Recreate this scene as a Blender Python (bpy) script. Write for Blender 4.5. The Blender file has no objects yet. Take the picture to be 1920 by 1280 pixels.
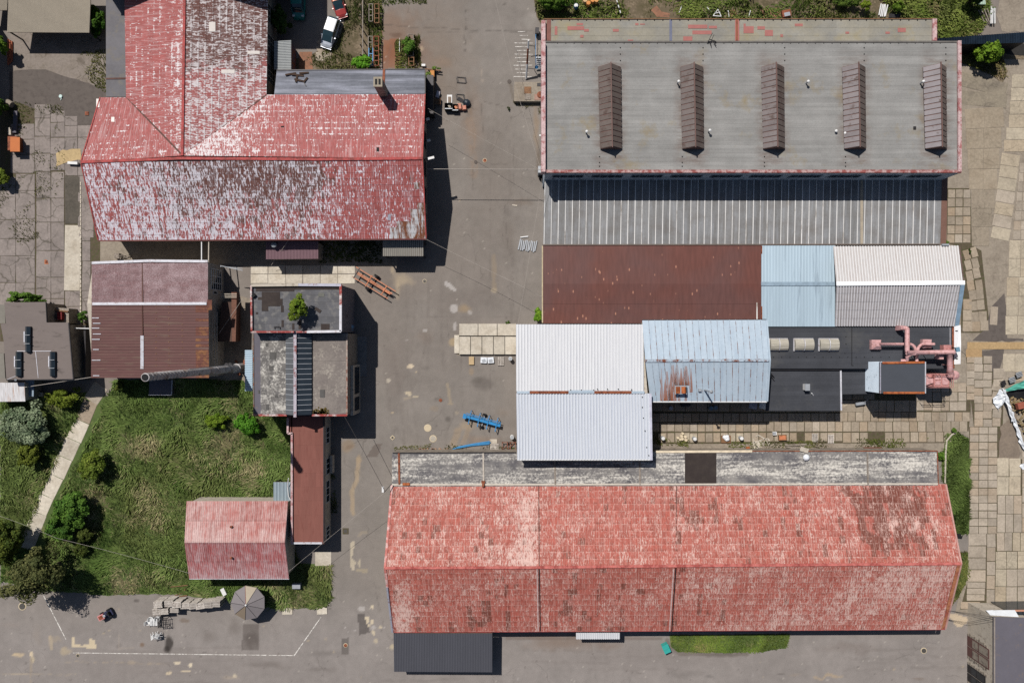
import bpy, bmesh, math, random
import numpy as np
from mathutils import Vector
from math import radians, sin, cos, pi

# ---------------------------------------------------------------- camera, world, sun, exposure
sc = bpy.context.scene
col = sc.collection
H = 94.0          # camera height (m)
S = 13.6          # photograph pixels per metre on the ground
camd = bpy.data.cameras.new('camera'); cam = bpy.data.objects.new('camera', camd); col.objects.link(cam)
cam.location = (0, 0, H); cam.rotation_euler = (0, 0, 0)
camd.sensor_width = 36; camd.lens = 36 * H / (1920 / S); camd.clip_start = 1; camd.clip_end = 3000
sc.camera = cam

SUN_EL, SUN_AZ = 53.7, -33.0          # azimuth clockwise from +Y
world = bpy.data.worlds.new('World'); sc.world = world; world.use_nodes = True
wn = world.node_tree
sky = wn.nodes.new('ShaderNodeTexSky'); sky.sky_type = 'NISHITA'; sky.sun_disc = False
sky.sun_elevation = radians(SUN_EL); sky.sun_rotation = radians(SUN_AZ)
bg = wn.nodes['Background']; bg.inputs['Strength'].default_value = 0.05
wn.links.new(sky.outputs[0], bg.inputs[0])
sl = bpy.data.lights.new('sun', 'SUN'); sl.energy = 5.0; sl.angle = radians(0.53); sl.color = (1, 0.955, 0.89)
so = bpy.data.objects.new('sun', sl); col.objects.link(so)
sd = Vector((-sin(radians(SUN_AZ)) * cos(radians(SUN_EL)), -cos(radians(SUN_AZ)) * cos(radians(SUN_EL)), -sin(radians(SUN_EL))))
so.rotation_euler = sd.to_track_quat('-Z', 'Y').to_euler(); so.location = (-40, 60, 120)
sc.cycles.use_denoising = False
sc.view_settings.view_transform = 'Standard'; sc.view_settings.look = 'None'
sc.view_settings.exposure = 0.32; sc.view_settings.gamma = 1; sc.view_settings.use_curve_mapping = False

R = random.Random(7)
NP = np.random.RandomState(11)

# ---------------------------------------------------------------- helpers
def P(px, py, h=0.0):
    """world point at height h that the drone sees at photo position (px, py)"""
    k = (1 - h / H) / S
    return Vector(((px - 960) * k, (640 - py) * k, h))

def PX(v):
    k = S / (1 - v[2] / H)
    return 960 + v[0] * k, 640 - v[1] * k

def lin(c):
    c = c / 255.0
    return c / 12.92 if c <= 0.04045 else ((c + 0.055) / 1.055) ** 2.4

def C(r, g, b, k=0.62):
    return (lin(r) * k, lin(g) * k, lin(b) * k, 1)

ORG = {}
def tag(o, label=None, cat=None, group=None, kind=None):
    if label: o['label'] = label
    if cat: o['category'] = cat
    if group: o['group'] = group
    if kind: o['kind'] = kind
    return o

def thing(name, label, cat, loc, group=None, rz=0):
    o = bpy.data.objects.new(name, None); col.objects.link(o)
    o.location = loc; o.empty_display_size = 0.3
    ORG[o.name] = Vector(loc)
    return tag(o, label, cat, group)

def mk(name, V, F, mat, parent=None, smooth=False, uv=None, wear=None, colr=None):
    me = bpy.data.meshes.new(name)
    V = [Vector(v) for v in V]
    if parent is not None:
        off = ORG[parent.name]
    else:
        xs = [v.x for v in V]; ys = [v.y for v in V]
        off = Vector(((min(xs) + max(xs)) / 2, (min(ys) + max(ys)) / 2, min(v.z for v in V)))
    me.from_pydata([tuple(v - off) for v in V], [], F)
    if isinstance(mat, (list, tuple)):
        for m in mat: me.materials.append(m)
    else:
        me.materials.append(mat)
    if uv is not None:
        l = me.uv_layers.new(name='UVMap')
        li = np.empty(len(me.loops), dtype=np.int32); me.loops.foreach_get('vertex_index', li)
        l.data.foreach_set('uv', np.array(uv, dtype=np.float32)[li].ravel())
    if wear is not None:
        a = me.attributes.new('wear', 'FLOAT_COLOR', 'POINT')
        a.data.foreach_set('color', np.array(wear, dtype=np.float32).ravel())
    if smooth:
        me.polygons.foreach_set('use_smooth', [True] * len(me.polygons))
    o = bpy.data.objects.new(name, me); col.objects.link(o)
    ORG[o.name] = off
    if parent is not None:
        o.parent = parent
    else:
        o.location = off
    return o

class MB:
    def __init__(s): s.V = []; s.F = []
    def add(s, V, F):
        b = len(s.V); s.V += [Vector(v) for v in V]; s.F += [tuple(b + i for i in f) for f in F]; return s
    def poly(s, pts): return s.add(pts, [tuple(range(len(pts)))])
    def obox(s, o, ux, uy, uz, a, b, c):
        o, ux, uy, uz = Vector(o), Vector(ux), Vector(uy), Vector(uz)
        V = [o + ux * x + uy * y + uz * z for z in c for y in b for x in a]
        return s.add(V, [(0, 2, 3, 1), (4, 5, 7, 6), (0, 1, 5, 4), (2, 6, 7, 3), (0, 4, 6, 2), (1, 3, 7, 5)])
    def box(s, c, size, rz=0, tilt=0):
        cx, sx = cos(rz), sin(rz); ct, st = cos(tilt), sin(tilt)
        ux = Vector((cx * ct, sx * ct, -st)); uy = Vector((-sx, cx, 0)); uz = Vector((cx * st, sx * st, ct))
        h = [q / 2 for q in size]
        return s.obox(c, ux, uy, uz, (-h[0], h[0]), (-h[1], h[1]), (-h[2], h[2]))
    def beam(s, p, q, w, h):
        p, q = Vector(p), Vector(q); d = q - p; L = d.length; ux = d / L
        uy = Vector((0, 0, 1)).cross(ux)
        if uy.length < 1e-4: uy = Vector((1, 0, 0))
        uy.normalize(); uz = ux.cross(uy)
        return s.obox(p, ux, uy, uz, (0, L), (-w / 2, w / 2), (-h / 2, h / 2))
    def prism(s, poly, z0, z1):
        n = len(poly)
        zz0 = z0 if isinstance(z0, (list, tuple)) else [z0] * n
        zz1 = z1 if isinstance(z1, (list, tuple)) else [z1] * n
        V = [(p[0], p[1], zz0[i]) for i, p in enumerate(poly)] + [(p[0], p[1], zz1[i]) for i, p in enumerate(poly)]
        F = [tuple(range(n - 1, -1, -1)), tuple(range(n, 2 * n))] + [(i, (i + 1) % n, n + (i + 1) % n, n + i) for i in range(n)]
        return s.add(V, F)
    def tube(s, pts, r, n=6, cap=True):
        pts = [Vector(p) for p in pts]; rr = r if isinstance(r, (list, tuple)) else [r] * len(pts)
        V = []; F = []
        for i, p in enumerate(pts):
            d = (pts[min(i + 1, len(pts) - 1)] - pts[max(i - 1, 0)]).normalized()
            a = Vector((0, 0, 1)) if abs(d.z) < 0.9 else Vector((1, 0, 0))
            u = d.cross(a).normalized(); w = d.cross(u)
            V += [p + (u * cos(2 * pi * k / n) + w * sin(2 * pi * k / n)) * rr[i] for k in range(n)]
        for i in range(len(pts) - 1):
            for k in range(n):
                F.append((i * n + k, i * n + (k + 1) % n, (i + 1) * n + (k + 1) % n, (i + 1) * n + k))
        if cap:
            F.append(tuple(range(n))); F.append(tuple(range(len(V) - 1, len(V) - n - 1, -1)))
        return s.add(V, F)
    def lathe(s, c, prof, n=14, cap=True):
        c = Vector(c); V = []; F = []
        for r, z in prof:
            V += [c + Vector((r * cos(2 * pi * k / n), r * sin(2 * pi * k / n), z)) for k in range(n)]
        for i in range(len(prof) - 1):
            for k in range(n):
                F.append((i * n + k, i * n + (k + 1) % n, (i + 1) * n + (k + 1) % n, (i + 1) * n + k))
        if cap:
            F.append(tuple(range(n - 1, -1, -1))); F.append(tuple(range(len(V) - n, len(V))))
        return s.add(V, F)
    def build(s, name, mat, parent=None, smooth=False, **kw):
        return mk(name, s.V, s.F, mat, parent, smooth, **kw)

def copy_tree(src, loc, rz=0, label=None, group=None):
    r = src.copy(); col.objects.link(r); r.location = loc; r.rotation_euler = (0, 0, rz)
    ORG[r.name] = Vector(loc)
    if label: r['label'] = label
    if group: r['group'] = group
    for ch in list(src.children):
        c = ch.copy(); col.objects.link(c); c.parent = r
        for g in list(ch.children):
            d = g.copy(); col.objects.link(d); d.parent = c
    return r

# ---------------------------------------------------------------- materials
class G:
    def __init__(s, name):
        s.m = bpy.data.materials.new(name); s.m.use_nodes = True; s.t = s.m.node_tree
        s.b = s.t.nodes['Principled BSDF']
    def put(s, sock, v):
        if isinstance(v, bpy.types.NodeSocket): s.t.links.new(v, sock)
        elif v is not None:
            try: sock.default_value = v
            except Exception: sock.default_value = tuple(v)[:len(sock.default_value)]
    def node(s, t, ins=None, **kw):
        n = s.t.nodes.new(t)
        for k, v in kw.items(): setattr(n, k, v)
        for k, v in (ins or {}).items(): s.put(n.inputs[k], v)
        return n
    def m2(s, op, a, b=0.0, clamp=False):
        n = s.node('ShaderNodeMath', {0: a, 1: b}, operation=op); n.use_clamp = clamp; return n.outputs[0]
    def mr(s, x, a, b, c=0.0, d=1.0):
        return s.node('ShaderNodeMapRange', {0: x, 1: a, 2: b, 3: c, 4: d}).outputs[0]
    def mix(s, f, a, b, blend='MIX'):
        n = s.node('ShaderNodeMix', {0: f, 6: a, 7: b}, data_type='RGBA', blend_type=blend); return n.outputs[2]
    def noise(s, vec, scale, detail=3.0, rough=0.55, dist=0.0):
        return s.node('ShaderNodeTexNoise', {'Vector': vec, 'Scale': scale, 'Detail': detail, 'Roughness': rough, 'Distortion': dist}).outputs[0]
    def vor(s, vec, scale, feature='F1', rand=1.0):
        n = s.node('ShaderNodeTexVoronoi', feature=feature); s.put(n.inputs['Vector'], vec); s.put(n.inputs['Scale'], scale)
        s.put(n.inputs['Randomness'], rand); return n
    def pos(s): return s.node('ShaderNodeNewGeometry').outputs['Position']
    def uv(s): return s.node('ShaderNodeUVMap').outputs[0]
    def attr(s, name): return s.node('ShaderNodeAttribute', attribute_name=name)
    def sc(s, vec, f): return s.node('ShaderNodeVectorMath', {0: vec, 1: f}, operation='MULTIPLY').outputs[0]
    def add(s, vec, f): return s.node('ShaderNodeVectorMath', {0: vec, 1: f}, operation='ADD').outputs[0]
    def sep(s, c): return s.node('ShaderNodeSeparateColor', {0: c}).outputs
    def orand(s): return s.node('ShaderNodeObjectInfo').outputs['Random']
    def val(s, c, f): # multiply colour by scalar socket
        n = s.node('ShaderNodeVectorMath', operation='SCALE'); s.put(n.inputs[0], c); s.put(n.inputs['Scale'], f); return n.outputs[0]
    def out(s, c, rough=0.85, metal=0.0, bump=None, bs=0.3, bd=0.03, spec=0.25):
        s.put(s.b.inputs['Base Color'], c); s.put(s.b.inputs['Roughness'], rough); s.put(s.b.inputs['Metallic'], metal)
        s.put(s.b.inputs['Specular IOR Level'], spec)
        if bump is not None:
            n = s.node('ShaderNodeBump', {'Strength': bs, 'Distance': bd, 'Height': bump}); s.t.links.new(n.outputs[0], s.b.inputs['Normal'])
        return s.m

def M(name, c, rough=0.7, metal=0.0, var=0.18, scale=1.6, dirt=None, amt=0.3, st=(1, 1, 1), spec=0.25, rnd=0.0, bump=0.0):
    """weathered plain surface: colour, blotchy variation, optional dirt colour in patches"""
    g = G(name); p = g.sc(g.pos(), st)
    n1 = g.noise(p, scale, 4, 0.6); n2 = g.noise(p, scale * 7, 2, 0.5)
    f = g.m2('ADD', g.mr(n1, 0.3, 0.7, 1 - var, 1 + var), g.mr(n2, 0.3, 0.7, -var * 0.5, var * 0.5))
    if rnd: f = g.m2('MULTIPLY', f, g.mr(g.orand(), 0, 1, 1 - rnd, 1 + rnd))
    cc = g.val(c, f)
    if dirt is not None:
        n3 = g.noise(g.add(p, (31, 7, 3)), scale * 1.7, 5, 0.65)
        cc = g.mix(g.mr(n3, 0.62 - amt * 0.4, 0.72 - amt * 0.25), cc, dirt)
    return g.out(cc, rough, metal, n2 if bump else None, bump, 0.03, spec)

def peel(name, red, white, brown, su=4.5, sv=1.3, seam=0.18, soft=0.10, rv=0.14, rb=0.4, lo=.26, cw=0, dash=0):
    """old paint on corrugated sheets: wear.r = how much has flaked to white, wear.g = moss and soot, wear.b = per sheet, alpha = up the sheet"""
    g = G(name); uv = g.uv(); a = g.attr('wear'); w, b, r = g.sep(a.outputs['Color'])[:3]; lv = a.outputs['Alpha']
    n1 = g.noise(g.sc(uv, (su, sv, 1)), 1, 3, 0.6, 0.4); n2 = g.noise(g.sc(uv, (0.8, 0.8, 1)), 1, 3)
    n5 = g.noise(g.sc(uv, (su * 1.5, sv * 3.4, 1)), 1, 2, 0.5)
    comb = g.m2('ADD', g.m2('ADD', g.m2('MULTIPLY', n1, 0.5), g.m2('MULTIPLY', n2, lo)), g.m2('MULTIPLY', n5, 0.50 - lo))
    comb = g.mr(comb, 0.34, 0.66)
    sn = g.noise(g.sc(uv, (.5, .3, 1)), 1, 6, .75); sm = g.m2('MULTIPLY', g.mr(g.m2('SUBTRACT', lv, g.m2('MULTIPLY', sn, .22)), -0.02, 0.16, seam, 0), g.mr(sn, 0.44, 0.66))
    w2 = g.m2('ADD', w, sm)
    mask = g.mr(g.m2('ADD', comb, w2), 1.0 - soft, 1.0 + soft)
    n3 = g.mr(g.noise(g.sc(g.add(uv, (17, 5, 0)), (1.1, 0.5, 1)), 1, 4, 0.65), 0.32, 0.68)
    n6 = g.mr(g.noise(g.sc(g.add(uv, (7, 55, 0)), (su * 1.2, 0.7, 1)), 1, 2), 0.3, 0.7)
    br = g.m2('ADD', g.m2('ADD', g.m2('MULTIPLY', n3, 0.75 - rb), g.m2('MULTIPLY', r, rb)), g.m2('ADD', g.m2('MULTIPLY', n6, 0.25), b))
    bm = g.mr(br, 0.92, 1.10)
    base = g.mix(g.m2('MULTIPLY', bm, 0.85), red, brown)
    base = g.val(base, g.mr(r, 0, 1, 1 - rv, 1 + rv))
    fine = g.noise(g.sc(uv, (9, 2.2, 1)), 1, 2)
    base = g.val(base, g.mr(fine, 0.3, 0.7, 0.8, 1.2))
    wh = g.val(white, g.mr(g.noise(g.sc(uv, (6, 3, 1)), 1, 3), 0.3, 0.7, 0.78, 1.12))
    wh = g.mix(g.m2('MULTIPLY', bm, 0.12), wh, brown)
    ridge = g.mr(g.noise(g.sc(uv, (su * 1.3, .3, 1)), 1, 2), .5, .68, 0, .32)
    cc = g.mix(g.m2('MAXIMUM', g.m2('MULTIPLY', mask, 0.93), ridge), base, wh)
    if cw:
        fu = g.node('ShaderNodeMath', {0: g.m2('DIVIDE', g.node('ShaderNodeSeparateXYZ', {0: uv}).outputs[0], cw)}, operation='FRACT').outputs[0]
        ed = g.m2('MAXIMUM', g.mr(g.m2('ABSOLUTE', g.m2('SUBTRACT', fu, .5)), .38, .46), g.mr(lv, .06, .14, 1, 0))
        cc = g.mix(g.m2('MULTIPLY', ed, g.mr(g.noise(g.sc(g.add(uv, (3, 91, 0)), (1.6, 1.6, 1)), 1, 4, .7), .42, .62, 0, .42)), cc, white)
        dk = g.m2('MULTIPLY', g.mr(lv, .45, .95), g.mr(g.noise(g.sc(g.add(uv, (31, 9, 0)), (5, .9, 1)), 1, 4, .7), .52, .6))
        cc = g.mix(g.m2('MULTIPLY', dk, dash), cc, brown)
    cc = g.val(cc, g.mr(lv, 0.88, 1.0, 1, 0.78)); cc = g.val(cc, g.mr(g.m2('MULTIPLY', lv, g.mr(lv, .05, .0, 1, 1)), 0.0, .08, 1.07, 1))  # sheet tops darkened to paint in the shade under each overlapping row
    return g.out(cc, 0.75, 0, fine, 0.25, 0.02)

def felt(name, c, streak, st=(0.12, 1.6, 1), amt=0.5, stain=None, samt=0.3, rnd=0.06, band=None):
    """bitumen roll roofing: long streaks along the rolls and stains"""
    g = G(name); p = g.pos()
    n1 = g.noise(g.sc(p, st), 1.2, 5, 0.62); n2 = g.noise(p, 0.35, 4, 0.6); n3 = g.noise(p, 5, 3, 0.6)
    f = g.m2('MULTIPLY', g.mr(n2, 0.3, 0.7, 0.88, 1.12), g.mr(n3, 0.3, 0.7, 0.92, 1.08))
    f = g.m2('MULTIPLY', f, g.mr(g.orand(), 0, 1, 1 - rnd, 1 + rnd))
    cc = g.mix(g.mr(n1, 0.5 - amt * 0.15, 0.5 + amt * 0.32), c, streak)
    cc = g.val(cc, f)
    if stain is not None:
        cc = g.mix(g.mr(g.noise(g.add(p, (50, 3, 0)), 0.22, 5, 0.68), 0.62 - samt * 0.25, 0.75), cc, stain)
    if band:
        s = g.node('ShaderNodeSeparateXYZ', {0: p}).outputs; fx = g.node('ShaderNodeMath', {0: g.m2('DIVIDE', g.m2('SUBTRACT', s[0], band[0] - band[1] / 2), band[1])}, operation='FRACT').outputs[0]
        b = g.m2('MULTIPLY', g.mr(g.m2('ABSOLUTE', g.m2('SUBTRACT', fx, .5)), .13, .24, 1, 0), g.m2('MULTIPLY', g.mr(s[1], 20.5, 23), g.mr(s[1], 34.5, 37, 1, 0)))
        cc = g.mix(g.m2('MULTIPLY', b, g.mr(g.noise(g.sc(p, (.5, 1.6, 1)), 1, 4, .65), .38, .62, 0, .55)), cc, C(108, 86, 76))
    return g.out(cc, 0.9, 0, n3, 0.2, 0.02, 0.2)

def concrete(name, c, dark, rnd=0.14, crack=0.0, cs=0.35, moss=None, tint=(0.24, 0.16, 0.09, 1)):
    g = G(name); p = g.pos()
    n1 = g.noise(p, 0.5, 5, 0.65); n2 = g.noise(p, 3.2, 4, 0.65); n3 = g.noise(p, 14, 2)
    r = g.orand()
    f = g.m2('MULTIPLY', g.mr(n2, 0.3, 0.7, 0.84, 1.14), g.mr(r, 0, 1, 1 - rnd, 1 + rnd))
    cc = g.mix(g.mr(n1, 0.45, 0.72, 0, 0.75), c, dark)
    if tint is not None:
        fr = g.node('ShaderNodeMath', {0: g.m2('MULTIPLY', r, 7.31)}, operation='FRACT').outputs[0]
        cc = g.mix(g.mr(fr, 0.55, 1.0, 0, 0.35), cc, tint)
    cc = g.val(cc, f)
    cc = g.val(cc, g.mr(n3, 0.3, 0.7, 0.93, 1.07))
    if crack:
        d = g.vor(g.add(p, g.sc(g.node('ShaderNodeTexNoise', {'Vector': p, 'Scale': 1.2}).outputs[1], (0.9, 0.9, 0))), cs, 'DISTANCE_TO_EDGE').outputs['Distance']
        cm = g.m2('MULTIPLY', g.mr(d, 0.0, 0.035, crack, 0), g.mr(g.noise(p, 0.25, 2), 0.38, 0.55))
        cc = g.mix(cm, cc, moss or (0.02, 0.02, 0.012, 1))
    return g.out(cc, 0.92, 0, n2, 0.25, 0.03, 0.2)

def rusty(name, c, rust, amt=0.5, scale=2.0, st=(1, 1, 1)):
    g = G(name); p = g.sc(g.pos(), st)
    n = g.noise(p, scale, 5, 0.7); n2 = g.noise(p, scale * 5, 2)
    cc = g.mix(g.mr(n, 0.65 - amt * 0.35, 0.75 - amt * 0.3), c, rust)
    return g.out(g.val(cc, g.mr(n2, 0.3, 0.7, 0.8, 1.2)), 0.75, 0.1, n2, 0.15, 0.02)

def vcol(name, rough=0.8, mul=1.0, trans=0.0):
    g = G(name); c = g.attr('wear').outputs['Color']
    if trans:
        s = g.t.nodes; d = g.node('ShaderNodeBsdfTranslucent'); g.put(d.inputs[0], g.val(c, 1.3))
        mx = g.node('ShaderNodeMixShader', {0: trans}); g.t.links.new(g.b.outputs[0], mx.inputs[1]); g.t.links.new(d.outputs[0], mx.inputs[2])
        g.t.links.new(mx.outputs[0], s['Material Output'].inputs[0])
    return g.out(c, rough, 0, spec=0.12)

RED = C(164, 91, 89); WHITE = C(226, 220, 222); BROWN = C(96, 66, 58)
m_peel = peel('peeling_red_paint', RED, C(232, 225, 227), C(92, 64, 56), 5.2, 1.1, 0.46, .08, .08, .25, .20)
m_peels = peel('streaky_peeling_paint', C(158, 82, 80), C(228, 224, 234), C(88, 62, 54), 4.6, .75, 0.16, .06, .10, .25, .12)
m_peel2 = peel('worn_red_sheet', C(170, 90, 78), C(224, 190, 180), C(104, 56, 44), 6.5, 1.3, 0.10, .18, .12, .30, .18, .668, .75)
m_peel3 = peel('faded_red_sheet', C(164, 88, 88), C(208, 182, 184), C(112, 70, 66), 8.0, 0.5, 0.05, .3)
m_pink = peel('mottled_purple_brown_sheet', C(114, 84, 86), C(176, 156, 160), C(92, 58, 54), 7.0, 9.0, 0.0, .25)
m_brown = M('brown_painted_sheet', C(101, 64, 58), 0.6, 0, 0.10, 0.5, C(122, 74, 60), 0.25, (1.0, 3.0, 1))
def fleck():
    g = G('brown_sheet_with_rust_flecks'); p = g.pos()
    n = g.noise(g.sc(p, (1, 0.15, 1)), 3.0, 3); n2 = g.noise(p, 0.12, 3)
    c = g.mix(g.mr(n2, 0.4, 0.6), C(108, 66, 58), C(103, 70, 66))
    c = g.val(c, g.mr(n, 0.3, 0.7, 0.87, 1.13))
    v = g.vor(g.sc(p, (1.8, 0.8, 0)), 1.0); spot = g.mr(v.outputs['Distance'], 0.10, 0.2, 1, 0)
    keep = g.mr(g.m2('ADD', g.sep(v.outputs['Color'])[0], g.mr(g.node('ShaderNodeSeparateXYZ', {0: p}).outputs[0], 5, 36, 0.12, -0.4)), 0.55, 0.6)
    c = g.mix(g.m2('MULTIPLY', spot, g.m2('MULTIPLY', keep, 0.8)), c, C(192, 138, 114))
    return g.out(c, 0.6, 0, n, 0.1)
m_fleck = fleck()
def Mrib(name, c, valley, rough=.6, k=.8, var=.08, st=(2.0, .25, 1)):
    """ribbed sheet: wear.r is 1 on the rib, 0 in the valley where dirt gathers"""
    g = G(name); p = g.sc(g.pos(), st); w = g.sep(g.attr('wear').outputs['Color'])[0]; n = g.noise(p, 1.0, 4, .6); n2 = g.noise(g.pos(), 2.2, 4, .6)
    f = g.m2('MULTIPLY', g.mr(w, 0, .9, k, 0), g.mr(n, .3, .7, .55, 1.2)); cc = g.mix(f, c, valley)
    return g.out(g.val(cc, g.m2('MULTIPLY', g.mr(n, .3, .7, 1 - var, 1 + var), g.mr(n2, .3, .7, 1 - var * .6, 1 + var * .6))), rough)
m_white = Mrib('white_ribbed_sheet', C(218, 219, 222, 0.70), C(190, 192, 198, .70), .5, .9, .02)
def seamsheet():
    g = G('pale_blue_sheet'); p = g.pos(); uv = g.uv()
    n = g.noise(g.sc(p, (1.5, 0.1, 1)), 1.2, 4); n2 = g.noise(p, 3, 3)
    c = g.mix(g.mr(n, 0.35, 0.7), C(190, 205, 219), C(176, 193, 209))
    return g.out(g.val(c, g.mr(n2, 0.3, 0.7, 0.95, 1.05)), 0.5, 0.1)
m_pale = seamsheet()
m_ltblue = M('light_blue_sheet', C(180, 200, 214), 0.5, 0.05, 0.06, 0.4, C(150, 168, 182), 0.15, (2.5, 0.12, 1))
def leanto():
    g = G('grey_lean_to_panel'); p = g.pos()
    n = g.noise(g.sc(p, (2.2, 0.12, 1)), 1.3, 4, 0.65); n2 = g.noise(g.sc(p, (0.6, 1, 1)), 0.5, 4); n3 = g.noise(p, 4, 3)
    c = g.mix(g.mr(n, 0.35, 0.7), C(132, 131, 130), C(156, 158, 162))
    c = g.mix(g.mr(n2, 0.45, 0.75, 0, 0.7), c, C(118, 112, 108))
    c = g.val(c, g.m2('MULTIPLY', g.mr(g.orand(), 0, 1, 0.86, 1.12), g.mr(n3, 0.3, 0.7, 0.93, 1.07)))
    return g.out(c, 0.8)
m_lean = leanto()
m_rib = M('white_rib', C(232, 230, 228), 0.5, 0, 0.12, 0.8, C(170, 160, 150), 0.15, (1, 0.2, 1))
m_felt = felt('grey_felt_roof', C(142, 141, 139), C(158, 157, 155), (0.07, 1.1, 1), 0.7, C(146, 132, 104), 0.20, .06, (12.29, 10.22))
m_felt2 = felt('sandy_felt_roof', C(154, 149, 136), C(144, 142, 136), (0.3, 0.5, 1), 0.5, C(160, 148, 114), 0.3)
m_char = felt('charcoal_felt_roof', C(65, 67, 73), C(73, 75, 81), (0.08, 1.2, 1), 0.8, C(86, 86, 87), 0.3, 0.05)
m_charp = felt('black_brown_felt', C(62, 54, 52), C(70, 62, 58), (1, 1, 1), 0.5)
m_bluegrey = felt('blue_grey_felt_roof', C(112, 115, 124), C(160, 163, 176), (0.10, 1.0, 1), 0.6, C(150, 153, 165), 0.3)
m_taupe = M('taupe_roof_coating', C(124, 114, 110), 0.9, 0, 0.05, 0.6, C(100, 92, 88), 0.1, (0.4, 1, 1))
m_slate = M('slate_roof_coating', C(104, 101, 110), 0.9, 0, 0.05, 0.9, C(118, 108, 106), 0.08)
m_darkgrey = M('dark_grey_coated_roof', C(84, 84, 88), 0.85, 0, 0.08, 0.6, C(108, 106, 106), 0.2)
m_darkrib = M('anthracite_ribbed_sheet', C(84, 85, 93), 0.55, 0.1, 0.05, 0.8, None, 0, (2, 0.2, 1))
m_redfelt = M('brick_red_roof_felt', C(134, 86, 78), 0.9, 0, 0.08, 0.7, C(120, 76, 68), 0.25)
def mottled(name, c, white, dark, s=(0.25, 0.9, 1), a=0.5, k=1.0):
    g = G(name); p = g.pos()
    n = g.noise(g.sc(p, s), 1.0, 6, 0.7); n2 = g.noise(p, 3.5, 5, 0.72); n3 = g.noise(g.add(p, (9, 9, 9)), 0.4, 4, 0.6)
    cc = g.mix(g.mr(n3, 0.35, 0.65), c, dark)
    t = g.m2('ADD', g.m2('MULTIPLY', n, 0.6), g.m2('MULTIPLY', n2, 0.4))
    cc = g.mix(g.mr(t, 0.58 - a * 0.16, 0.66 - a * 0.1, 0, k), cc, white)
    return g.out(g.val(cc, g.mr(n2, 0.3, 0.7, 0.85, 1.15)), 0.9, 0, n2, 0.2)
m_annex = mottled('weathered_white_felt', C(150, 146, 142), C(216, 211, 202), C(96, 94, 98), (0.12, 1.1, 1), 0.62)
m_scab = mottled('scabby_grey_roof', C(132, 128, 124), C(212, 208, 200), C(96, 94, 94), (0.9, 0.9, 1), 0.62, 0.85)
m_tan = Mrib('tan_corrugated_sheet', C(192, 182, 166), C(164, 154, 138), .85, .6, .06)
m_sky = M('rust_brown_skylight', C(112, 100, 94), 0.45, 0.1, 0.08, 0.5, C(96, 78, 72), 0.3, rnd=0.05)
m_skyd = M('rust_brown_skylight_trim', C(112, 86, 80), 0.6, 0, 0.15, 2)
m_glass = M('dark_glazing', C(44, 54, 62), 0.12, 0, 0.12, 1.0, spec=0.6, rnd=0.12)
m_glassd = M('window_glass', C(34, 40, 46), 0.08, 0, 0.1, 1.0, spec=0.6, rnd=0.2)
m_poly = M('clear_plastic_dome', C(176, 170, 156), 0.3, 0, 0.10, 1.4, C(206, 200, 188), 0.3, (.2, 2, 1), spec=0.5)
m_plaster = M('dirty_render_wall', C(150, 140, 128), 0.9, 0, 0.14, 1.1, C(110, 100, 92), 0.3)
m_plasterl = M('pale_render_wall', C(196, 186, 172), 0.9, 0, 0.1, 1.1, C(150, 138, 124), 0.2)
m_brick = M('brown_brick_wall', C(120, 84, 70), 0.9, 0, 0.15, 3.0, C(96, 70, 60), 0.3)
m_bluewall = M('blue_grey_wall', C(176, 188, 200), 0.85, 0, 0.08, 0.8, C(98, 108, 120), 0.2)
m_greywall = M('grey_wall_panel', C(116, 113, 120), 0.85, 0, 0.08, 0.8, C(98, 96, 104), 0.3, (0.3, 3, 1))
m_bluepanel = M('pale_blue_wall_panel', C(222, 236, 248, 1.0), 0.6, 0, 0.06, 0.8, C(150, 168, 186), 0.1)
m_pinktrim = rusty('peeling_pink_red_coping', C(206, 178, 178), C(168, 108, 108), 0.46, 1.3)
m_redtrim = rusty('peeling_red_coping', C(190, 160, 158), C(150, 84, 80), 0.62, 1.6)
m_trimw = M('white_metal_trim', C(214, 214, 222), 0.5, 0.1, 0.10, 1.5, C(170, 150, 146), 0.16)
m_lav = M('galvanised_trim', C(176, 176, 190), 0.5, 0.2, 0.10, 1.5, C(140, 110, 104), 0.15)
m_purew = M('bright_white_sheet', C(246, 248, 250, 0.95), 0.5, 0, 0.03)
m_rust = rusty('rusty_steel', C(150, 88, 62), C(108, 58, 40), 0.5, 2.5)
m_orange = rusty('orange_rust_sheet', C(186, 108, 62), C(150, 80, 46), 0.5, 1.5)
m_galv = rusty('galvanised_sheet_with_rust', C(196, 196, 200), C(122, 74, 50), 0.62, 0.9, (2.6, 0.45, 1))
m_pinkpaint = M('pink_painted_duct', C(214, 168, 168), 0.6, 0.05, 0.10, 1.8, C(176, 128, 122), 0.3)
m_pinkdark = M('dull_pink_machine_paint', C(196, 138, 134), 0.6, 0, 0.14, 2.0, C(150, 90, 84), 0.25)
m_white_p = M('white_paint', C(232, 232, 232), 0.5, 0, 0.06, 2)
m_line = M('worn_white_road_paint', C(222, 218, 212), 0.8, 0, 0.2, 2.0, C(150, 142, 136), 0.42)
m_black = M('black_rubber', C(26, 26, 28), 0.8, 0, 0.15, 3)
m_bluep = M('bright_blue_machine_paint', C(44, 138, 200), 0.55, 0, 0.14, 3, C(96, 120, 140), .22)
m_bluepipe = M('blue_pipe', C(70, 142, 196), 0.5, 0, 0.12, 2)
m_orangep = M('faded_orange_machine_paint', C(206, 130, 92), 0.6, 0, 0.14, 2, C(150, 88, 60), 0.25)
m_steel = M('dark_steel', C(62, 60, 62), 0.5, 0.4, 0.2, 3)
m_steell = M('light_grey_steel', C(178, 182, 188), 0.45, 0.3, 0.12, 2)
m_wood = M('weathered_grey_wood', C(150, 140, 130), 0.9, 0, 0.2, 3, C(116, 104, 94), 0.3, rnd=0.14)
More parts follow.
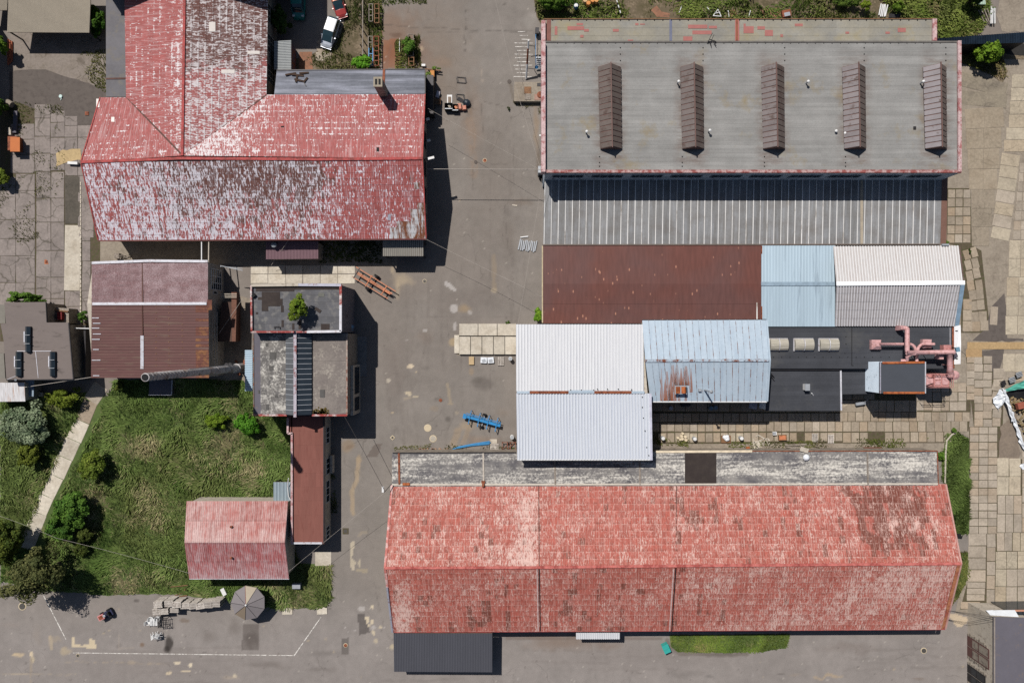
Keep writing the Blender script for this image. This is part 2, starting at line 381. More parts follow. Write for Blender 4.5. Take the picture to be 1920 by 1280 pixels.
m_woodb = M('brown_wood', C(140, 104, 76), 0.85, 0, 0.2, 3, C(100, 72, 52), 0.3)
m_stackm = rusty('sooty_steel_stack', C(190, 186, 186), C(150, 134, 126), 0.40, 0.6)
m_teal = M('teal_plastic', C(60, 168, 160), 0.4, 0, 0.06, 2)
m_tarp = M('white_plastic_sheet', C(226, 230, 236, 0.68), 0.45, 0, 0.08, 1.2)
m_cable = M('pale_cable', C(176, 168, 160), 0.6, 0, 0.1, 1)
m_cabled = M('dark_cable', C(70, 66, 66), 0.6, 0, 0.1, 1)
m_pal = M('grey_pallet_wood', C(198, 190, 182), 0.9, 0, 0.16, 3, C(160, 148, 138), 0.3, rnd=0.2)
m_bark = M('bark', C(92, 78, 66), 0.9, 0, 0.2, 4)
m_concl = concrete('pale_concrete', C(206, 197, 182), C(172, 160, 142), 0.10, 0.0, tint=None)
m_slab = concrete('tan_concrete_slab', C(176, 164, 149), C(150, 139, 125), 0.15)
m_slabp = concrete('pale_concrete_slab', C(188, 176, 156), C(156, 146, 130), 0.10, 0.25, 0.5)
m_slabs = concrete('yard_slab_brown', C(168, 155, 138), C(140, 128, 114), 0.15)
m_apron = concrete('old_concrete_ground', C(155, 144, 130), C(128, 117, 105), 0.02, 0.25, 0.6, None, None)
m_joint = M('earthy_joint', C(92, 82, 66), 0.95, 0, 0.2, 2.0, C(80, 84, 50), 0.3)
m_crackc = concrete('cracked_grey_concrete', C(148, 138, 133), C(120, 112, 108), 0.08, 0.6, 0.35, C(52, 50, 30), None)
m_crackf = concrete('crazed_grey_concrete', C(142, 132, 124), C(122, 112, 100), 0.04, 0.65, 0.95, C(70, 62, 48), None)
m_tarry = M('dark_asphalt_patch', C(102, 94, 89), 0.9, 0, 0.08, 1.0, C(92, 84, 80), 0.3)
m_soil = mottled('weedy_soil', C(116, 102, 84), C(140, 124, 104), C(88, 80, 56), (0.5, 0.5, 1), 0.4)
m_grassbase = mottled('lawn_ground', C(88, 104, 54), C(124, 122, 80), C(74, 92, 46), (0.3, 0.3, 1), 0.25)
m_rustdirt = M('rusty_dirt', C(150, 108, 86), 0.95, 0, 0.14, 1.0, C(120, 92, 76), 0.3)
m_leaf = vcol('leaf', 0.75, 1, 0.25)
m_grass = vcol('grass_blade', 0.85, 1, 0.2)
# ---------------------------------------------------------------- ground
def vnoise(X, Y, scale, seed, octv=3, rough=0.5):
    rs = np.random.RandomState(seed); tab = rs.rand(256, 256); out = 0; amp = 1; tot = 0
    for o in range(octv):
        x = X * scale * 2 ** o + 37.3 * o + 500; y = Y * scale * 2 ** o + 11.7 * o + 500
        xi = np.floor(x).astype(int); yi = np.floor(y).astype(int); fx = x - xi; fy = y - yi
        fx = fx * fx * (3 - 2 * fx); fy = fy * fy * (3 - 2 * fy)
        a = tab[xi % 256, yi % 256]; b = tab[(xi + 1) % 256, yi % 256]; c = tab[xi % 256, (yi + 1) % 256]; d = tab[(xi + 1) % 256, (yi + 1) % 256]
        out = out + amp * ((a * (1 - fx) + b * fx) * (1 - fy) + (c * (1 - fx) + d * fx) * fy); tot += amp; amp *= rough
    return out / tot

def inpoly(x, y, poly):
    r = np.zeros(np.shape(x), bool); n = len(poly)
    for i in range(n):
        x0, y0 = poly[i]; x1, y1 = poly[(i + 1) % n]
        if y0 == y1: continue
        c = ((y0 > y) != (y1 > y)) & (x < (x1 - x0) * (y - y0) / (y1 - y0) + x0)
        r ^= c
    return r

def segdist(x, y, pts):
    d = np.full(np.shape(x), 1e9)
    for (x0, y0), (x1, y1) in zip(pts[:-1], pts[1:]):
        t = np.clip(((x - x0) * (x1 - x0) + (y - y0) * (y1 - y0)) / max((x1 - x0) ** 2 + (y1 - y0) ** 2, 1e-9), 0, 1)
        d = np.minimum(d, np.hypot(x - x0 - t * (x1 - x0), y - y0 - t * (y1 - y0)))
    return d

big = MB().poly([(-400, -400, -0.05), (400, -400, -0.05), (400, 400, -0.05), (-400, 400, -0.05)]).build('ground', M('far_ground', C(112, 106, 92), 0.95, 0, 0.2, 0.05, C(78, 84, 52), 0.5))
tag(big, 'wide flat ground stretching beyond the factory yard', 'ground', kind='structure')

def asphalt():
    st = 0.2; x = np.arange(-72.6, 72.61, st); y = np.arange(-49, 49.01, st)
    X, Y = np.meshgrid(x, y); px = 960 + X * S; py = 640 - Y * S
    base = np.ones(X.shape + (4,)); A = np.array(C(135, 128, 122))
    B = np.array(C(130, 121, 114)); D = np.array(C(143, 136, 132))
    t = np.clip((vnoise(X, Y, 0.05, 3, 4) - 0.4) * 4, 0, 1)[..., None]
    base = A * (1 - t) + B * t
    low = np.clip((py - 1080) / 120, 0, 1)[..., None]; base = base * (1 - low) + D * low
    f = 0.86 + 0.28 * vnoise(X, Y, 0.35, 5, 4, 0.6)
    f *= 0.95 + 0.10 * vnoise(X, Y, 2.0, 8, 2)
    f *= 0.97 + 0.07 * vnoise(X * 3, Y * 0.25, 0.5, 9, 3)
    base[..., :3] *= f[..., None]
    wx = (vnoise(X, Y, 0.6, 21, 3) - 0.5); wy = (vnoise(X, Y, 0.6, 22, 3) - 0.5)
    fine = vnoise(X, Y, 1.6, 23, 3)
    def blend(m, c, s):
        m = np.clip(m, 0, 1)[..., None] * s
        base[...] = base * (1 - m) + np.array(c) * m
    def ell(cx, cy, rx, ry, c, s=0.8, soft=0.35, warp=12, rz=0):
        dx = px + wx * warp - cx; dy = py + wy * warp - cy
        ca, sa = cos(rz), sin(rz); u = (dx * ca + dy * sa) / rx; v = (-dx * sa + dy * ca) / ry
        d = np.sqrt(u * u + v * v); blend((1 - d) / soft + (fine - 0.5) * 0.5, c, s)
    def pol(p, c, s=0.9, warp=3):
        blend(inpoly(px + wx * warp, py + wy * warp, p).astype(float) * (0.8 + 0.4 * fine), c, s)
    def line(p, w, c, s=0.6, warp=8, brk=0.0):
        d = segdist(px + wx * warp, py + wy * warp, p)
        m = np.clip((w - d) / max(w * 0.5, 1.3) + 0.5, 0, 1)
        if brk: m = m * np.clip((fine - brk) * 6, 0, 1)
        blend(m, c, s)
    SAND = C(190, 172, 144); PALE = C(178, 172, 168); DARK = C(84, 78, 74); WARM = C(130, 113, 98); BLK = C(52, 47, 44); RUSTY = C(128, 92, 74); GRY = C(108, 100, 95)
    # broad tone
    ell(820, 120, 90, 150, WARM, 0.45, 0.8, 30); ell(730, 60, 70, 60, C(134, 108, 90), 0.6, 0.7, 20); ell(760, 100, 60, 40, RUSTY, 0.4, 0.6, 20)
    ell(885, 230, 26, 90, C(140, 118, 102), 0.4, 0.7, 14); ell(880, 200, 10, 26, DARK, 0.4, 0.6); ell(870, 560, 90, 30, GRY, 0.35, 0.8, 30)
    ell(905, 718, 26, 16, DARK, 0.45, 0.5, 8); ell(895, 712, 14, 8, C(96, 90, 84), 0.4, 0.5, 8)
    ell(920, 330, 60, 200, C(118, 108, 100), 0.4, 0.8, 30); ell(740, 700, 30, 110, C(122, 112, 106), 0.4, 0.8, 20)
    ell(1060, 1205, 90, 20, C(130, 108, 92), 0.55, 0.8, 20); ell(1200, 1230, 250, 40, C(134, 126, 122), 0.5, 0.8, 30)
    ell(680, 1060, 50, 90, C(136, 128, 122), 0.5, 0.8, 20); ell(300, 1250, 300, 40, C(136, 128, 124), 0.5, 0.8, 30)
    ell(1290, 1262, 60, 9, DARK, 0.2, 0.8, 16); ell(870, 1250, 12, 5, DARK, .3)
    # tar and oil
    pol([(455, 1170), (485, 1168), (486, 1218), (453, 1218)], C(92, 84, 80), 0.6); ell(470, 1200, 18, 20, C(84, 76, 72), 0.5, .6)
    pol([(670, 1151), (683, 1149), (694, 1185), (673, 1190)], C(84, 78, 76), 0.75, 2); pol([(640, 1196), (655, 1195), (655, 1227), (639, 1227)], C(92, 86, 82), 0.7, 1.5)
    ell(318, 1206, 9, 18, BLK, 0.85, 0.35, 9); ell(313, 1216, 7, 8, BLK, 0.8, 0.4, 6); ell(290, 1150, 30, 8, GRY, 0.3)
    ell(225, 1210, 8, 6, DARK, 0.3); ell(267, 1209, 6, 5, C(112, 84, 58), 0.7, 0.6, 5); ell(345, 1160, 10, 5, C(104, 84, 66), 0.5); ell(255, 1127, 6, 5, DARK, 0.6)
    ell(440, 1175, 16, 22, GRY, 0.5, .8); ell(392, 1190, 20, 14, C(112, 104, 98), .4, .8); ell(385, 1225, 6, 3, DARK, 0.4); ell(610, 1225, 60, 7, C(112, 106, 102), 0.5, 0.8)
    ell(500, 1246, 60, 8, GRY, 0.5, .8, 12); ell(600, 1254, 40, 6, GRY, 0.4, .8, 12); ell(780, 1105, 40, 20, C(138, 130, 126), 0.4, .8)
    ell(825, 750, 12, 5, DARK, 0.3); ell(838, 786, 6, 6, BLK, 0.45, 0.6, 14); ell(800, 690, 10, 4, DARK, 0.2)
    ell(1145, 1208, 30, 12, C(126, 104, 90), 0.4, .8); ell(1590, 1215, 80, 14, C(118, 106, 100), .4, .9, 20); ell(1330, 1268, 12, 3, C(96, 92, 90), .4)
    # sandy washes
    ell(752, 525, 24, 18, SAND, 0.5, 0.6, 22); ell(745, 545, 8, 20, SAND, 0.35, 0.6, 12); ell(737, 505, 6, 10, SAND, 0.5, .6)
    line([(927, 480), (927, 540)], 4, C(150, 134, 114), 0.5); ell(925, 545, 6, 6, SAND, 0.4); line([(880, 205), (890, 330)], 6, C(148, 126, 108), 0.4, 12, .3)
    line([(672, 860), (668, 900), (658, 920), (662, 960)], 4, C(172, 152, 126), 0.7, 9); ell(672, 862, 6, 12, C(168, 148, 122), .5)
    ell(652, 835, 16, 15, C(146, 128, 108), 0.7, 0.4, 7); ell(655, 838, 9, 7, C(120, 100, 84), 0.5, .5)
    ell(878, 800, 26, 14, C(168, 148, 122), 0.55, 0.7, 24); line([(860, 808), (850, 835)], 6, C(160, 140, 116), 0.5, 12); line([(880, 805), (868, 835)], 5, C(160, 140, 116), 0.4, 12); ell(905, 822, 40, 10, C(140, 118, 100), .5, .8, 14)
    ell(940, 770, 20, 10, C(130, 116, 104), .4, .8); ell(815, 765, 10, 6, C(146, 130, 112), .4)
    line([(838, 720), (843, 745), (846, 757)], 2.4, C(158, 144, 124), 0.7, 6); ell(843, 757, 6, 2.5, C(158, 144, 124), .6); ell(855, 775, 5, 4, SAND, 0.3)
    ell(870, 580, 14, 10, C(158, 138, 112), 0.7, 0.6, 10); ell(880, 585, 4, 4, PALE, 0.6); ell(852, 640, 12, 10, C(172, 152, 122), 0.8, 0.4, 8); ell(862, 655, 7, 12, C(172, 152, 122), 0.8, 0.4, 8)
    ell(885, 696, 6, 8, C(156, 136, 112), 0.5); ell(766, 745, 10, 3, SAND, .3); ell(795, 630, 20, 16, C(134, 116, 104), .3, .8)
    # crisp pale patches
    pol([(834, 528), (843, 529), (850, 535), (856, 542), (853, 546), (842, 540), (835, 536)], PALE, 0.95); ell(851, 578, 8, 8, PALE, 0.9, 0.15, 3); ell(853, 611, 4, 9, PALE, 0.8, 0.2, 3)
    ell(797, 620, 4.5, 3, PALE, 0.8, .2, 3); pol([(761, 687), (767, 681), (777, 685), (769, 692)], C(206, 190, 166), 1, 1); ell(728, 713, 4.5, 5, C(184, 174, 160), 0.95, 0.15, 2)
    ell(766, 737, 8, 4, C(196, 182, 158), 0.95, 0.15, 4, 0.25); ell(780, 743, 6, 2, C(190, 176, 152), 0.9, 0.2, 2); ell(736, 774, 4, 2.6, SAND, 0.8, .3, 2); ell(780, 697, 2, 1.6, SAND, .8)
    pol([(656, 1016), (664, 1014), (663, 1030), (660, 1046), (667, 1052), (665, 1068), (660, 1070), (656, 1058)], C(188, 176, 156), 0.9, 2); ell(674, 1056, 2.6, 9, C(184, 172, 152), 0.9, .2, 2); pol([(668, 1067), (690, 1066), (690, 1073), (669, 1073)], C(160, 148, 128), 0.8, 2)
    line([(672, 1005), (678, 998), (688, 997)], 2.5, C(156, 144, 128), 0.6); ell(676, 1141, 8, 6, PALE, .85, .2, 7); ell(698, 1137, 3, 4, C(204, 190, 166), 1, .2, 2)
    pol([(683, 1156), (691, 1156), (693, 1166), (688, 1168)], C(204, 190, 166), 1, 2); ell(697, 1165, 3, 6, C(204, 190, 166), .95, .2, 4); ell(692, 1171, 3, 4, C(204, 190, 166), .9); ell(700, 1176, 5, 4, PALE, .9, .3, 4)
    ell(712, 1175, 5, 3, C(204, 190, 166), .9); ell(720, 1176, 3, 3, PALE, .9); ell(700, 1186, 3, 6, C(200, 186, 162), .95, .2, 3, -.5); ell(705, 1200, 5, 5, C(190, 176, 152), .7, .4, 6); ell(735, 1211, 5, 6, C(190, 176, 150), .8, .4, 4)
    ell(648, 1177, 1.6, 2, PALE, 1); ell(655, 1186, 1.5, 1.5, PALE, .9); ell(666, 1184, 2.5, 2, PALE, .8); ell(577, 1203, 4, 4, SAND, .5); ell(612, 1198, 4, 3, SAND, .3); ell(626, 1223, 3, 3, SAND, .4)
    pol([(133, 1195), (140, 1195), (139, 1208), (165, 1208), (167, 1195), (178, 1199), (179, 1215), (162, 1214), (150, 1212), (134, 1213)], C(206, 190, 162), .95, 3)
    ell(59, 1226, 3.5, 6, C(214, 196, 168), 1, .2, 1); ell(34, 1229, 13, 4, C(196, 176, 146), .85, .3, 9); ell(60, 1236, 5, 6, C(196, 180, 150), .7, .3, 6); line([(58, 1235), (58, 1280)], 2, C(160, 146, 130), .6, 3, .3)
    ell(332, 1242, 7, 3, C(214, 200, 176), 1, .2, 2); ell(357, 1246, 4, 4, C(214, 200, 176), 1, .15, 1); ell(316, 1260, 7, 4, C(206, 190, 164), .95, .3, 5, -.4); ell(349, 1257, 10, 2, C(206, 190, 164), .9, .2, 2)
    ell(247, 1242, 10, 5, C(170, 156, 140), .6, .4, 6); ell(437, 1264, 4, 4, C(206, 192, 168), .9); ell(430, 1267, 20, 4, C(172, 158, 142), .5, .6, 10); ell(290, 1243, 30, 3, C(160, 148, 136), .4, .7, 9)
    line([(95, 1200), (110, 1200), (125, 1218)], 5, C(164, 150, 132), .5, 12, .35); ell(125, 1222, 12, 8, C(180, 164, 138), .6, .5, 14); line([(95, 1195), (95, 1215)], 3, SAND, .5); ell(72, 1190, 12, 26, C(146, 136, 128), .5, .8, 14); ell(20, 1170, 26, 10, C(146, 136, 130), .5, .8, 14)
    line([(120, 1240), (300, 1243)], 1.2, SAND, .3, 6, .4); line([(223, 1190), (224, 1216), (250, 1214)], 1.4, C(160, 150, 140), .5, 3); ell(1340, 1125, 5, 3, SAND, .3)
    pol([(1776, 1150), (1786, 1149), (1800, 1152), (1817, 1158), (1812, 1168), (1801, 1175), (1794, 1175), (1786, 1163)], C(196, 178, 154), .98, 2); pol([(1828, 1190), (1840, 1188), (1843, 1226), (1828, 1226)], C(176, 166, 152), .9, 2)
    ell(1560, 1266, 12, 3, C(172, 154, 132), .7, .4, 9); line([(1528, 1268), (1545, 1274), (1552, 1264), (1580, 1266)], 2, C(170, 152, 130), .7, 9); ell(1490, 1264, 16, 3, C(156, 142, 128), .5, .6, 9); ell(1463, 1262, 10, 2.4, DARK, .5, .6, 6)
    ell(1725, 1273, 16, 3, C(120, 104, 92), .5, .6, 6); ell(1337, 1254, 2, 1.5, PALE, .8); ell(1271, 1236, 1.5, 1.5, PALE, .6); ell(1690, 1252, 12, 1.6, C(150, 142, 134), .5)
    line([(1250, 1200), (1256, 1212), (1275, 1224), (1400, 1226)], 4, C(108, 98, 90), .6, 6); ell(1350, 1225, 60, 5, C(98, 92, 88), .5, .7, 9)
    line([(950, 1195), (1240, 1196)], 3, C(112, 98, 88), .5, 5); ell(1010, 1190, 60, 8, C(124, 104, 90), .5, .8)
    # north road
    line([(705, 48), (1000, 62)], 1.1, DARK, .4, 6, .35); line([(800, 60), (1000, 58)], .8, DARK, .35, 5, .3); line([(873, 20), (873, 95)], 2.2, DARK, .5, 5, .35)
    line([(600, 130), (800, 132)], 2, RUSTY, .5); pol([(717, 75), (750, 73), (752, 126), (717, 130)], C(146, 98, 72), .75, 5); ell(735, 100, 20, 30, C(134, 88, 64), .5, .6, 14); pol([(706, 58), (715, 55), (717, 73), (706, 74)], C(150, 98, 68), .9, 3)
    ell(742, 66, 16, 5, C(96, 72, 58), .5, .5, 10); ell(790, 92, 5, 5, C(176, 156, 134), .8, .3, 4); ell(825, 118, 26, 14, C(142, 118, 98), .4, .8, 14)
    ell(902, 135, 3, 8, C(160, 148, 136), .6); ell(902, 150, 2.6, 4, C(160, 148, 136), .6); line([(905, 190), (960, 204)], .8, DARK, .4, 4); line([(902, 195), (906, 250)], .8, DARK, .4, 3)
    line([(955, 155), (965, 190)], 3, C(100, 88, 74), .4, 7); ell(1000, 195, 24, 5, C(92, 84, 62), .6, .6, 9); ell(1006, 240, 7, 60, C(150, 126, 100), .5, .7, 10); ell(1010, 300, 6, 40, C(96, 80, 64), .5, .7, 8)
    ell(993, 40, 18, 16, C(148, 142, 136), .6, .5, 12); ell(1005, 30, 16, 8, C(160, 152, 146), .5, .6, 10); ell(945, 8, 4, 3, DARK, .5)
    line([(955, 620), (1000, 300)], .6, DARK, .15, 3); ell(955, 450, 20, 60, C(114, 104, 96), .4, .8, 16); ell(975, 380, 30, 10, C(116, 100, 86), .4, .7, 9)
    for i in range(60):
        x, y = R.choice([(R.uniform(690, 1000), R.uniform(10, 840)), (R.uniform(20, 720), R.uniform(1130, 1275)), (R.uniform(950, 1830), R.uniform(1200, 1275))])
        ell(x, y, R.uniform(1, 4), R.uniform(1, 3), R.choice([PALE, SAND, DARK, GRY]), R.uniform(.25, .7), .5, 6)
    for i in range(26):
        x, y = R.uniform(660, 980), R.uniform(150, 830); a = R.choice([0, 1.57]) + R.gauss(0, .15); L = R.uniform(20, 90)
        line([(x, y), (x + cos(a) * L, y + sin(a) * L)], .7, DARK, R.uniform(.15, .4), 8, .3)
    # asphalt seams
    for i in range(14):
        x, y = R.uniform(690, 960), R.uniform(60, 820); a = 1.57 + R.gauss(0, .2)
        for o_ in (0, 24): line([(x + o_, y), (x + o_ + cos(a) * 90 + 6, y + sin(a) * 90), (x + o_ + cos(a) * 170 + R.uniform(-10, 16), y + sin(a) * 160)], 2.6, GRY, R.uniform(.1, .22), 6, .25)
    for i in range(10):
        x, y = R.uniform(50, 1750), R.uniform(1225, 1270)
        for o_ in (0, 22): line([(x, y + o_ - 10), (x + 160, y + o_ - 10 + R.gauss(0, 4))], 2.6, GRY, R.uniform(.1, .22), 6, .25)
    for i in range(170):
        x, y = R.choice([(R.uniform(660, 1010), R.uniform(0, 840)), (R.uniform(0, 720), R.uniform(1120, 1278)), (R.uniform(720, 1840), R.uniform(1195, 1278))]); ii = int((49 + (640 - y) / S) / st); jj = int((72.6 + (x - 960) / S) / st)
        if 0 < ii < X.shape[0] - 1 and 0 < jj < X.shape[1] - 1: base[ii, jj] = base[ii, jj] * .65 + np.array(R.choice([C(206, 198, 186), C(206, 198, 186), C(70, 64, 60)])) * .35
    for x in (763, 866, 920): line([(x, 240 if x > 900 else 500), (x, 830)], .7, C(100, 92, 88), .35, 3, .3)
    for y in (592, 722): line([(700, y), (960, y + 3)], .7, C(100, 92, 88), .3, 3, .35)
    line([(700, 1080), (720, 1180), (735, 1200)], 1, DARK, .3, 6, .3); line([(0, 1262), (140, 1264)], 1, SAND, .4, 4, .4)
    pol([(703, 832), (716, 832), (707, 856), (687, 856)], C(108, 98, 92), .8, 2)
    ny, nx = X.shape
    me = bpy.data.meshes.new('asphalt_yard'); Z = (vnoise(X, Y, 0.2, 31, 3) - .5) * 0.012
    co = np.stack([X, Y, Z], -1).reshape(-1, 3).astype(np.float32); me.vertices.add(len(co)); me.vertices.foreach_set('co', co.ravel())
    i = np.arange(ny * nx).reshape(ny, nx); q = np.stack([i[:-1, :-1], i[:-1, 1:], i[1:, 1:], i[1:, :-1]], -1).reshape(-1, 4).astype(np.int32)
    me.loops.add(q.size); me.loops.foreach_set('vertex_index', q.ravel()); me.polygons.add(len(q)); me.polygons.foreach_set('loop_start', np.arange(0, q.size, 4, dtype=np.int32))
    me.update(calc_edges=True)
    a = me.attributes.new('wear', 'FLOAT_COLOR', 'POINT'); a.data.foreach_set('color', base.reshape(-1, 4).astype(np.float32).ravel())
    g = G('yard_asphalt'); c = g.attr('wear').outputs['Color']; p = g.pos()
    n = g.noise(p, 9, 3, .7); n2 = g.noise(p, 1.1, 4, .6); d = g.vor(g.add(p, g.sc(g.node('ShaderNodeTexNoise', {'Vector': p, 'Scale': .6}).outputs[1], (2, 2, 0))), .16, 'DISTANCE_TO_EDGE').outputs['Distance']
    cr = g.m2('MULTIPLY', g.mr(d, 0, .009, .3, 0), g.mr(g.noise(p, .25, 3), .5, .62))
    c = g.val(c, g.m2('MULTIPLY', g.mr(n, .25, .75, .80, 1.20), g.mr(n2, .3, .7, .95, 1.05)))
    c = g.mix(cr, c, C(60, 54, 50))
    me.materials.append(g.out(c, .92, 0, n, .25, .02, .2))
    o = bpy.data.objects.new('asphalt_yard', me); col.objects.link(o); o.location = (0, 0, 0)
    tag(o, 'patched grey asphalt roads and yard between the factory buildings', 'asphalt', kind='structure')
asphalt()

def jag(poly, step=14, amp=2.0, seed=1):
    r = random.Random(seed); out = []
    for i, (x0, y0) in enumerate(poly):
        x1, y1 = poly[(i + 1) % len(poly)]; L = math.hypot(x1 - x0, y1 - y0); n = max(1, int(L / step))
        for k in range(n):
            t = k / n; out.append((x0 + (x1 - x0) * t + r.uniform(-amp, amp), y0 + (y1 - y0) * t + r.uniform(-amp, amp)))
    return out

def sheet(name, poly, z, mat, label=None, cat=None, amp=2.0, step=14, seed=1, kind='structure', parent=None):
    pts = [P(x, y, 0) + Vector((0, 0, z)) for x, y in (jag(poly, step, amp, seed) if amp else poly)]
    bm = bmesh.new(); f = bm.faces.new([bm.verts.new(p) for p in pts]); 
    bmesh.ops.triangulate(bm, faces=[f]); bm.normal_update()
    if sum(ff.normal.z for ff in bm.faces) < 0: bmesh.ops.reverse_faces(bm, faces=bm.faces)
    V = [v.co.copy() for v in bm.verts]; bm.verts.index_update(); F = [tuple(v.index for v in ff.verts) for ff in bm.faces]; bm.free()
    o = mk(name, V, F, mat, parent)
    if parent is None: tag(o, label, cat, kind=kind)
    return o

LAWN = [(0, 750), (160, 735), (205, 748), (215, 712), (455, 712), (475, 735), (475, 778), (546, 782), (546, 900), (548, 1020), (560, 1058), (621, 1058), (620, 1118), (614, 1140), (515, 1140), (440, 1122), (290, 1112), (205, 1116), (110, 1108), (40, 1095), (0, 1090)]
sheet('lawn', LAWN, 0.012, m_grassbase, 'overgrown lawn of long grass with dry straw patches', 'lawn', 2.5)
sheet('grass_verge', [(1256, 1190), (1482, 1188), (1474, 1214), (1430, 1222), (1270, 1222), (1258, 1212)], 0.012, m_grassbase, 'narrow strip of mown grass along the south wall of the long hall', 'grass strip', 1.5, seed=3)
sheet('grass_strip', [(1775, 812), (1792, 808), (1817, 822), (1817, 1000), (1790, 1004), (1768, 900), (1766, 860)], 0.012, m_grassbase, 'grass strip between the long hall and the slab paving', 'grass strip', 1.5, seed=4)
sheet('grass_corner', [(1796, 1036), (1816, 1034), (1817, 1075), (1797, 1120), (1770, 1150), (1780, 1060)], 0.012, m_grassbase, 'small grass wedge beside the east gable of the long hall', 'grass strip', 1.5, seed=5)
sheet('overgrown_ground', [(1000, -30), (1830, -30), (1860, 20), (1830, 66), (1760, 80), (1700, 50), (1020, 50), (1008, 30)], 0.012, m_soil, 'weedy bare ground along the north side of the big hall', 'ground', 3, seed=6)
sheet('weedy_soil', [(600, -30), (712, -30), (716, 60), (712, 132), (540, 134), (552, 108), (590, 100), (640, 40), (648, 0)], 0.012, m_soil, 'trampled weedy soil beside the parked cars', 'ground', 3, seed=7)
sheet('rusty_ground', [(562, 97), (586, 97), (586, 132), (560, 132)], 0.018, m_rustdirt, 'rust coloured bare patch beside the small shed', 'ground', 1, seed=8)
sheet('bush_ground', [(1795, 92), (1920, 105), (1920, 110), (1870, 110), (1890, 135), (1880, 158), (1860, 140), (1800, 118)], 0.05, m_soil, 'bare soil and dry grass round the small tree', 'ground', 2, seed=9)
sheet('shadow_side_ground', [(188, 448), (745, 448), (745, 500), (470, 500), (410, 492), (395, 540), (470, 560), (470, 720), (392, 720), (392, 490), (188, 490)], 0.01, m_apron, 'old concrete ground between the hall and the smaller workshops', 'concrete ground', 0)
# east concrete
EAST = [(1760, 95), (1930, 95), (1930, 1152), (1815, 1152), (1790, 1150), (1800, 1110), (1818, 1075), (1818, 820), (1790, 806), (1765, 850), (1215, 850), (1215, 740), (1760, 740)]
east = sheet('concrete_yard', EAST, 0.010, m_apron, 'old concrete yard surface on the east side under the slab paving', 'concrete ground', 0)
for q_, l_ in (([(1216, 724), (1820, 724), (1820, 768), (1816, 808), (1790, 806), (1770, 830), (1216, 832)], 'dark earthy joints showing between the slabs of the south yard'), ([(1810, 664), (1862, 664), (1882, 720), (1880, 800), (1872, 860), (1920, 860), (1925, 1134), (1800, 1142), (1818, 1075), (1817, 800), (1826, 800)], 'earthy joints showing between the slabs of the east drive'), ([(1775, 353), (1820, 353), (1822, 460), (1840, 470), (1857, 624), (1802, 624), (1800, 462), (1775, 457)], 'earthy joints between the small sunken slabs of the north east lane')): sheet('joint_soil', q_, .016, m_joint, l_, 'ground', 0)
sheet('sunken_asphalt', [(1858, 575), (1885, 550), (1890, 632), (1920, 634), (1920, 640), (1822, 640), (1850, 615)], 0.02, m_tarry, 'dark asphalt patch let into the slab paving', 'asphalt', 2, seed=12)
sheet('sunken_asphalt', [(1830, 656), (1884, 656), (1875, 690), (1862, 712), (1856, 668), (1832, 664)], 0.02, m_tarry, 'dark asphalt wedge south of the tan concrete strip', 'asphalt', 2, seed=13)
sheet('sunken_asphalt', [(1876, 800), (1905, 770), (1912, 850), (1905, 872), (1874, 872)], 0.02, concrete('smooth_grey_patch', C(140, 126, 112), C(120, 108, 98), .02, tint=None), 'smooth grey concrete patch beside the rubble heap', 'concrete ground', 2, seed=14)

UB = None
def slab_obj(parent, cx, cy, sx, sy, rz, mat, th=0.05, name='slab'):
    """one slab: shares a slightly chamfered unit mesh"""
    global UB
    if UB is None: UB = {}
    key = mat.name
    if key not in UB:
        bm = bmesh.new(); b = 0.03
        lo = [bm.verts.new((x, y, 0)) for x, y in ((-.5, -.5), (.5, -.5), (.5, .5), (-.5, .5))]
        mi = [bm.verts.new((x, y, 0.6)) for x, y in ((-.5, -.5), (.5, -.5), (.5, .5), (-.5, .5))]
        hi = [bm.verts.new((x, y, 1)) for x, y in ((-.5 + b, -.5 + b), (.5 - b, -.5 + b), (.5 - b, .5 - b), (-.5 + b, .5 - b))]
        for k in range(4):
            bm.faces.new((lo[k], lo[(k + 1) % 4], mi[(k + 1) % 4], mi[k])); bm.faces.new((mi[k], mi[(k + 1) % 4], hi[(k + 1) % 4], hi[k]))
        bm.faces.new(hi); me = bpy.data.meshes.new(name); bm.to_mesh(me); bm.free(); me.materials.append(mat); UB[key] = me
    o = bpy.data.objects.new(name, UB[key]); col.objects.link(o)
    o.parent = parent; o.location = Vector((cx, cy, 0)) - Vector((ORG[parent.name].x, ORG[parent.name].y, ORG[parent.name].z))
    o.location.z = 0.004 - ORG[parent.name].z + R.uniform(0, .006)
    o.rotation_euler = (R.gauss(0, .004), R.gauss(0, .004), rz); o.scale = (sx, sy, th)
    return o

def slabs(parent, q, nx, ny, mat, gap=0.07, th=0.05, miss=0.0, stag=0.0, jit=0.012, mat2=None, p2=0.2):
    """grid of slabs over the photo quad q (top-left, top-right, bottom-right, bottom-left)"""
    q = [P(*p) for p in q]
    def B(u, v): return (q[0] * (1 - u) + q[1] * u) * (1 - v) + (q[3] * (1 - u) + q[2] * u) * v
    for j in range(ny):
        sh = (R.random() * stag) / nx
        for i in range(nx):
            if R.random() < miss: continue
            u0, u1 = i / nx + sh, (i + 1) / nx + sh; v0, v1 = j / ny, (j + 1) / ny
            c = B((u0 + u1) / 2, (v0 + v1) / 2); a = B(u1, (v0 + v1) / 2) - B(u0, (v0 + v1) / 2); b = B((u0 + u1) / 2, v1) - B((u0 + u1) / 2, v0)
            m = mat2 if (mat2 and R.random() < p2) else mat
            slab_obj(parent, c.x + R.gauss(0, jit), c.y + R.gauss(0, jit), a.length - gap - abs(R.gauss(0, .015)), b.length - gap - abs(R.gauss(0, .015)), math.atan2(a.y, a.x) + R.gauss(0, .008), m, th)

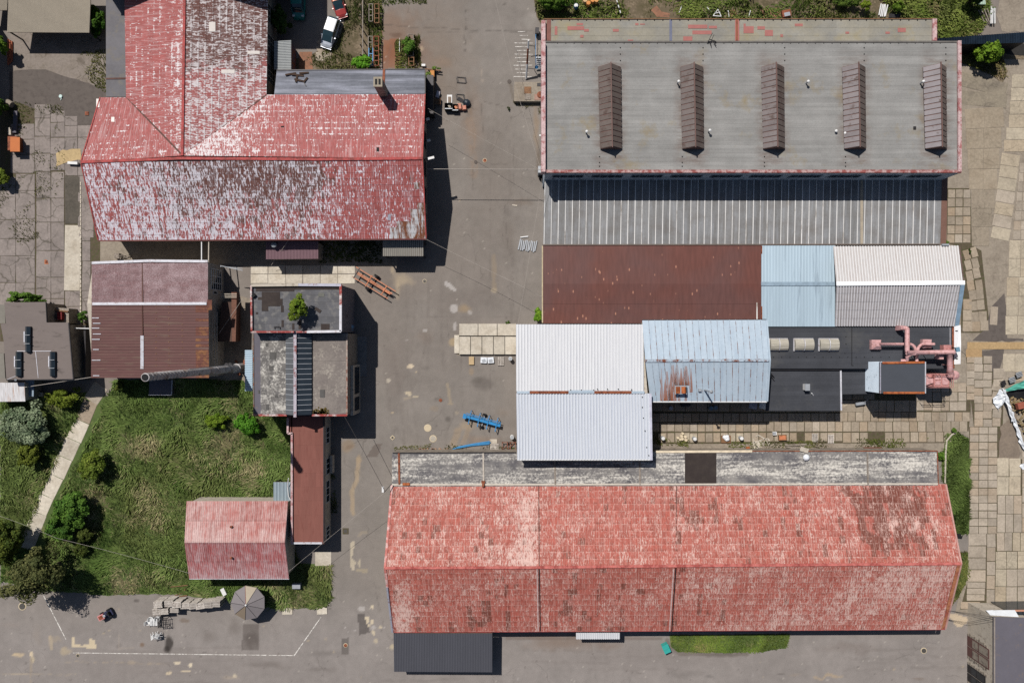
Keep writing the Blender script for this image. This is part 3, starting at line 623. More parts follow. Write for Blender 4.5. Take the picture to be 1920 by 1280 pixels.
def paving(name, label, loc):
    o = thing(name, label, 'paving', P(*loc)); o['kind'] = 'structure'; return o
pe = paving('slab_paving', 'tan concrete slab paving of the east yard and drive', (1850, 700))
slabs(pe, [(1812, 667), (1827, 667), (1827, 750), (1812, 750)], 1, 6, m_slab); slabs(pe, [(1826, 667), (1860, 668), (1860, 800), (1826, 800)], 2, 9, m_slab, jit=.03)
slabs(pe, [(1818, 800), (1870, 800), (1869, 1000), (1817, 1000)], 3, 14, m_slab); slabs(pe, [(1816, 1000), (1850, 1000), (1848, 1090), (1813, 1090)], 1, 4, m_slab)
slabs(pe, [(1813, 1090), (1848, 1090), (1846, 1126), (1812, 1126)], 1, 3, m_slab); slabs(pe, [(1802, 1127), (1838, 1127), (1837, 1141), (1800, 1141)], 1, 1, m_slab)
slabs(pe, [(1850, 1000), (1867, 1000), (1865, 1130), (1849, 1130)], 1, 5, m_slab)
slabs(pe, [(1869, 858), (1914, 858), (1914, 928), (1869, 928)], 2, 2, m_slabp, mat2=m_slab); slabs(pe, [(1870, 928), (1916, 928), (1916, 998), (1869, 998)], 3, 2, m_slab, mat2=m_slabp)
slabs(pe, [(1868, 998), (1898, 998), (1898, 1033), (1868, 1033)], 2, 1, m_slab); slabs(pe, [(1898, 998), (1928, 998), (1928, 1033), (1898, 1033)], 2, 1, m_slabp)
slabs(pe, [(1867, 1033), (1928, 1033), (1928, 1132), (1865, 1132)], 3, 3, m_slabp, mat2=m_slab, p2=.35); slabs(pe, [(1916, 830), (1930, 830), (1930, 998), (1916, 998)], 1, 6, m_slab)
slabs(pe, [(1862, 690), (1884, 690), (1884, 730), (1862, 730)], 1, 2, m_slab); slabs(pe, [(1880, 663), (1926, 663), (1926, 697), (1880, 697)], 2, 1, m_slabp); slabs(pe, [(1880, 697), (1926, 697), (1926, 715), (1880, 715)], 2, 1, m_slab)
slabs(pe, [(1860, 715), (1880, 720), (1876, 800), (1860, 800)], 1, 5, m_slab, jit=.04)
pn = paving('slab_paving', 'pale concrete slab paving of the north east lane', (1890, 400))
slabs(pn, [(1898, 140), (1936, 140), (1930, 240), (1890, 240)], 1, 4, m_slabp); slabs(pn, [(1888, 240), (1930, 240), (1926, 285), (1880, 285)], 1, 2, m_slabp)
slabs(pn, [(1878, 286), (1913, 291), (1892, 454), (1857, 446)], 1, 7, m_slabp, mat2=m_slab, p2=.2)
slabs(pn, [(1912, 306), (1928, 306), (1928, 450), (1898, 450)], 2, 8, m_slab, .06); slabs(pn, [(1892, 450), (1936, 450), (1936, 520), (1890, 520)], 2, 2, m_slabp); slabs(pn, [(1888, 520), (1934, 520), (1930, 628), (1884, 628)], 2, 3, m_slabp)
slabs(pn, [(1777, 355), (1820, 355), (1820, 456), (1775, 456)], 3, 6, m_slabs, .09, mat2=m_slab, p2=.2)
slabs(pn, [(1806, 470), (1830, 462), (1855, 622), (1822, 622)], 2, 8, m_slabs, .07, jit=.05); slabs(pn, [(1806, 560), (1822, 560), (1824, 622), (1804, 622)], 1, 3, m_slabs, .07)
slabs(pn, [(1857, 574), (1872, 575), (1870, 610), (1855, 609)], 1, 1, m_slab)
slabs(pn, [(1808, 205), (1884, 200), (1868, 356), (1818, 356)], 2, 4, concrete('broad_tan_concrete', C(162, 149, 131), C(144, 130, 112), .06, 0.2, .4, tint=None), .04); slabs(pn, [(1800, 130), (1888, 160), (1888, 200), (1800, 200)], 1, 2, concrete('stained_grey_concrete', C(148, 138, 122), C(108, 100, 92), .05, .3, .5, tint=None), .05)
slabs(pn, [(1822, 356), (1868, 356), (1852, 462), (1822, 462)], 1, 3, concrete('rough_brown_concrete', C(154, 142, 126), C(136, 125, 110), .04, .3, .8, tint=None), .05)
slab_obj(pn, *P(1872, 648)[:2], 8.6, 1.0, 0, concrete('tan_concrete_strip', C(184, 156, 116), C(170, 142, 104), .02, tint=None), .08)
slab_obj(pn, *P(1826, 662)[:2], 2.2, 1.1, 0, concrete('tan_concrete_pad', C(180, 150, 112), C(166, 138, 102), .02, tint=None), .06)
ps = paving('slab_paving', 'brown concrete slab paving of the south yard between the workshops and long hall', (1480, 790))
slabs(ps, [(1222, 726), (1640, 726), (1640, 773), (1222, 771)], 20, 2, m_slabs, .07); slabs(ps, [(1222, 774), (1580, 774), (1580, 791), (1222, 791)], 24, 1, m_slabs, .07); slabs(ps, [(1222, 792), (1580, 790), (1580, 809), (1222, 809)], 25, 1, m_slabs, .07, mat2=m_slab)
slabs(ps, [(1222, 811), (1580, 810), (1580, 827), (1222, 830)], 25, 1, m_slabs, .10, .05, .08, mat2=m_slabp, p2=.12)
slabs(ps, [(1575, 750), (1720, 750), (1720, 772), (1575, 772)], 10, 1, m_slabs, .06); slabs(ps, [(1575, 772), (1818, 772), (1818, 790), (1575, 790)], 17, 1, m_slabs, .06, mat2=m_slab); slabs(ps, [(1580, 790), (1818, 790), (1810, 809), (1580, 809)], 15, 1, m_slabs, .07)
slabs(ps, [(1580, 810), (1790, 810), (1780, 828), (1580, 830)], 13, 1, m_slabs, .10, .05, .1); slabs(ps, [(1716, 700), (1812, 700), (1812, 770), (1716, 770)], 6, 4, m_slab, .06, jit=.03)
# platform, footpath, west yard
pl = thing('loading_ramp', 'bleached concrete loading ramp of big slabs beside the white roof', 'ramp', P(915, 635))
for (x0, y0, x1, y1, n) in ((861, 607, 968, 629, 3), (861, 631, 968, 664, 5)):
    for i in range(n):
        a = P(x0 + (x1 - x0) * i / n, y1); b = P(x0 + (x1 - x0) * (i + 1) / n, y0)
        mb = MB(); mb.prism([(a.x + .04, a.y), (b.x - .04, a.y), (b.x - .04, b.y), (a.x + .04, b.y)], 0, 0.42); mb.build('slab', m_concl, pl)
mb = MB(); a = P(852, 662); b = P(861, 628); mb.prism([(a.x, a.y), (b.x, a.y), (b.x, b.y), (a.x, b.y)], [0, 0, 0, 0], [.08, .3, .3, .08]); mb.build('kerb', m_concl, pl)
fp = paving('footpath', 'pale concrete slab footpath crossing the lawn', (120, 880))
pc = [(190, 722), (170, 752), (155, 790), (138, 825), (122, 858), (106, 893), (88, 930), (74, 962), (62, 995), (48, 1028)]
for i in range(len(pc) - 1):
    a, b = P(*pc[i]), P(*pc[i + 1]); d = b - a
    slab_obj(fp, (a.x + b.x) / 2, (a.y + b.y) / 2, d.length - .06, 2.1 + R.uniform(-.1, .1), math.atan2(d.y, d.x) + R.gauss(0, .02), m_concl if i > 1 else m_slab, .05)
WEST = [(20, 60), (205, 60), (205, 182), (185, 190), (152, 300), (190, 455), (190, 490), (172, 600), (172, 650), (60, 640), (0, 600), (0, 330), (20, 330)]
sheet('cracked_yard', [(20, 55), (205, 55), (205, 180), (90, 135), (20, 135)], 0.010, m_crackf, 'crazed old concrete in front of the open tan shed', 'concrete ground', 0)
sheet('asphalt_patch', [(18, 134), (45, 131), (85, 131), (120, 142), (200, 168), (205, 183), (168, 245), (160, 250), (120, 232), (85, 212), (45, 196), (18, 190)], 0.026, m_tarry, 'dark smooth asphalt patch across the cracked west yard', 'asphalt', 1, 12, 17)
sheet('cracked_yard', [(0, 192), (200, 192), (200, 640), (0, 640)], 0.008, m_joint, 'earth and weeds in the joints of the broken west yard', 'ground', 0)
pw = paving('cracked_slab_paving', 'cracked and sunken concrete slabs of the west yard', (90, 420))
def cell(x0, y0, x1, y1, m=m_crackc):
    a, b = P(x0, y1), P(x1, y0); slab_obj(pw, (a.x + b.x) / 2, (a.y + b.y) / 2, b.x - a.x - R.uniform(.03, .10), b.y - a.y - R.uniform(.03, .10), R.gauss(0, .014), m, .05)
for x0, x1, ys in ((20, 65, [232, 262, 290, 325]), (65, 95, [196, 222, 256, 288, 322]), (95, 122, [208, 230, 258, 290, 320]), (122, 146, [218, 236, 258, 288, 330]), (146, 176, [235, 258, 290, 330, 380, 446]),
                   (0, 30, [332, 370, 412, 448, 480, 530, 600]), (30, 66, [326, 358, 410, 448, 480, 530, 575]), (68, 96, [322, 372, 417, 470, 520, 560, 610]), (96, 121, [322, 372, 417, 470, 520, 560, 610]), (122, 151, [545, 575, 604, 635]), (154, 170, [340, 392, 420, 452, 490, 545, 565, 606])):
    for y0, y1 in zip(ys[:-1], ys[1:]): cell(x0, y0, x1, y1)
cell(122, 330, 151, 420, concrete('dark_mossy_concrete', C(96, 90, 82), C(74, 70, 64), .02, .3, .6, tint=None)); cell(121, 422, 151, 545, m_concl)
sheet('sand_patch', [(105, 287), (118, 281), (152, 280), (155, 300), (126, 304), (107, 312)], 0.07, concrete('yellow_sand_patch', C(196, 172, 130), C(178, 154, 116), .02, tint=None), 'pale yellow mortar patch beside the hall corner', 'ground', 1.5, 8, 19)
k = thing('kerb_row', 'thin kerb line of pale bricks running beside the hall', 'kerb', P(152, 460))
for i in range(36):
    a = P(152, 345 + i * 8.3); MB().box((a.x, a.y, .06), (.16, .5, .12), R.gauss(0, .03)).build('kerb_stone', m_concl, k)
pb = paving('slab_paving', 'sandy concrete slab paving behind the flat roofed workshop', (570, 518))
slabs(pb, [(470, 497), (666, 497), (666, 514), (470, 514)], 6, 1, m_concl, .06); slabs(pb, [(470, 514), (666, 514), (666, 532), (470, 532)], 6, 1, m_concl, .06)
slabs(pb, [(600, 80), (628, 50), (606, 118), (590, 112)], 1, 3, m_slab, .08); slabs(pb, [(636, 30), (650, 34), (620, 112), (606, 110)], 1, 4, m_slab, .1, jit=.08)
sheet('concrete_pad', [(591, 1033), (621, 1033), (621, 1060), (591, 1060)], .03, m_concl, 'pale concrete pad at the south end of the narrow red roof', 'concrete ground', 0)
for i, (x, y, w, h) in enumerate(((539, 1145, 19, 12), (604, 1144, 19, 13))):
    a = P(x, y); tag(MB().box((a.x, a.y, .05), (w / S, h / S, .1), .05).build('kerb_block', m_concl), ('pale concrete block at the kerb nearer the umbrella', 'pale concrete block at the kerb corner of the lawn')[i], 'concrete block')

# painted lines
def line(pts, w, label):
    mb = MB()
    for a, b in zip(pts[:-1], pts[1:]):
        a, b = P(*a), P(*b); d = (b - a).normalized(); n = Vector((-d.y, d.x, 0)) * w / 2; z = Vector((0, 0, .018))
        L = (b - a).length; m = max(1, int(L / .8))
        for i in range(m):
            p, q = a + (b - a) * (i / m), a + (b - a) * ((i + 1) / m)
            n2 = n * R.uniform(.8, 1.1); mb.poly([p + n2 + z, p - n2 + z, q - n2 + z, q + n2 + z])
    tag(mb.build('road_marking', m_line), label, 'road marking', kind='structure')
line([(81, 1114), (124, 1198)], .14, 'slanting white painted line at the west end of the bay'); line([(137, 1223), (551, 1228)], .11, 'long white painted line along the parking bay'); line([(551, 1229), (602, 1156)], .13, 'slanting white painted line at the east end of the bay')
for i in range(13):
    y = 60 + i * 7.0; line([(963 + (i % 3) * 3 + (8 if i < 3 else 0), y), (985 + (i * 5) % 16, y + R.uniform(-.6, .6))], .10, 'faint white bay line on the asphalt beside the leaning pole')
# manholes and drains
m_iron = M('cast_iron', C(92, 88, 84), .6, .3, .15, 4); m_ring = M('concrete_ring', C(206, 190, 162), .9, 0, .08, 3)
def manhole(x, y, r, label, ring=True, lid=m_ring):
    t = thing('manhole', label, 'manhole', P(x, y)); p = P(x, y)
    if ring: MB().lathe(p, [(r, 0), (r, .02), (r * .9, .035)], 20).build('surround', m_ring, t)
    MB().lathe(p + Vector((0, 0, .004)), [(r * .78, 0), (r * .78, .045), (r * .3, .05)], 18).build('lid', lid, t)
manhole(802, 802, .52, 'round pale concrete manhole cover nearer the harrow'); manhole(812, 822, .5, 'round pale manhole cover close to the weathered white roof', True, M('cover', C(180, 172, 160), .9))
manhole(826, 750, .3, 'small rusty brown round cover in the asphalt', False, m_rust); manhole(796, 527, .28, 'small round drain cover near the orange trailer', True, m_iron); manhole(1732, 1219, .42, 'round iron manhole in a square pale collar east of the grass verge', True, m_iron)
manhole(909, 301, .3, 'round drain cover on the north road, eastern of a pair', True, m_rust); manhole(892, 304, .3, 'faint round asphalt coloured cover on the north road, western of a pair', False, m_tarry); manhole(146, 1228, .25, 'small round valve cover beside the long white line', True, m_iron)
manhole(955, 153, .35, 'ring shaped cover beside the loading dock', False, m_tarry); manhole(648, 1209, .3, 'rusty square framed drain in a dark patch of road', True, m_rust); manhole(146, 797, .38, 'round cover in the pale footpath', False, m_concl)
manhole(42, 1136, .55, 'oval pale manhole collar in the shade of the conifer', True, m_iron); manhole(678, 995, .01, 'tiny road stud near the narrow red roof', False, m_rust)
for x, y, w, lab in ((736, 820, .5, 'square pale framed gully grate set diagonally'), (648, 995, .8, 'square mossy drain cover in the lane'), (88, 491, .6, 'small square orange rusted cover on the west yard')):
    t = thing('drain_cover', lab, 'drain', P(x, y)); p = P(x, y); rz = .78 if x == 736 else 0
    MB().box(p + Vector((0, 0, .03)), (w, w, .06), rz).build('frame', m_ring if x == 736 else (m_orange if x == 88 else m_joint), t); MB().box(p + Vector((0, 0, .04)), (w * .6, w * .6, .06), rz).build('grate', m_iron if x != 88 else m_rust, t)
# ---------------------------------------------------------------- building helpers
def clip_poly(pts, cl):
    """Sutherland-Hodgman in xy; pts carry (x,y,z,u,v)"""
    area = sum(a[0] * b[1] - b[0] * a[1] for a, b in zip(cl, cl[1:] + cl[:1]))
    if area < 0: cl = cl[::-1]
    for a, b in zip(cl, cl[1:] + cl[:1]):
        out = []; f = lambda p: (b[0] - a[0]) * (p[1] - a[1]) - (b[1] - a[1]) * (p[0] - a[0])
        for i in range(len(pts)):
            p, q = pts[i], pts[(i + 1) % len(pts)]; fp, fq = f(p), f(q)
            if fp >= 0: out.append(p)
            if (fp >= 0) != (fq >= 0):
                t = fp / (fp - fq); out.append(tuple(p[k] + (q[k] - p[k]) * t for k in range(5)))
        pts = out
        if len(pts) < 3: return []
    return pts

def sheets(parent, quad, nu, nv, mat, wear=None, name='roof_sheet', cap=300, lift=.035, clip=None, matfn=None, rib=0, amp=.04, over=.05, seed=1, jit=0.0, base=.0, stuff=None, wj=(0, 0)):
    """individual sheets covering the plane eaveL, eaveR, ridgeR, ridgeL (photo x, y, height)"""
    r = random.Random(seed); q = [P(*p) for p in quad]
    n = (q[1] - q[0]).cross(q[3] - q[0]).normalized()
    if n.z < 0: n = -n
    Lu = ((q[1] - q[0]).length + (q[2] - q[3]).length) / 2; Lv = ((q[3] - q[0]).length + (q[2] - q[1]).length) / 2
    B = lambda u, v: (q[0] * (1 - u) + q[1] * u) * (1 - v) + (q[3] * (1 - u) + q[2] * u) * v
    cl = [tuple(P(*p)[:2]) for p in clip] if clip else None
    items = []
    wf = wear or (lambda x, y: (0, 0))
    r2 = random.Random(seed + 77); rw = [r2.gauss(0, .6) for _ in range(nu)]; rb_ = [r2.random() for _ in range(nu)]
    for j in range(nv):
        for i in range(nu):
            rn = r.random(); jz = r.uniform(0, jit); q_ = r2.random()
            if q_ < .4: rw[i] = r2.gauss(0, .6) if q_ > .2 else rw[i - 1]
            if r2.random() < .5: rb_[i] = r2.random() if r2.random() < .7 else rb_[i - 1]
            ja, jb = wj[0] * (rw[i] + .5 * r2.gauss(0, .6)), wj[1] * (1 if rb_[i] > .9 else (.4 if rb_[i] > .75 else 0)) + wj[1] * .3 * (rn - .5)
            u0, u1 = i / nu, (i + 1) / nu; v0, v1 = max(0, j / nv - over / Lv * (j > 0)), (j + 1) / nv
            V = []; F = []; U = []; W = []
            if cl:
                pts = []
                for u, v, l in ((u0, v0, lift), (u1, v0, lift), (u1, v1, .008), (u0, v1, .008)):
                    p = B(u, v) + n * (l + base); pts.append((p.x, p.y, p.z, u, v))
                pts = clip_poly(pts, cl)
                if len(pts) < 3: continue
                for p in pts:
                    V.append(Vector(p[:3])); U.append((p[3] * Lu, p[4] * Lv)); x, y = PX(V[-1]); w = wf(x, y); W.append((w[0], w[1], rn, (p[4] - v0) / (v1 - v0)))
                F = [tuple(range(len(V)))]
            elif rib:
                prof = []
                for k in range(rib):
                    for a, hgt in ((0, 0), (.30, 0), (.42, 1), (.70, 1), (.82, 0)): prof.append(((k + a) / rib, hgt))
                prof.append((1, 0))
                for v, l in ((v0, lift), (v1, .008)):
                    for a, hgt in prof:
                        u = u0 + (u1 - u0) * a; p = B(u, v) + n * (l + base + hgt * amp); V.append(p); U.append((u * Lu, v * Lv)); x, y = PX(p); w = wf(x, y); W.append((w[0], w[1], rn, 0 if v == v0 else 1))
                m = len(prof); F = [(k, k + 1, m + k + 1, m + k) for k in range(m - 1)]
            else:
                for u, v, l, lv in ((u0, v0, lift, 0), (u1, v0, lift, 0), (u1, v1, .006, 1), (u0, v1, .006, 1), (u0, v0, 0, 0), (u1, v0, 0, 0)):
                    p = B(u, v) + n * (l + base + jz); V.append(p); U.append((u * Lu, v * Lv)); x, y = PX(p); w = wf(x, y); W.append((w[0], w[1], rn, lv))
                F = [(0, 1, 2, 3), (4, 5, 1, 0), (4, 0, 3), (1, 5, 2)]
            if rib and not wear: W = [(prof[k % len(prof)][1], 0, rn, 1) for k in range(len(V))]
            c = sum(V, Vector()) / len(V); m = mat
            if matfn: m = matfn(*PX(c)) or mat
            if wear and (wj[0] or wj[1]): W = [(t[0] + ja, t[1] + jb, t[2], t[3]) for t in W]; rn += jb * 9
            items.append((rn, V, F, U, W, m))
    if len(items) > cap: items.sort(key=lambda t: -t[0])
    for rn, V, F, U, W, m in items[:cap]: mk(name, V, F, m, parent, uv=U, wear=W)
    rest = items[cap:]
    if rest:
        by = {}
        for it in rest: by.setdefault(it[5].name, []).append(it)
        for ms in by.values():
            V = []; F = []; U = []; W = []
            for _, v, f, u, w, m in ms:
                b = len(V); V += v; F += [tuple(b + i for i in t) for t in f]; U += u; W += w
            o = mk(stuff or name + 'ing', V, F, ms[0][5], parent, uv=U, wear=W); o['kind'] = 'stuff'

def inset(pts, d):
    c = sum((Vector(p[:2]) for p in pts), Vector((0, 0))) / len(pts); out = []
    n = len(pts)
    for i in range(n):
        a, b, e = Vector(pts[i - 1][:2]), Vector(pts[i][:2]), Vector(pts[(i + 1) % n][:2])
        d1 = (b - a).normalized(); d2 = (e - b).normalized()
        n1 = Vector((-d1.y, d1.x)); n2 = Vector((-d2.y, d2.x))
        if n1.dot(c - b) < 0 and n > 2: n1 = -n1
        if n2.dot(c - b) < 0: n2 = -n2
        m = (n1 + n2); out.append(b + m * (d / max(m.dot(n1), .3)))
    return out

def block(parent, pts, h, mat, ins=.1, z0=0, name='wall', drop=.1):
    """wall box under a roof outline given as photo points at height h"""
    w = [P(x, y, h) for x, y in pts]; q = inset(w, ins)
    return MB().prism([tuple(p) for p in q], z0, h - drop).build(name, mat, parent)

def flat(parent, pts, h, mat, th=.14, name='roof'):
    w = [P(x, y, h) for x, y in pts]
    return MB().prism([tuple(p[:2]) for p in w], h - th, h).build(name, mat, parent)

def gable_body(parent, eN, eS, rg, mat, ins=.2, name='wall'):
    """eN, eS, rg: (left, right) photo points with heights"""
    a = [P(*eN[0]), P(*eN[1]), P(*eS[1]), P(*eS[0])]; f = inset(a, ins); rl, rr = P(*rg[0]), P(*rg[1])
    dx = Vector((ins, 0, 0)); mid_l = (f[0] + f[3]) / 2; mid_r = (f[1] + f[2]) / 2
    V = [(p[0], p[1], 0) for p in f] + [(p[0], p[1], a[i].z - .12) for i, p in enumerate(f)] + [(mid_l[0], rl.y, rl.z - .16), (mid_r[0], rr.y, rr.z - .16)]
    F = [(3, 2, 1, 0), (0, 1, 5, 4), (2, 3, 7, 6), (1, 2, 6, 9, 5), (3, 0, 4, 8, 7), (4, 5, 9, 8), (6, 7, 8, 9)]
    return mk(name, V, F, mat, parent)

def edge(parent, pts, w, h, mat, name='edge_trim', dz=0.0):
    mb = MB(); p = [P(*t) + Vector((0, 0, dz)) for t in pts]
    for a, b in zip(p[:-1], p[1:]): mb.beam(a, b, w, h)
    return mb.build(name, mat, parent)

def window(parent, a, b, z0, z1, nx, ny, fm=None, gm=None, out=.05, fw=.07):
    """frame and panes on the wall line a-b (world xy), facing the right-hand side of a->b"""
    a, b = Vector((a[0], a[1], 0)), Vector((b[0], b[1], 0)); L = (b - a).length; t = (b - a) / L; n = Vector((t.y, -t.x, 0)); z = Vector((0, 0, 1))
    mb = MB()
    for i in range(nx + 1): x = L * i / nx; mb.obox(a, t, n, z, (x - fw / 2, x + fw / 2), (-.05, out), (z0, z1))
    for j in range(ny + 1): y = z0 + (z1 - z0) * j / ny; mb.obox(a, t, n, z, (0, L), (-.05, out - .004), (y - fw / 2, y + fw / 2))
    w = mb.build('window', fm or m_white_p, parent)
    for i in range(nx):
        for j in range(ny):
            x0, x1 = L * i / nx, L * (i + 1) / nx; y0, y1 = z0 + (z1 - z0) * j / ny, z0 + (z1 - z0) * (j + 1) / ny
            MB().obox(a, t, n, z, (x0 + fw / 2 + .002, x1 - fw / 2 - .002), (-.04, out * .4), (y0 + fw / 2 + .002, y1 - fw / 2 - .002)).build('pane', gm or m_glassd, w)
    return w

def door(parent, a, b, z1, m, out=.05):
    a, b = Vector((a[0], a[1], 0)), Vector((b[0], b[1], 0)); L = (b - a).length; t = (b - a) / L; n = Vector((t.y, -t.x, 0)); z = Vector((0, 0, 1))
    d = MB().obox(a, t, n, z, (0, L), (-.05, out), (0, z1)).build('door', m, parent)
    MB().obox(a, t, n, z, (L * .85, L * .9), (out, out + .05), (1.0, 1.15)).build('handle', m_steel, d); return d

def lerp(a, b, t): return a + (b - a) * t
def sst(x, a, b): t = min(1, max(0, (x - a) / (b - a))); return t * t * (3 - 2 * t)

# ================================================================ 1. hall with the cross wing
b1 = thing('factory_hall', 'hall with peeling red and white roof and a cross wing running north', 'factory hall', P(480, 320))
E, RG = 4.8, 7.7
gable_body(b1, ((185, 182, E), (797, 178, E)), ((183, 449, E), (798, 446, E)), ((152, 304, RG), (792, 297, RG)), m_plaster, .35)
a = [P(236, 250, E), P(500, 250, E)]; yt = 47.4
w = MB(); xl, xr = a[0].x + .3, a[1].x - .3; xm = P(345, 100, RG).x
w.add([(xl, 24, 0), (xr, 24, 0), (xr, yt, 0), (xl, yt, 0), (xl, 24, E - .12), (xr, 24, E - .12), (xr, yt, E - .12), (xl, yt, E - .12), (xm, 24, RG - .16), (xm, yt, RG - .16)],
      [(0, 1, 5, 8, 4), (3, 7, 9, 6, 2), (1, 2, 6, 5), (0, 4, 7, 3), (4, 8, 9, 7), (5, 6, 9, 8)]); w.build('wall', m_plaster, b1)
def w_s(x, y):   # south slope
    t = .43 * (1 - sst(x, 330, 470)) + .36 * sst(x, 330, 470) * (1 - sst(x, 590, 690)) + .24 * sst(x, 590, 690)
    t += .05 * sst(y, 330, 440) * (x < 600) + .16 * sst(y, 395, 440) * sst(x, 660, 760)
    b = .70 * sst(x, 200, 380) * (1 - sst(x, 560, 690)) * (1.15 - .6 * sst(y, 320, 440)) + .30 * (1 - sst(x, 200, 380)) + .16 * sst(x, 690, 760)
    return t + .04, b
def m_s(x, y):
    if x > 735 and y > 398 + (795 - x) * .5 or (x > 776 and y > 378): return m_galv
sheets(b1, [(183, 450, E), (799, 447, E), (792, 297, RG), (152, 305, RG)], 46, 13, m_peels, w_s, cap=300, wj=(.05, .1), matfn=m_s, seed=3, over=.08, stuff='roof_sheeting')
def w_n(x, y):
    t = .20 + .08 * sst(x, 560, 420) if x > 343 else .15 + .14 * sst(y, 240, 300)
    if x > 343: t += .27 * (1 - sst(x, 360, 540)) + .06 * sst(y, 270, 190)
    return t, -.2
VAL_R = [(500, 178, E), (797, 177, E), (792, 297, RG), (342, 292, RG)]
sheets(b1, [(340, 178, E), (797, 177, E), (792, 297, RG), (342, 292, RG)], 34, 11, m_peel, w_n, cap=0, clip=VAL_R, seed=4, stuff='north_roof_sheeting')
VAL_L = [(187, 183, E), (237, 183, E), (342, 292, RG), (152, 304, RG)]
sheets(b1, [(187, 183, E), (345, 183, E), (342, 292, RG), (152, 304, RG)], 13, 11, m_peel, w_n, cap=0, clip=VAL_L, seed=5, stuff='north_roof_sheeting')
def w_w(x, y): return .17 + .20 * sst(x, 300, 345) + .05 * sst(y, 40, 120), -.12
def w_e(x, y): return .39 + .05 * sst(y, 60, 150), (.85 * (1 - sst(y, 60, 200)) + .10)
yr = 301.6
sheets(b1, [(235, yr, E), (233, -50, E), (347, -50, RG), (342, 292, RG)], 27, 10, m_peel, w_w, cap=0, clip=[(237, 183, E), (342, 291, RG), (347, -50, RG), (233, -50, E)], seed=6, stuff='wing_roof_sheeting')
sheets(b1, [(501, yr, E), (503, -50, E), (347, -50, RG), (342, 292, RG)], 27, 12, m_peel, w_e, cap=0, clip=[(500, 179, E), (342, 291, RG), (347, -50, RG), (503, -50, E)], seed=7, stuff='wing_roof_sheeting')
mr_cap = rusty('red_ridge_cap', C(180, 82, 80), C(140, 70, 66), .5, 1.2)
edge(b1, [(152, 304, RG), (342, 297, RG), (600, 299, RG), (792, 297, RG)], .34, .07, mr_cap, 'ridge_cap', .06); edge(b1, [(342, 292, RG), (347, -50, RG)], .32, .07, mr_cap, 'ridge_cap', .065)
mval = M('dark_valley_gutter', C(92, 60, 52), .7, 0, .2, 2)
edge(b1, [(237, 182, E), (342, 291, RG)], .22, .05, mval, 'valley_gutter', .05); edge(b1, [(500, 178, E), (362, 281, RG - .4)], .24, .05, mval, 'valley_gutter', .05)
edge(b1, [(184, 451, E), (799, 448, E)], .16, .14, M('red_brown_gutter', C(120, 60, 58), .6, 0, .15, 2), 'gutter', -.08); edge(b1, [(792, 297, RG), (799, 447, E)], .14, .1, mr_cap, 'verge_trim', .04); edge(b1, [(152, 304, RG), (184, 450, E)], .14, .1, mr_cap, 'verge_trim', .04); edge(b1, [(188, 183, E), (152, 303, RG)], .14, .1, mr_cap, 'verge_trim', .04); edge(b1, [(797, 177, E), (792, 297, RG)], .14, .1, mr_cap, 'verge_trim', .04)
def on_plane(q, x, y):
    """height of plane (three photo points with heights) under photo pixel"""
    a, b, c = [P(*t) for t in q]; n = (b - a).cross(c - a); o = Vector((0, 0, H)); d = P(x, y, 0) - o; t = n.dot(a - o) / n.dot(d); p = o + d * t; return p, n.normalized() * (1 if n.z > 0 else -1)
def patch(parent, q, x0, y0, x1, y1, m, name='patch_sheet', up=.06, th=.03, label=None):
    V = []
    for x, y in ((x0, y0), (x1, y0), (x1, y1), (x0, y1)):
        p, n = on_plane(q, x, y); V.append(p + n * up)
    for p in list(V): V.append(p - n * th)
    o = mk(name, V, [(0, 1, 2, 3), (4, 7, 6, 5), (0, 4, 5, 1), (1, 5, 6, 2), (2, 6, 7, 3), (3, 7, 4, 0)], m, parent)
    if label: o['label'] = label
    return o
PW_E = [(500, 179, E), (503, -50, E), (347, -50, RG)]; PN = [(500, 178, E), (797, 177, E), (792, 297, RG)]; PN_L = [(187, 183, E), (237, 183, E), (152, 304, RG)]; PS1 = [(183, 450, E), (799, 447, E), (792, 297, RG)]
m_trl = M('milky_roof_light', C(236, 228, 222), .4, 0, .06, 2)
for q, x0, y0, x1, y1 in ((PW_E, 392, 42, 404, 60), (PW_E, 464, 96, 487, 102), (PW_E, 415, 131, 440, 138), (PN_L, 209, 220, 215, 229), (PN_L, 181, 186, 187, 202)): patch(b1, q, x0, y0, x1, y1, m_trl, 'roof_light')
patch(b1, PN, 527, 232, 533, 241, m_black, 'roof_hatch'); patch(b1, PN, 706, 277, 711, 285, m_black, 'roof_hatch'); patch(b1, PS1, 727, 401, 733, 413, m_lav, 'patch_sheet'); patch(b1, PS1, 777, 342, 786, 354, m_galv, 'patch_sheet')
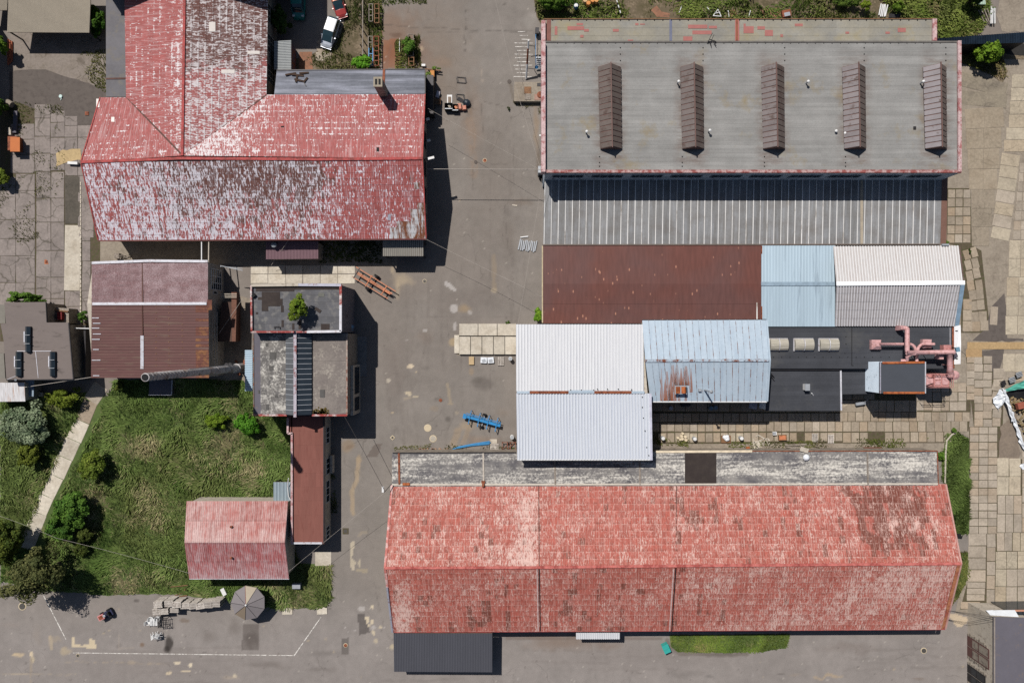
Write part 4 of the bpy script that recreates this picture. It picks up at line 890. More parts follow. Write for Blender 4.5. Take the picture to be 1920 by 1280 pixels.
# flat roofed annexes of hall 1
b1a = thing('lean_to_annex', 'low annex with blue grey bitumen roof and a torn patch, north of the red hall', 'annex', P(655, 155))
q = [(519, 131), (797, 129), (796, 177), (514, 178)]; block(b1a, q, 4.3, m_plaster, .15); flat(b1a, q, 4.3, m_bluegrey)
sheets(b1a, [(515, 176, 4.31), (796, 176, 4.31), (797, 130, 4.31), (519, 132, 4.31)], 2, 4, m_bluegrey, name='felt_strip', lift=.03)
edge(b1a, [(519, 132, 4.33), (797, 130, 4.33), (797, 177, 4.33)], .12, .1, m_steel)
mb = MB()
for (x, y, a_, L_) in ((545, 139, .2, 1.4), (558, 141, -.1, 1.6), (570, 137, .1, 1.2), (556, 148, 1.4, .9), (562, 151, -.2, 1.4), (573, 150, .9, .8)): mb.box(P(x, y, 4.42), (L_, .22, .1), a_, .08)
mb.build('torn_felt', M('torn_brown_felt', C(70, 54, 44), .9, 0, .3, 3), b1a); MB().box(P(571, 157, 4.4), (.1, .75, .08), .5).build('loose_batten', m_steel, b1a); edge(b1a, [(720, 130, 4.36), (719, 158, 4.36)], .32, .06, m_rust, 'rust_flashing')
b1b = thing('lean_to_annex', 'narrow grey flat roof along the west side of the red wing', 'annex', P(217, 90))
q = [(199, -30), (232, -30), (236, 182), (199, 182)]; block(b1b, q, 4.2, m_plaster, .12); flat(b1b, q, 4.2, m_slate); sheets(b1b, [(199, 182, 4.21), (199, -30, 4.21), (235, -30, 4.21), (236, 182, 4.21)], 7, 1, M('grey_felt_panel', C(116, 114, 118), .9, 0, .10, .5, C(124, 119, 114), .25, rnd=.10), name='felt_strip', lift=.04)
edge(b1b, [(199, 148, 4.25), (236, 147, 4.25)], .2, .08, mval, 'roof_joint')
# square brick flue
ch = thing('brick_flue', 'short square rendered chimney with two black flues on the red roof', 'chimney', P(722, 178, 5))
x0, y0 = P(719, 174, 5)[:2]; MB().prism([(x0 - .5, y0 - .55), (x0 + .5, y0 - .55), (x0 + .5, y0 + .55), (x0 - .5, y0 + .55)], 4.2, 8.6).build('shaft', m_plaster, ch)
MB().prism([(x0 - .56, y0 - .62), (x0 + .56, y0 - .62), (x0 + .56, y0 + .62), (x0 - .56, y0 + .62)], 8.6, 8.75).build('cap', M('cement_cap', C(160, 150, 134), .9), ch)
for d in (-.22, .22): MB().box((x0 + d, y0, 8.76), (.26, .7, .06)).build('flue', m_black, ch)
# east wall of hall 1: windows
ex = P(798, 300, E).x - .35
for yy, zz in ((15.2, 1.6), (18.6, 1.6), (22.2, 1.6), (26, 1.6), (29.5, 1.6)): window(b1, (ex, yy + 2.0), (ex, yy), zz, zz + 1.7, 3, 2, m_steel, m_glassd) if False else window(b1, (ex, yy), (ex, yy + 2.0), zz, zz + 1.7, 3, 2, m_steel, m_glassd)
for x in (300, 400, 560, 640, 690):
    p = P(x, 447, E); window(b1, (p.x - 1, p.y + .35), (p.x + 1, p.y + .35), 1.4, 3.2, 2, 2, m_white_p, m_glassd)
wx = P(500, 100, E).x - .3
for yy in (34.5, 38.5, 42.5): window(b1, (wx, yy), (wx, yy + 2.4), 1.2, 3.6, 3, 3, m_plasterl, m_glassd)
# taller block north of the wing, only its shadow and south face matter
nb = thing('tall_block', 'taller flat roofed block just north of the red wing', 'building', (-41, 54, 0))
MB().prism([(-54.5, 47.8), (-30.4, 47.8), (-30.4, 62), (-54.5, 62)], 0, 12).build('wall', m_plaster, nb); MB().prism([(-54.6, 47.7), (-30.3, 47.7), (-30.3, 62.1), (-54.6, 62.1)], 12, 12.1).build('roof', m_slate, nb)

# ================================================================ 2. sheds round hall 1
def porch(name, label, cat, pts, h0, h1, mat, nu, rib, wallm, posts=False, group=None):
    """pts: eaveL, eaveR (low edge, height h0), highR, highL (height h1)"""
    t = thing(name, label, cat, P(*pts[0], 0), group)
    q = [(pts[0][0], pts[0][1], h0), (pts[1][0], pts[1][1], h0), (pts[2][0], pts[2][1], h1), (pts[3][0], pts[3][1], h1)]
    sheets(t, q, nu, 1, mat, rib=rib, amp=.05, name='roof_sheet', lift=.02, base=.03)
    w = [P(*p) for p in q]; f = inset(w, .15)
    if posts:
        for p, hh in zip(f, (h0, h0, h1, h1)): MB().box((p[0], p[1], (hh - .1) / 2), (.15, .15, hh - .1)).build('post', m_steel, t)
        MB().prism([tuple(p[:2]) for p in w], [p.z - .05 for p in w], [p.z for p in w]).build('deck', m_woodb, t)
    else: MB().prism([tuple(p) for p in f], 0, [p.z - .06 for p in w]).build('wall', wallm, t)
    return t
porch('shed', 'small shed with blue grey ribbed roof and rusty east wall beside the parked cars', 'shed', [(546, 131), (546, 76), (514, 78), (514, 131)], 2.6, 3.0, Mrib('blue_grey_ribbed_sheet', C(190, 194, 194), C(120, 124, 128), .7), 9, 2, M('rust_and_blue_wall', C(120, 70, 48), .8, 0, .3, 2, C(40, 90, 130), .3))
p18 = porch('porch', 'dark porch with a mauve ribbed roof and a small vent below the red hall', 'porch', [(499, 486), (597, 485), (597, 452), (499, 452)], 2.8, 3.3, Mrib('mauve_ribbed_sheet', C(146, 116, 124), C(120, 92, 100), .7), 12, 3, m_plaster)
p = P(516, 460, 3.2); MB().lathe(p, [(.3, -.2), (.3, .5), (.36, .5), (.36, .6), (.05, .75)], 12).build('vent', m_steell, p18)
porch('canopy', 'corrugated grey canopy at the south east corner of the red hall', 'canopy', [(718, 480), (794, 480), (794, 449), (718, 449)], 3.0, 3.6, Mrib('grey_corrugated_sheet', C(172, 168, 160), C(120, 114, 106), .8, .9), 10, 2, m_plaster, True)
t7 = porch('open_shed', 'open shed with a tan corrugated roof at the north west corner', 'shed', [(14, 61), (168, 62), (172, -40), (18, -40)], 2.7, 3.3, m_tan, 20, 4, m_plaster, True)
porch('open_shed', 'lower strip of tan corrugated roof at the frame edge beside the open shed', 'shed', [(-40, 20), (14, 20), (18, -40), (-40, -40)], 2.5, 2.9, m_tan, 8, 4, m_plaster, True)

# ================================================================ 3. big flat hall
b8 = thing('flat_roofed_hall', 'big grey flat roofed hall with five brown ridge skylights', 'factory hall', P(1410, 200))
h8 = 8.4
q8 = [(1019, 78), (1800, 78), (1802, 325), (1022, 325)]; block(b8, q8, h8, m_bluewall, .06, drop=.13); flat(b8, q8, h8, m_felt, .12)
sheets(b8, [(1027, 318, h8), (1796, 318, h8), (1797, 80, h8), (1027, 80, h8)], 3, 30, m_felt, name='felt_strip', lift=.014, over=.08)
qn = [(1019, 35), (1751, 35), (1752, 80), (1019, 80)]; hn = 7.7; qn2 = [(1019, 35), (1757, 35), (1757, 84), (1019, 84)]
block(b8, qn2, hn, m_bluewall, .1, drop=.13); flat(b8, qn2, hn, m_felt2, .12); sheets(b8, [(1024, 82, hn), (1750, 82, hn), (1750, 37, hn), (1024, 37, hn)], 12, 3, m_felt2, name='felt_strip', lift=.025)
m_redp = M('red_primer_patch', C(172, 112, 106), .85, 0, .08, 2); m_blp = M('blue_roof_strip', C(116, 120, 140), .85, 0, .08, 2)
PNh = [(1019, 35, hn), (1751, 35, hn), (1751, 84, hn)]
for x0, y0, x1, y1 in ((1040, 50, 1045, 66), (1064, 50, 1095, 57), (1081, 44, 1093, 48), (1095, 55, 1104, 60), (1088, 66, 1094, 71), (1149, 55, 1160, 60), (1191, 44, 1197, 48), (1200, 45, 1209, 47), (1281, 69, 1298, 77), (1290, 47, 1326, 54), (1329, 49, 1344, 54), (1298, 58, 1334, 65), (1394, 50, 1413, 63), (1420, 50, 1434, 56), (1434, 57, 1449, 68), (1490, 45, 1505, 50), (1585, 60, 1592, 64), (1660, 60, 1668, 64), (1683, 53, 1698, 61), (1463, 65, 1468, 70), (1177, 75, 1187, 77), (1394, 45, 1398, 50)): patch(b8, PNh, x0, y0, x1, y1, m_redp, 'roof_patch', .045, .02)
patch(b8, PNh, 1255, 37, 1260, 77, m_blp, 'roof_patch', .05, .02); patch(b8, PNh, 1378, 36, 1386, 77, m_redp, 'roof_patch', .05, .02); patch(b8, PNh, 1025, 37, 1033, 77, M('brown_patch', C(134, 92, 84), .9), 'roof_patch', .05, .02); patch(b8, PNh, 1380, 36, 1383, 77, m_rust, 'roof_patch', .07, .02)
mdot = m_black
def dots(parent, q, pts, up=.08, m=None):
    for x, y in pts:
        p, n = on_plane(q, x, y); MB().lathe(p + Vector((0, 0, up - .06)), [(.075, 0), (.075, .05), (.03, .06)], 6).build('roof_nail', m or mdot, parent)
dots(b8, PNh, [(1036 + 15.9 * i, 38.5) for i in range(45)]); PH8 = [(1019, 78, h8), (1800, 78, h8), (1800, 320, h8)]
dots(b8, PH8, [(1045 + 15.6 * i, 81) for i in range(47)])
for cx in (1163, 1318, 1471, 1620, 1773): dots(b8, PH8, [(cx, 90), (cx, 102), (cx, 114)])
for cx in (1124, 1279, 1433, 1585): dots(b8, PH8, [(cx, 294), (cx, 305), (cx, 312)])
edge(b8, [(1019, 79, h8), (1800, 79, h8)], .22, .10, M('grey_joint', C(110, 106, 102), .9), 'roof_joint', .03)
# copings
mb = MB(); A_, B_ = P(1021, 38, 8.0), P(1023, 322, 9.0)
for z_, y0, y1, hh in ((0, 38, 78, 8.2), (1, 78, 322, 9.0)):
    a_, b_ = P(1019.5, y0, hh), P(1022, y1, hh); mb.obox((a_.x, a_.y, 0), (1, 0, 0), (0, -1, 0), (0, 0, 1), (-.3, .22), (0, a_.y - b_.y), (hn - .2, hh))
mb.build('west_coping', m_pinktrim, b8); edge(b8, [(1022, 321.5, 8.55), (1802, 321.5, 8.55)], .36, .22, m_redtrim, 'south_coping', .0); edge(b8, [(1798.5, 77, 8.6), (1799, 322, 8.6)], .42, .24, m_pinktrim, 'east_coping'); edge(b8, [(1752, 36, 7.85), (1752, 77, 7.85)], .55, .2, m_pinktrim, 'east_coping'); edge(b8, [(1019, 36, hn + .06), (1752, 35.5, hn + .06)], .09, .1, m_woodb, 'north_edge')
# ridge skylights
for cx in (1143.5, 1297.5, 1449.5, 1602, 1754):
    a0, a1 = (cx - 21, 125), (cx - 17, 279); c0, c1 = (cx + 20, 125), (cx + 21.5, 279)
    k = (cx - 960) * .0108; r0, r1 = (cx - 6 + k * .9 - 1, 117.5), (cx - 4 + k * .9 - 1, 272)
    hh, hr = h8 + .35, h8 + 1.45
    A0, A1, C0, C1, R0, R1 = P(*a0, hh), P(*a1, hh), P(*c0, hh), P(*c1, hh), P(*r0, hr), P(*r1, hr)
    R0.y = A0.y + .02; R1.y = A1.y - .02; R0.x = (A0.x + C0.x) / 2; R1.x = (A1.x + C1.x) / 2
    t_ = (cx - 1143) / 611; m_skv = M('rust_brown_skylight_sky_sheen', C(114 + 32 * t_, 103 + 36 * t_, 98 + 44 * t_), .45, .1, .1, .5, C(98, 82, 76), .3 - .25 * t_, rnd=.06)  # rust brown greys eastward: sky reflection painted into the west panes
    V = [A0, C0, C1, A1]; z = Vector((0, 0, .5)); d = Vector((0, 0, .05))
    V2 = [v - z for v in V] + [v - d for v in V] + [R0 - d, R1 - d]
    sk = mk('skylight', V2, [(0, 1, 5, 4), (1, 2, 6, 5), (2, 3, 7, 6), (3, 0, 4, 7), (4, 5, 8), (6, 7, 9), (4, 8, 9, 7), (5, 6, 9, 8)], m_skyd, b8)
    for e0, e1, side in ((A0, A1, -1), (C0, C1, 1)):
        n_ = 15
        for i in range(n_):
            t0, t1 = i / n_ + .006, (i + 1) / n_ - .006
            p0, p1, p2, p3 = lerp(e0, e1, t0), lerp(e0, e1, t1), lerp(R0, R1, t1), lerp(R0, R1, t0)
            nn = (p1 - p0).cross(p3 - p0).normalized(); nn = nn if nn.z > 0 else -nn; o = Vector((side * .08, 0, -.1))
            V = [p0 + o + nn * .03, p1 + o + nn * .03, p2 + nn * .03, p3 + nn * .03]; V += [v - nn * .03 for v in V]
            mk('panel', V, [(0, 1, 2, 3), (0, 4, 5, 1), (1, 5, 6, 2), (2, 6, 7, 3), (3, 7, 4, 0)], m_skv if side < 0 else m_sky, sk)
    MB().beam(R0 + Vector((0, .1, .04)), R1 + Vector((0, -.1, .04)), .14, .08).build('ridge_bar', m_skyd, sk)
# mushroom vents on the hall
def mushroom(x, y, h, label, hh=.75, r=.14):
    t = thing('roof_vent', label, 'roof vent', P(x, y, h)); p = P(x, y, h)
    MB().lathe(p, [(r * .6, -.05), (r * .6, hh)], 10).build('pipe', m_steell, t); MB().lathe(p + Vector((0, 0, hh - .06)), [(r * .8, 0), (r * 1.3, .04), (r * 1.2, .12), (r * .4, .2)], 12).build('cap', m_white_p, t)
for x, y, l in ((1270, 157, 'white vent pipe west of the second skylight'), (1099, 250, 'white vent pipe west of the first skylight'), (1328, 248, 'white vent pipe close to the east side of the second skylight'), (1511, 157, 'white vent pipe halfway between the third and fourth skylights'), (1725, 157, 'white vent pipe west of the fifth skylight')): mushroom(x, y, h8, l)
mushroom(1583, 251, h8, 'tiny white vent at the foot of the fourth skylight', .3, .15); mushroom(1566, 247, h8, 'small dark low vent on a square base west of the fourth skylight', .3, .14)
tag(MB().box(P(1715, 240, h8 + .05), (.32, .36, .12)).build('roof_hatch', m_steel), 'small square grey hatch on the flat roof west of the fifth skylight', 'roof hatch')
mb = MB()
for a_, b_ in (((1336, 62), (1327, 80)), ((1339, 65), (1332, 80)), ((1330, 74), (1343, 78)), ((1331, 78), (1334, 88)), ((1338, 79), (1343, 87)), ((1327, 77), (1333, 79))): mb.beam(P(*a_, h8 + .25), P(*b_, h8 + .2), .07, .07)
tag(mb.build('bent_frame', m_steel), 'bent dark metal frame lying across the roof edge', 'scrap frame')
# south wall windows of the hall
ys = P(1000, 325, h8).y - .0 + .06
for i in range(10):
    x0 = P(1036 + 74.2 * i, 331, 6.7).x; x1 = P(1036 + 74.2 * i + 57, 331, 6.7).x
    window(b8, (x0, ys), (x1, ys), 6.1, 7.3, 4, 1, M('steel_frame', C(110, 124, 140), .6) if i == 0 else bpy.data.materials['steel_frame'], m_glassd, .06, .1)
# west wall bits: loading dock, stairs
# ================================================================ 4. ribbed lean-to, brown, light blue and grey fibre cement roofs
b9 = thing('ribbed_lean_to', 'lean-to with grey roof panels and white ribs below the big flat hall', 'lean-to', P(1400, 400))
hA, hB = 4.6, 3.9
q9 = [(1020, 458.5, hB), (1763, 457, hB), (1766, 334, hA), (1022, 336, hA)]
w = [P(1020, 458, hB), P(1774, 457, hB), P(1777, 332, hA), P(1022, 336, hA)]; f = [(w[0].x + .1, w[0].y + .02), (w[1].x - .1, w[1].y + .02), (w[2].x - .1, w[2].y), (w[3].x + .1, w[3].y)]
MB().prism(f, 0, [hB - .06, hB - .06, hA - .06, hA - .06]).build('wall', m_bluewall, b9)
N9 = 57; edges = []
for i in range(N9 + 1): edges.append(i / N9)
q = [P(*t) for t in q9]; n9 = (q[1] - q[0]).cross(q[3] - q[0]).normalized()
for i in range(N9):
    a_, b_ = edges[i], edges[i + 1]; V = [lerp(q[0], q[1], a_), lerp(q[0], q[1], b_), lerp(q[3], q[2], b_), lerp(q[3], q[2], a_)]
    V = [v + n9 * .01 for v in V] + [v - n9 * .04 for v in V]; mk('roof_panel', V, [(0, 1, 2, 3), (0, 4, 5, 1), (1, 5, 6, 2), (3, 7, 4, 0)], m_lean, b9)
    wdt = .075 + .04 * R.random(); MB().beam(lerp(q[0], q[1], a_) + n9 * .05, lerp(q[3], q[2], a_) + n9 * .03, wdt, .06).build('rib', m_rib, b9)
PL9 = [q9[0], q9[1], q9[2]]
patch(b9, PL9, 1613, 337, 1618, 457, M('sandy_strip', C(176, 164, 146), .9, 0, .14, 2), 'joint_strip', .05)
V = [P(1763, 457, hB), P(1774, 456, hB), P(1777, 333, hA), P(1766, 334, hA)]; mk('edge_sheet', [v + n9 * .03 for v in V] + [v - n9 * .05 for v in V], [(0, 1, 2, 3), (0, 4, 5, 1), (1, 5, 6, 2)], M('brown_edge_sheet', C(126, 94, 82), .7, 0, .1, 1), b9)
edge(b9, [(1017, 459, hB), (1775, 458, hB)], .14, .1, M('dull_eave', C(120, 108, 100), .8), 'gutter', .05)
mb = MB()
for i in range(30): mb.beam(P(1024 + i * .7, 344 + i * .75, 5.2), P(1026 + i * .7, 344 + i * .75, 5.2), .03, .03)
b10 = thing('brown_roofed_workshop', 'long low workshop with brown flecked sheet roof', 'workshop', P(1220, 530))
r10, n10, s10 = 4.1, 3.85, 3.75
def two_slope(t, xl, xr, yN, yR, yS, hN, hR, hS, mat, nu, nv, rib, amp, name='roof_sheet', wallm=None, xlS=None, xrS=None, xlN=None, xrN=None, seed=1, wear=None, ins=.12, cap=300):
    xlS = xl if xlS is None else xlS; xrS = xr if xrS is None else xrS; xlN = xl if xlN is None else xlN; xrN = xr if xrN is None else xrN
    gable_body(t, ((xlN, yN, hN), (xrN, yN, hN)), ((xlS, yS, hS), (xrS, yS, hS)), ((xl, yR, hR), (xr, yR, hR)), wallm or m_plaster, ins)
    sheets(t, [(xlN, yN, hN), (xrN, yN, hN), (xr, yR, hR), (xl, yR, hR)], nu, nv, mat, wear, name, cap, rib=rib, amp=amp, seed=seed)
    sheets(t, [(xlS, yS, hS), (xrS, yS, hS), (xr, yR, hR), (xl, yR, hR)], nu, nv, mat, wear, name, cap, rib=rib, amp=amp, seed=seed + 1)
two_slope(b10, 1018, 1427, 460, 532, 606, n10, r10, s10, m_fleck, 22, 2, 0, 0, seed=11)
edge(b10, [(1017, 461, n10), (1017, 605, s10)], .16, .12, M('cream_verge', C(196, 180, 150), .8), 'verge_trim', .05); patch(b10, [(1018, 606, s10), (1427, 606, s10), (1427, 532, r10)], 1418, 567, 1420, 604, m_rib, 'batten', .08)
b10b = thing('light_blue_workshop', 'workshop section with plain light blue metal roof', 'workshop', P(1500, 530))
two_slope(b10b, 1427.5, 1566, 460, 532.5, 612, n10, r10 + .02, 3.6, m_ltblue, 12, 1, 2, .015, wallm=m_bluepanel, seed=13)
edge(b10b, [(1427, 532, r10 + .05), (1566, 532, r10 + .05)], .5, .06, M('blue_ridge', C(148, 168, 184), .5), 'ridge_cap', .03); edge(b10b, [(1428, 461, n10), (1428, 605, 3.75)], .12, .1, m_rust, 'edge_trim', .05)
b10c = thing('fibre_cement_workshop', 'workshop with steep pale grey corrugated fibre cement roof', 'workshop', P(1690, 530))
def steep(t):
    hN, hR, hS = 3.95, 5.9, 3.6
    gable_body(t, ((1565, 462, hN), (1797, 462, hN)), ((1565, 611, hS), (1790, 611, hS)), ((1568, 533, hR), (1806, 531, hR)), m_plaster, .15)
    mN = Mrib('bright_fibre_cement', C(224, 223, 224), C(180, 174, 172), .85, .9, .06); mS = Mrib('mossy_fibre_cement', C(222, 220, 224), C(158, 153, 154), .85, 1.0, .12)
    sheets(t, [(1562, 462, hN), (1797, 461, hN), (1806, 531, hR), (1568, 533, hR)], 15, 4, mN, rib=3, amp=.09, seed=15); sheets(t, [(1565, 611, hS), (1789, 611, hS), (1806, 531, hR), (1568, 533, hR)], 15, 5, mS, rib=3, amp=.09, seed=16)
    edge(t, [(1568, 532, hR), (1808, 530, hR)], .5, .07, m_purew, 'ridge_cap', .1)
    mk('verge_sheet', [P(1789, 611, hS) + Vector((0, 0, .12)), P(1797, 612, hS) + Vector((0, 0, .12)), P(1808, 533, hR) + Vector((0, 0, .12)), P(1800, 533, hR) + Vector((0, 0, .12))], [(0, 1, 2, 3)], M('blue_verge', C(140, 166, 188), .5), t)
    mk('verge_sheet', [P(1797, 461, hN), P(1801, 463, hN - .4), P(1808, 531, hR - .1), P(1806, 530, hR + .1)], [(0, 1, 2, 3)], M('brown_verge', C(130, 106, 98), .7), t)
steep(b10c)
tag(MB().box(P(1772, 459, 4.1), (.9, .25, .3)).build('roof_box', m_steell), 'small grey box at the corner between the lean-to and the fibre cement roof', 'roof box')
# ================================================================ 5. white and pale blue roofs
b11 = thing('white_roofed_hall', 'workshop with white ribbed metal roof and rusty ridge', 'workshop', P(1090, 735))
hE, hR = 5.7, 6.8
gable_body(b11, ((968, 609, hE), (1206, 609, hE)), ((970, 861, hE), (1221, 861, hE)), ((968, 735, hR), (1214, 735, hR)), m_plasterl, .15)
sheets(b11, [(967.5, 608, hE), (1207, 608, hE), (1207, 733, hR), (968, 733, hR)], 14, 1, m_white, rib=3, amp=.085, seed=21); sheets(b11, [(970, 861, hE), (1221, 861, hE), (1219, 737, hR), (968, 737, hR)], 15, 1, Mrib('bluish_ribbed_sheet', C(223, 227, 234, .67), C(194, 200, 212, .67), .5, .9, .02), rib=3, amp=.085, seed=22)
for x0, x1, m in ((969, 993, m_pale), (993, 1066, m_orange), (1066, 1114, m_pale), (1114, 1162, m_orange), (1162, 1184, m_orange), (1184, 1208, m_pale)): edge(b11, [(x0, 735, hR + .02), (x1, 735, hR + .02)], .34 if m is m_orange else .3, .08, m_rust if m is m_orange else m, 'ridge_cap', .09)
edge(b11, [(1066, 733.2, hR), (1114, 733, hR)], .3, .06, m_pale, 'ridge_cap', .17)
edge(b11, [(1221, 862, hE), (1219, 737, hR)], .3, .12, M('lavender_verge', C(206, 206, 222), .5), 'verge_trim', .1); edge(b11, [(970, 861.5, hE), (1221, 861.5, hE)], .16, .14, m_white_p, 'gutter', -.03)
PS11 = [(970, 861, hE), (1221, 861, hE), (1219, 737, hR)]; dots(b11, PS11, [(1204, 744), (1204, 763), (1206, 783), (1209, 807), (1212, 838), (1216, 853)], .18)
dots(b11, [(967.5, 608, hR + .15), (1207, 608, hR + .15), (1207, 733, hR + .15)], [(1070, 731), (1090, 731), (1113, 731), (1120, 729), (1139, 729), (1159, 729), (1184, 730)], .1)
b11b = thing('pale_blue_roofed_hall', 'workshop with rust streaked pale blue standing seam roof', 'workshop', P(1325, 680))
hE2, hR2 = 5.85, 7.0
gable_body(b11b, ((1206, 601, hE2), (1438, 600, hE2)), ((1217, 752, hE2), (1439, 752, hE2)), ((1211, 677, hR2), (1443, 676, hR2)), m_plasterl, .15)
for qd in ([(1204, 600, hE2), (1437, 599, hE2), (1443, 676, hR2), (1210, 678, hR2)], [(1220, 752, hE2), (1438, 752, hE2), (1443, 676, hR2), (1210, 678, hR2)]):
    sheets(b11b, qd, 20, 1, m_pale, seed=23, lift=.03); q = [P(*t) for t in qd]; nn = (q[1] - q[0]).cross(q[3] - q[0]).normalized(); nn = nn if nn.z > 0 else -nn
    south = qd[0][1] > 700
    for i in range(1, 20):
        t = i / 20; a_, b_ = lerp(q[0], q[1], t), lerp(q[3], q[2], t)
        mb = MB(); nseg = 7
        rs = R.random()
        MB().beam(a_ + nn * .07, b_ + nn * .07, .05, .07).build('seam', m_seamr if 'm_seamr' in globals() else globals().setdefault('m_seamr', rusty('rusty_seam', C(176, 190, 204), C(126, 74, 52), .46, 1.2, (1, .7, 1))), b11b)
edge(b11b, [(1209, 676, hR2), (1444, 675, hR2)], .34, .07, m_seamr, 'ridge_cap', .09); edge(b11b, [(1204, 600, hE2), (1437, 599, hE2)], .12, .12, m_steel, 'gutter', -.02); edge(b11b, [(1438, 752, hE2), (1443, 676, hR2), (1437, 600, hE2)], .22, .12, m_pale, 'verge_trim', .08); edge(b11b, [(1221, 753, hE2), (1438, 753, hE2)], .14, .14, m_white_p, 'gutter', -.03)
PS = [(1220, 752, hE2), (1438, 752, hE2), (1443, 676, hR2)]; dots(b11b, PS, [(1210 + i, 676.5) for i in (2, 26, 68, 92, 162, 185, 208, 231)], .14)
# rust streak stains: thin flow marks fixed on the sheet
def streakmat():
    g = G('rust_streak'); uv = g.uv(); p = g.pos(); n = g.noise(g.sc(p, (7, .5, 1)), 1, 4, .6); s = g.node('ShaderNodeSeparateXYZ', {0: uv}).outputs
    f = g.m2('MULTIPLY', g.mr(n, .30, .5), g.mr(s[1], .0, 1.0, 1, .5)); e = g.m2('MULTIPLY', g.mr(s[0], 0, .2), g.mr(s[0], .8, 1, 1, 0)); f = g.m2('MULTIPLY', f, g.mr(e, 0, 1, .35, 1))
    return g.out(g.mix(f, C(186, 198, 210), C(146, 82, 46)), .7)
m_streak = streakmat()
def stain(x0, x1, y0, y1):
    V = []; 
    for x, y in ((x0, y1), (x1, y1), (x1 * .4 + x0 * .6 + (x1 - x0) * .2, y0), (x0 * .6 + x1 * .4 - (x1 - x0) * .02, y0)):
        p, n = on_plane(PS, x, y); V.append(p + n * .055)
    mk('rust_stain', V, [(0, 1, 2, 3)], m_streak, b11b, uv=[(0, 0), (1, 0), (.7, 1), (.3, 1)])
stain(1242, 1258, 696, 751); stain(1252, 1270, 684, 751); stain(1262, 1276, 684, 722); stain(1278, 1294, 686, 722); stain(1264, 1272, 690, 722); stain(1273, 1281, 690, 722); stain(1282, 1290, 694, 722); stain(1237, 1243, 690, 751); stain(1292, 1299, 690, 735); stain(1271, 1276, 737, 751); stain(1283, 1288, 737, 751)
# rusty hood on the blue roof
hd = thing('vent_hood', 'open rusty orange square vent hood on the pale blue roof', 'roof vent', on_plane(PS, 1278, 735)[0]); p, n = on_plane(PS, 1278, 735)
a_ = P(1266, 739, 7.0); b_ = P(1289, 723, 7.0)
MB().prism([(a_.x + .15, a_.y + .15), (b_.x - .15, a_.y + .15), (b_.x - .15, b_.y - .15), (a_.x + .15, b_.y - .15)], 5.6, 6.72).build('base', m_pale, hd)
mb = MB(); mb.prism([(a_.x, a_.y), (b_.x, a_.y), (b_.x, b_.y), (a_.x, b_.y)], 6.72, 6.8); mb.build('cover', m_steell, hd)
mb = MB(); xm = (a_.x + b_.x) / 2
for x0, x1 in ((a_.x + .12, xm - .1), (xm + .05, xm + .42), (xm + .45, b_.x - .25)):
    za, zb = (6.85, 7.15) if x0 > xm else (7.05, 6.85)
    V = [(x0, a_.y + .12, za), (x1, a_.y + .12, zb), (x1, b_.y - .12, zb), (x0, b_.y - .12, za)]
    mk('flap', V + [(v[0], v[1], 6.8) for v in V], [(0, 1, 2, 3), (0, 4, 5, 1), (1, 5, 6, 2), (2, 6, 7, 3), (3, 7, 4, 0)], m_orange, hd)
MB().box((b_.x - .15, (a_.y + b_.y) / 2, 6.83), (.2, b_.y - a_.y - .3, .06)).build('slot', m_black, hd)
fl = thing('flue_pipe', 'thin grey flue pipe with a cowl on the pale blue roof', 'flue', on_plane(PS, 1321, 731)[0]); p, n = on_plane(PS, 1321, 731)
MB().tube([p - Vector((0, 0, .2)), p + Vector((0, 0, 3.0))], .11, 8).build('pipe', m_steell, fl); MB().lathe(p + Vector((0, 0, 2.95)), [(.2, 0), (.24, .05), (.05, .25)], 10).build('cowl', m_steell, fl); MB().box(p + Vector((.5, .05, .12)), (.7, .35, .12), -.3, .15).build('flashing', m_pale, fl)
mb = MB(); mb.box(P(1312, 731, 6.35), (.35, .35, .3)); tag(mb.build('roof_collar', m_steell), 'small grey metal collar beside the thin flue on the pale blue roof', 'flue base')
# ================================================================ 6. charcoal flat roofs
b12 = thing('charcoal_annex', 'annex with long charcoal flat roof and three barrel rooflights', 'annex', P(1620, 650))
h12 = 3.4; q = [(1440, 611), (1789, 610), (1789, 691), (1440, 691)]; block(b12, q, h12, m_plaster, .1); flat(b12, q, h12, m_char); sheets(b12, [(1441, 690, h12), (1786, 690, h12), (1786, 612, h12), (1441, 612, h12)], 2, 8, m_char, name='felt_strip', lift=.02)
PC = [(1440, 611, h12), (1789, 611, h12), (1789, 691, h12)]; dots(b12, PC, [(1450 + 15.5 * i, 669.5) for i in range(15)] + [(1586, 631), (1586, 645), (1584, 662)], .05)
edge(b12, [(1787, 612, h12), (1787, 690, h12)], .3, .12, m_rust, 'edge_trim', .03); edge(b12, [(1781, 612, h12), (1781, 680, h12)], .05, .03, m_trimw, 'joint_strip', .04); edge(b12, [(1597, 612, h12), (1597, 685, h12), (1600, 685, h12)], .07, .04, m_black, 'joint_strip', .03)
wv = thing('white_screen_wall', 'bright white leaning sheet screen at the east end of the charcoal roof', 'screen', P(1795, 650))
V = [P(1789, 612, 3.6), P(1789, 683, 3.6), P(1801, 682, 4.6), P(1802, 646, 4.6), P(1801, 609, 4.6)]
mk('sheet', V + [v - Vector((-.05, 0, .12)) for v in V], [(0, 1, 2, 3, 4), (9, 8, 7, 6, 5), (0, 5, 6, 1), (1, 6, 7, 2), (2, 7, 8, 3), (3, 8, 9, 4), (4, 9, 5, 0)], m_purew, wv)
for y in (620, 672):
    p = P(1798, y, 4.3); MB().beam((p.x - .1, p.y, 0), (p.x - .1, p.y, 4.2), .1, .1).build('post', m_steel, wv)
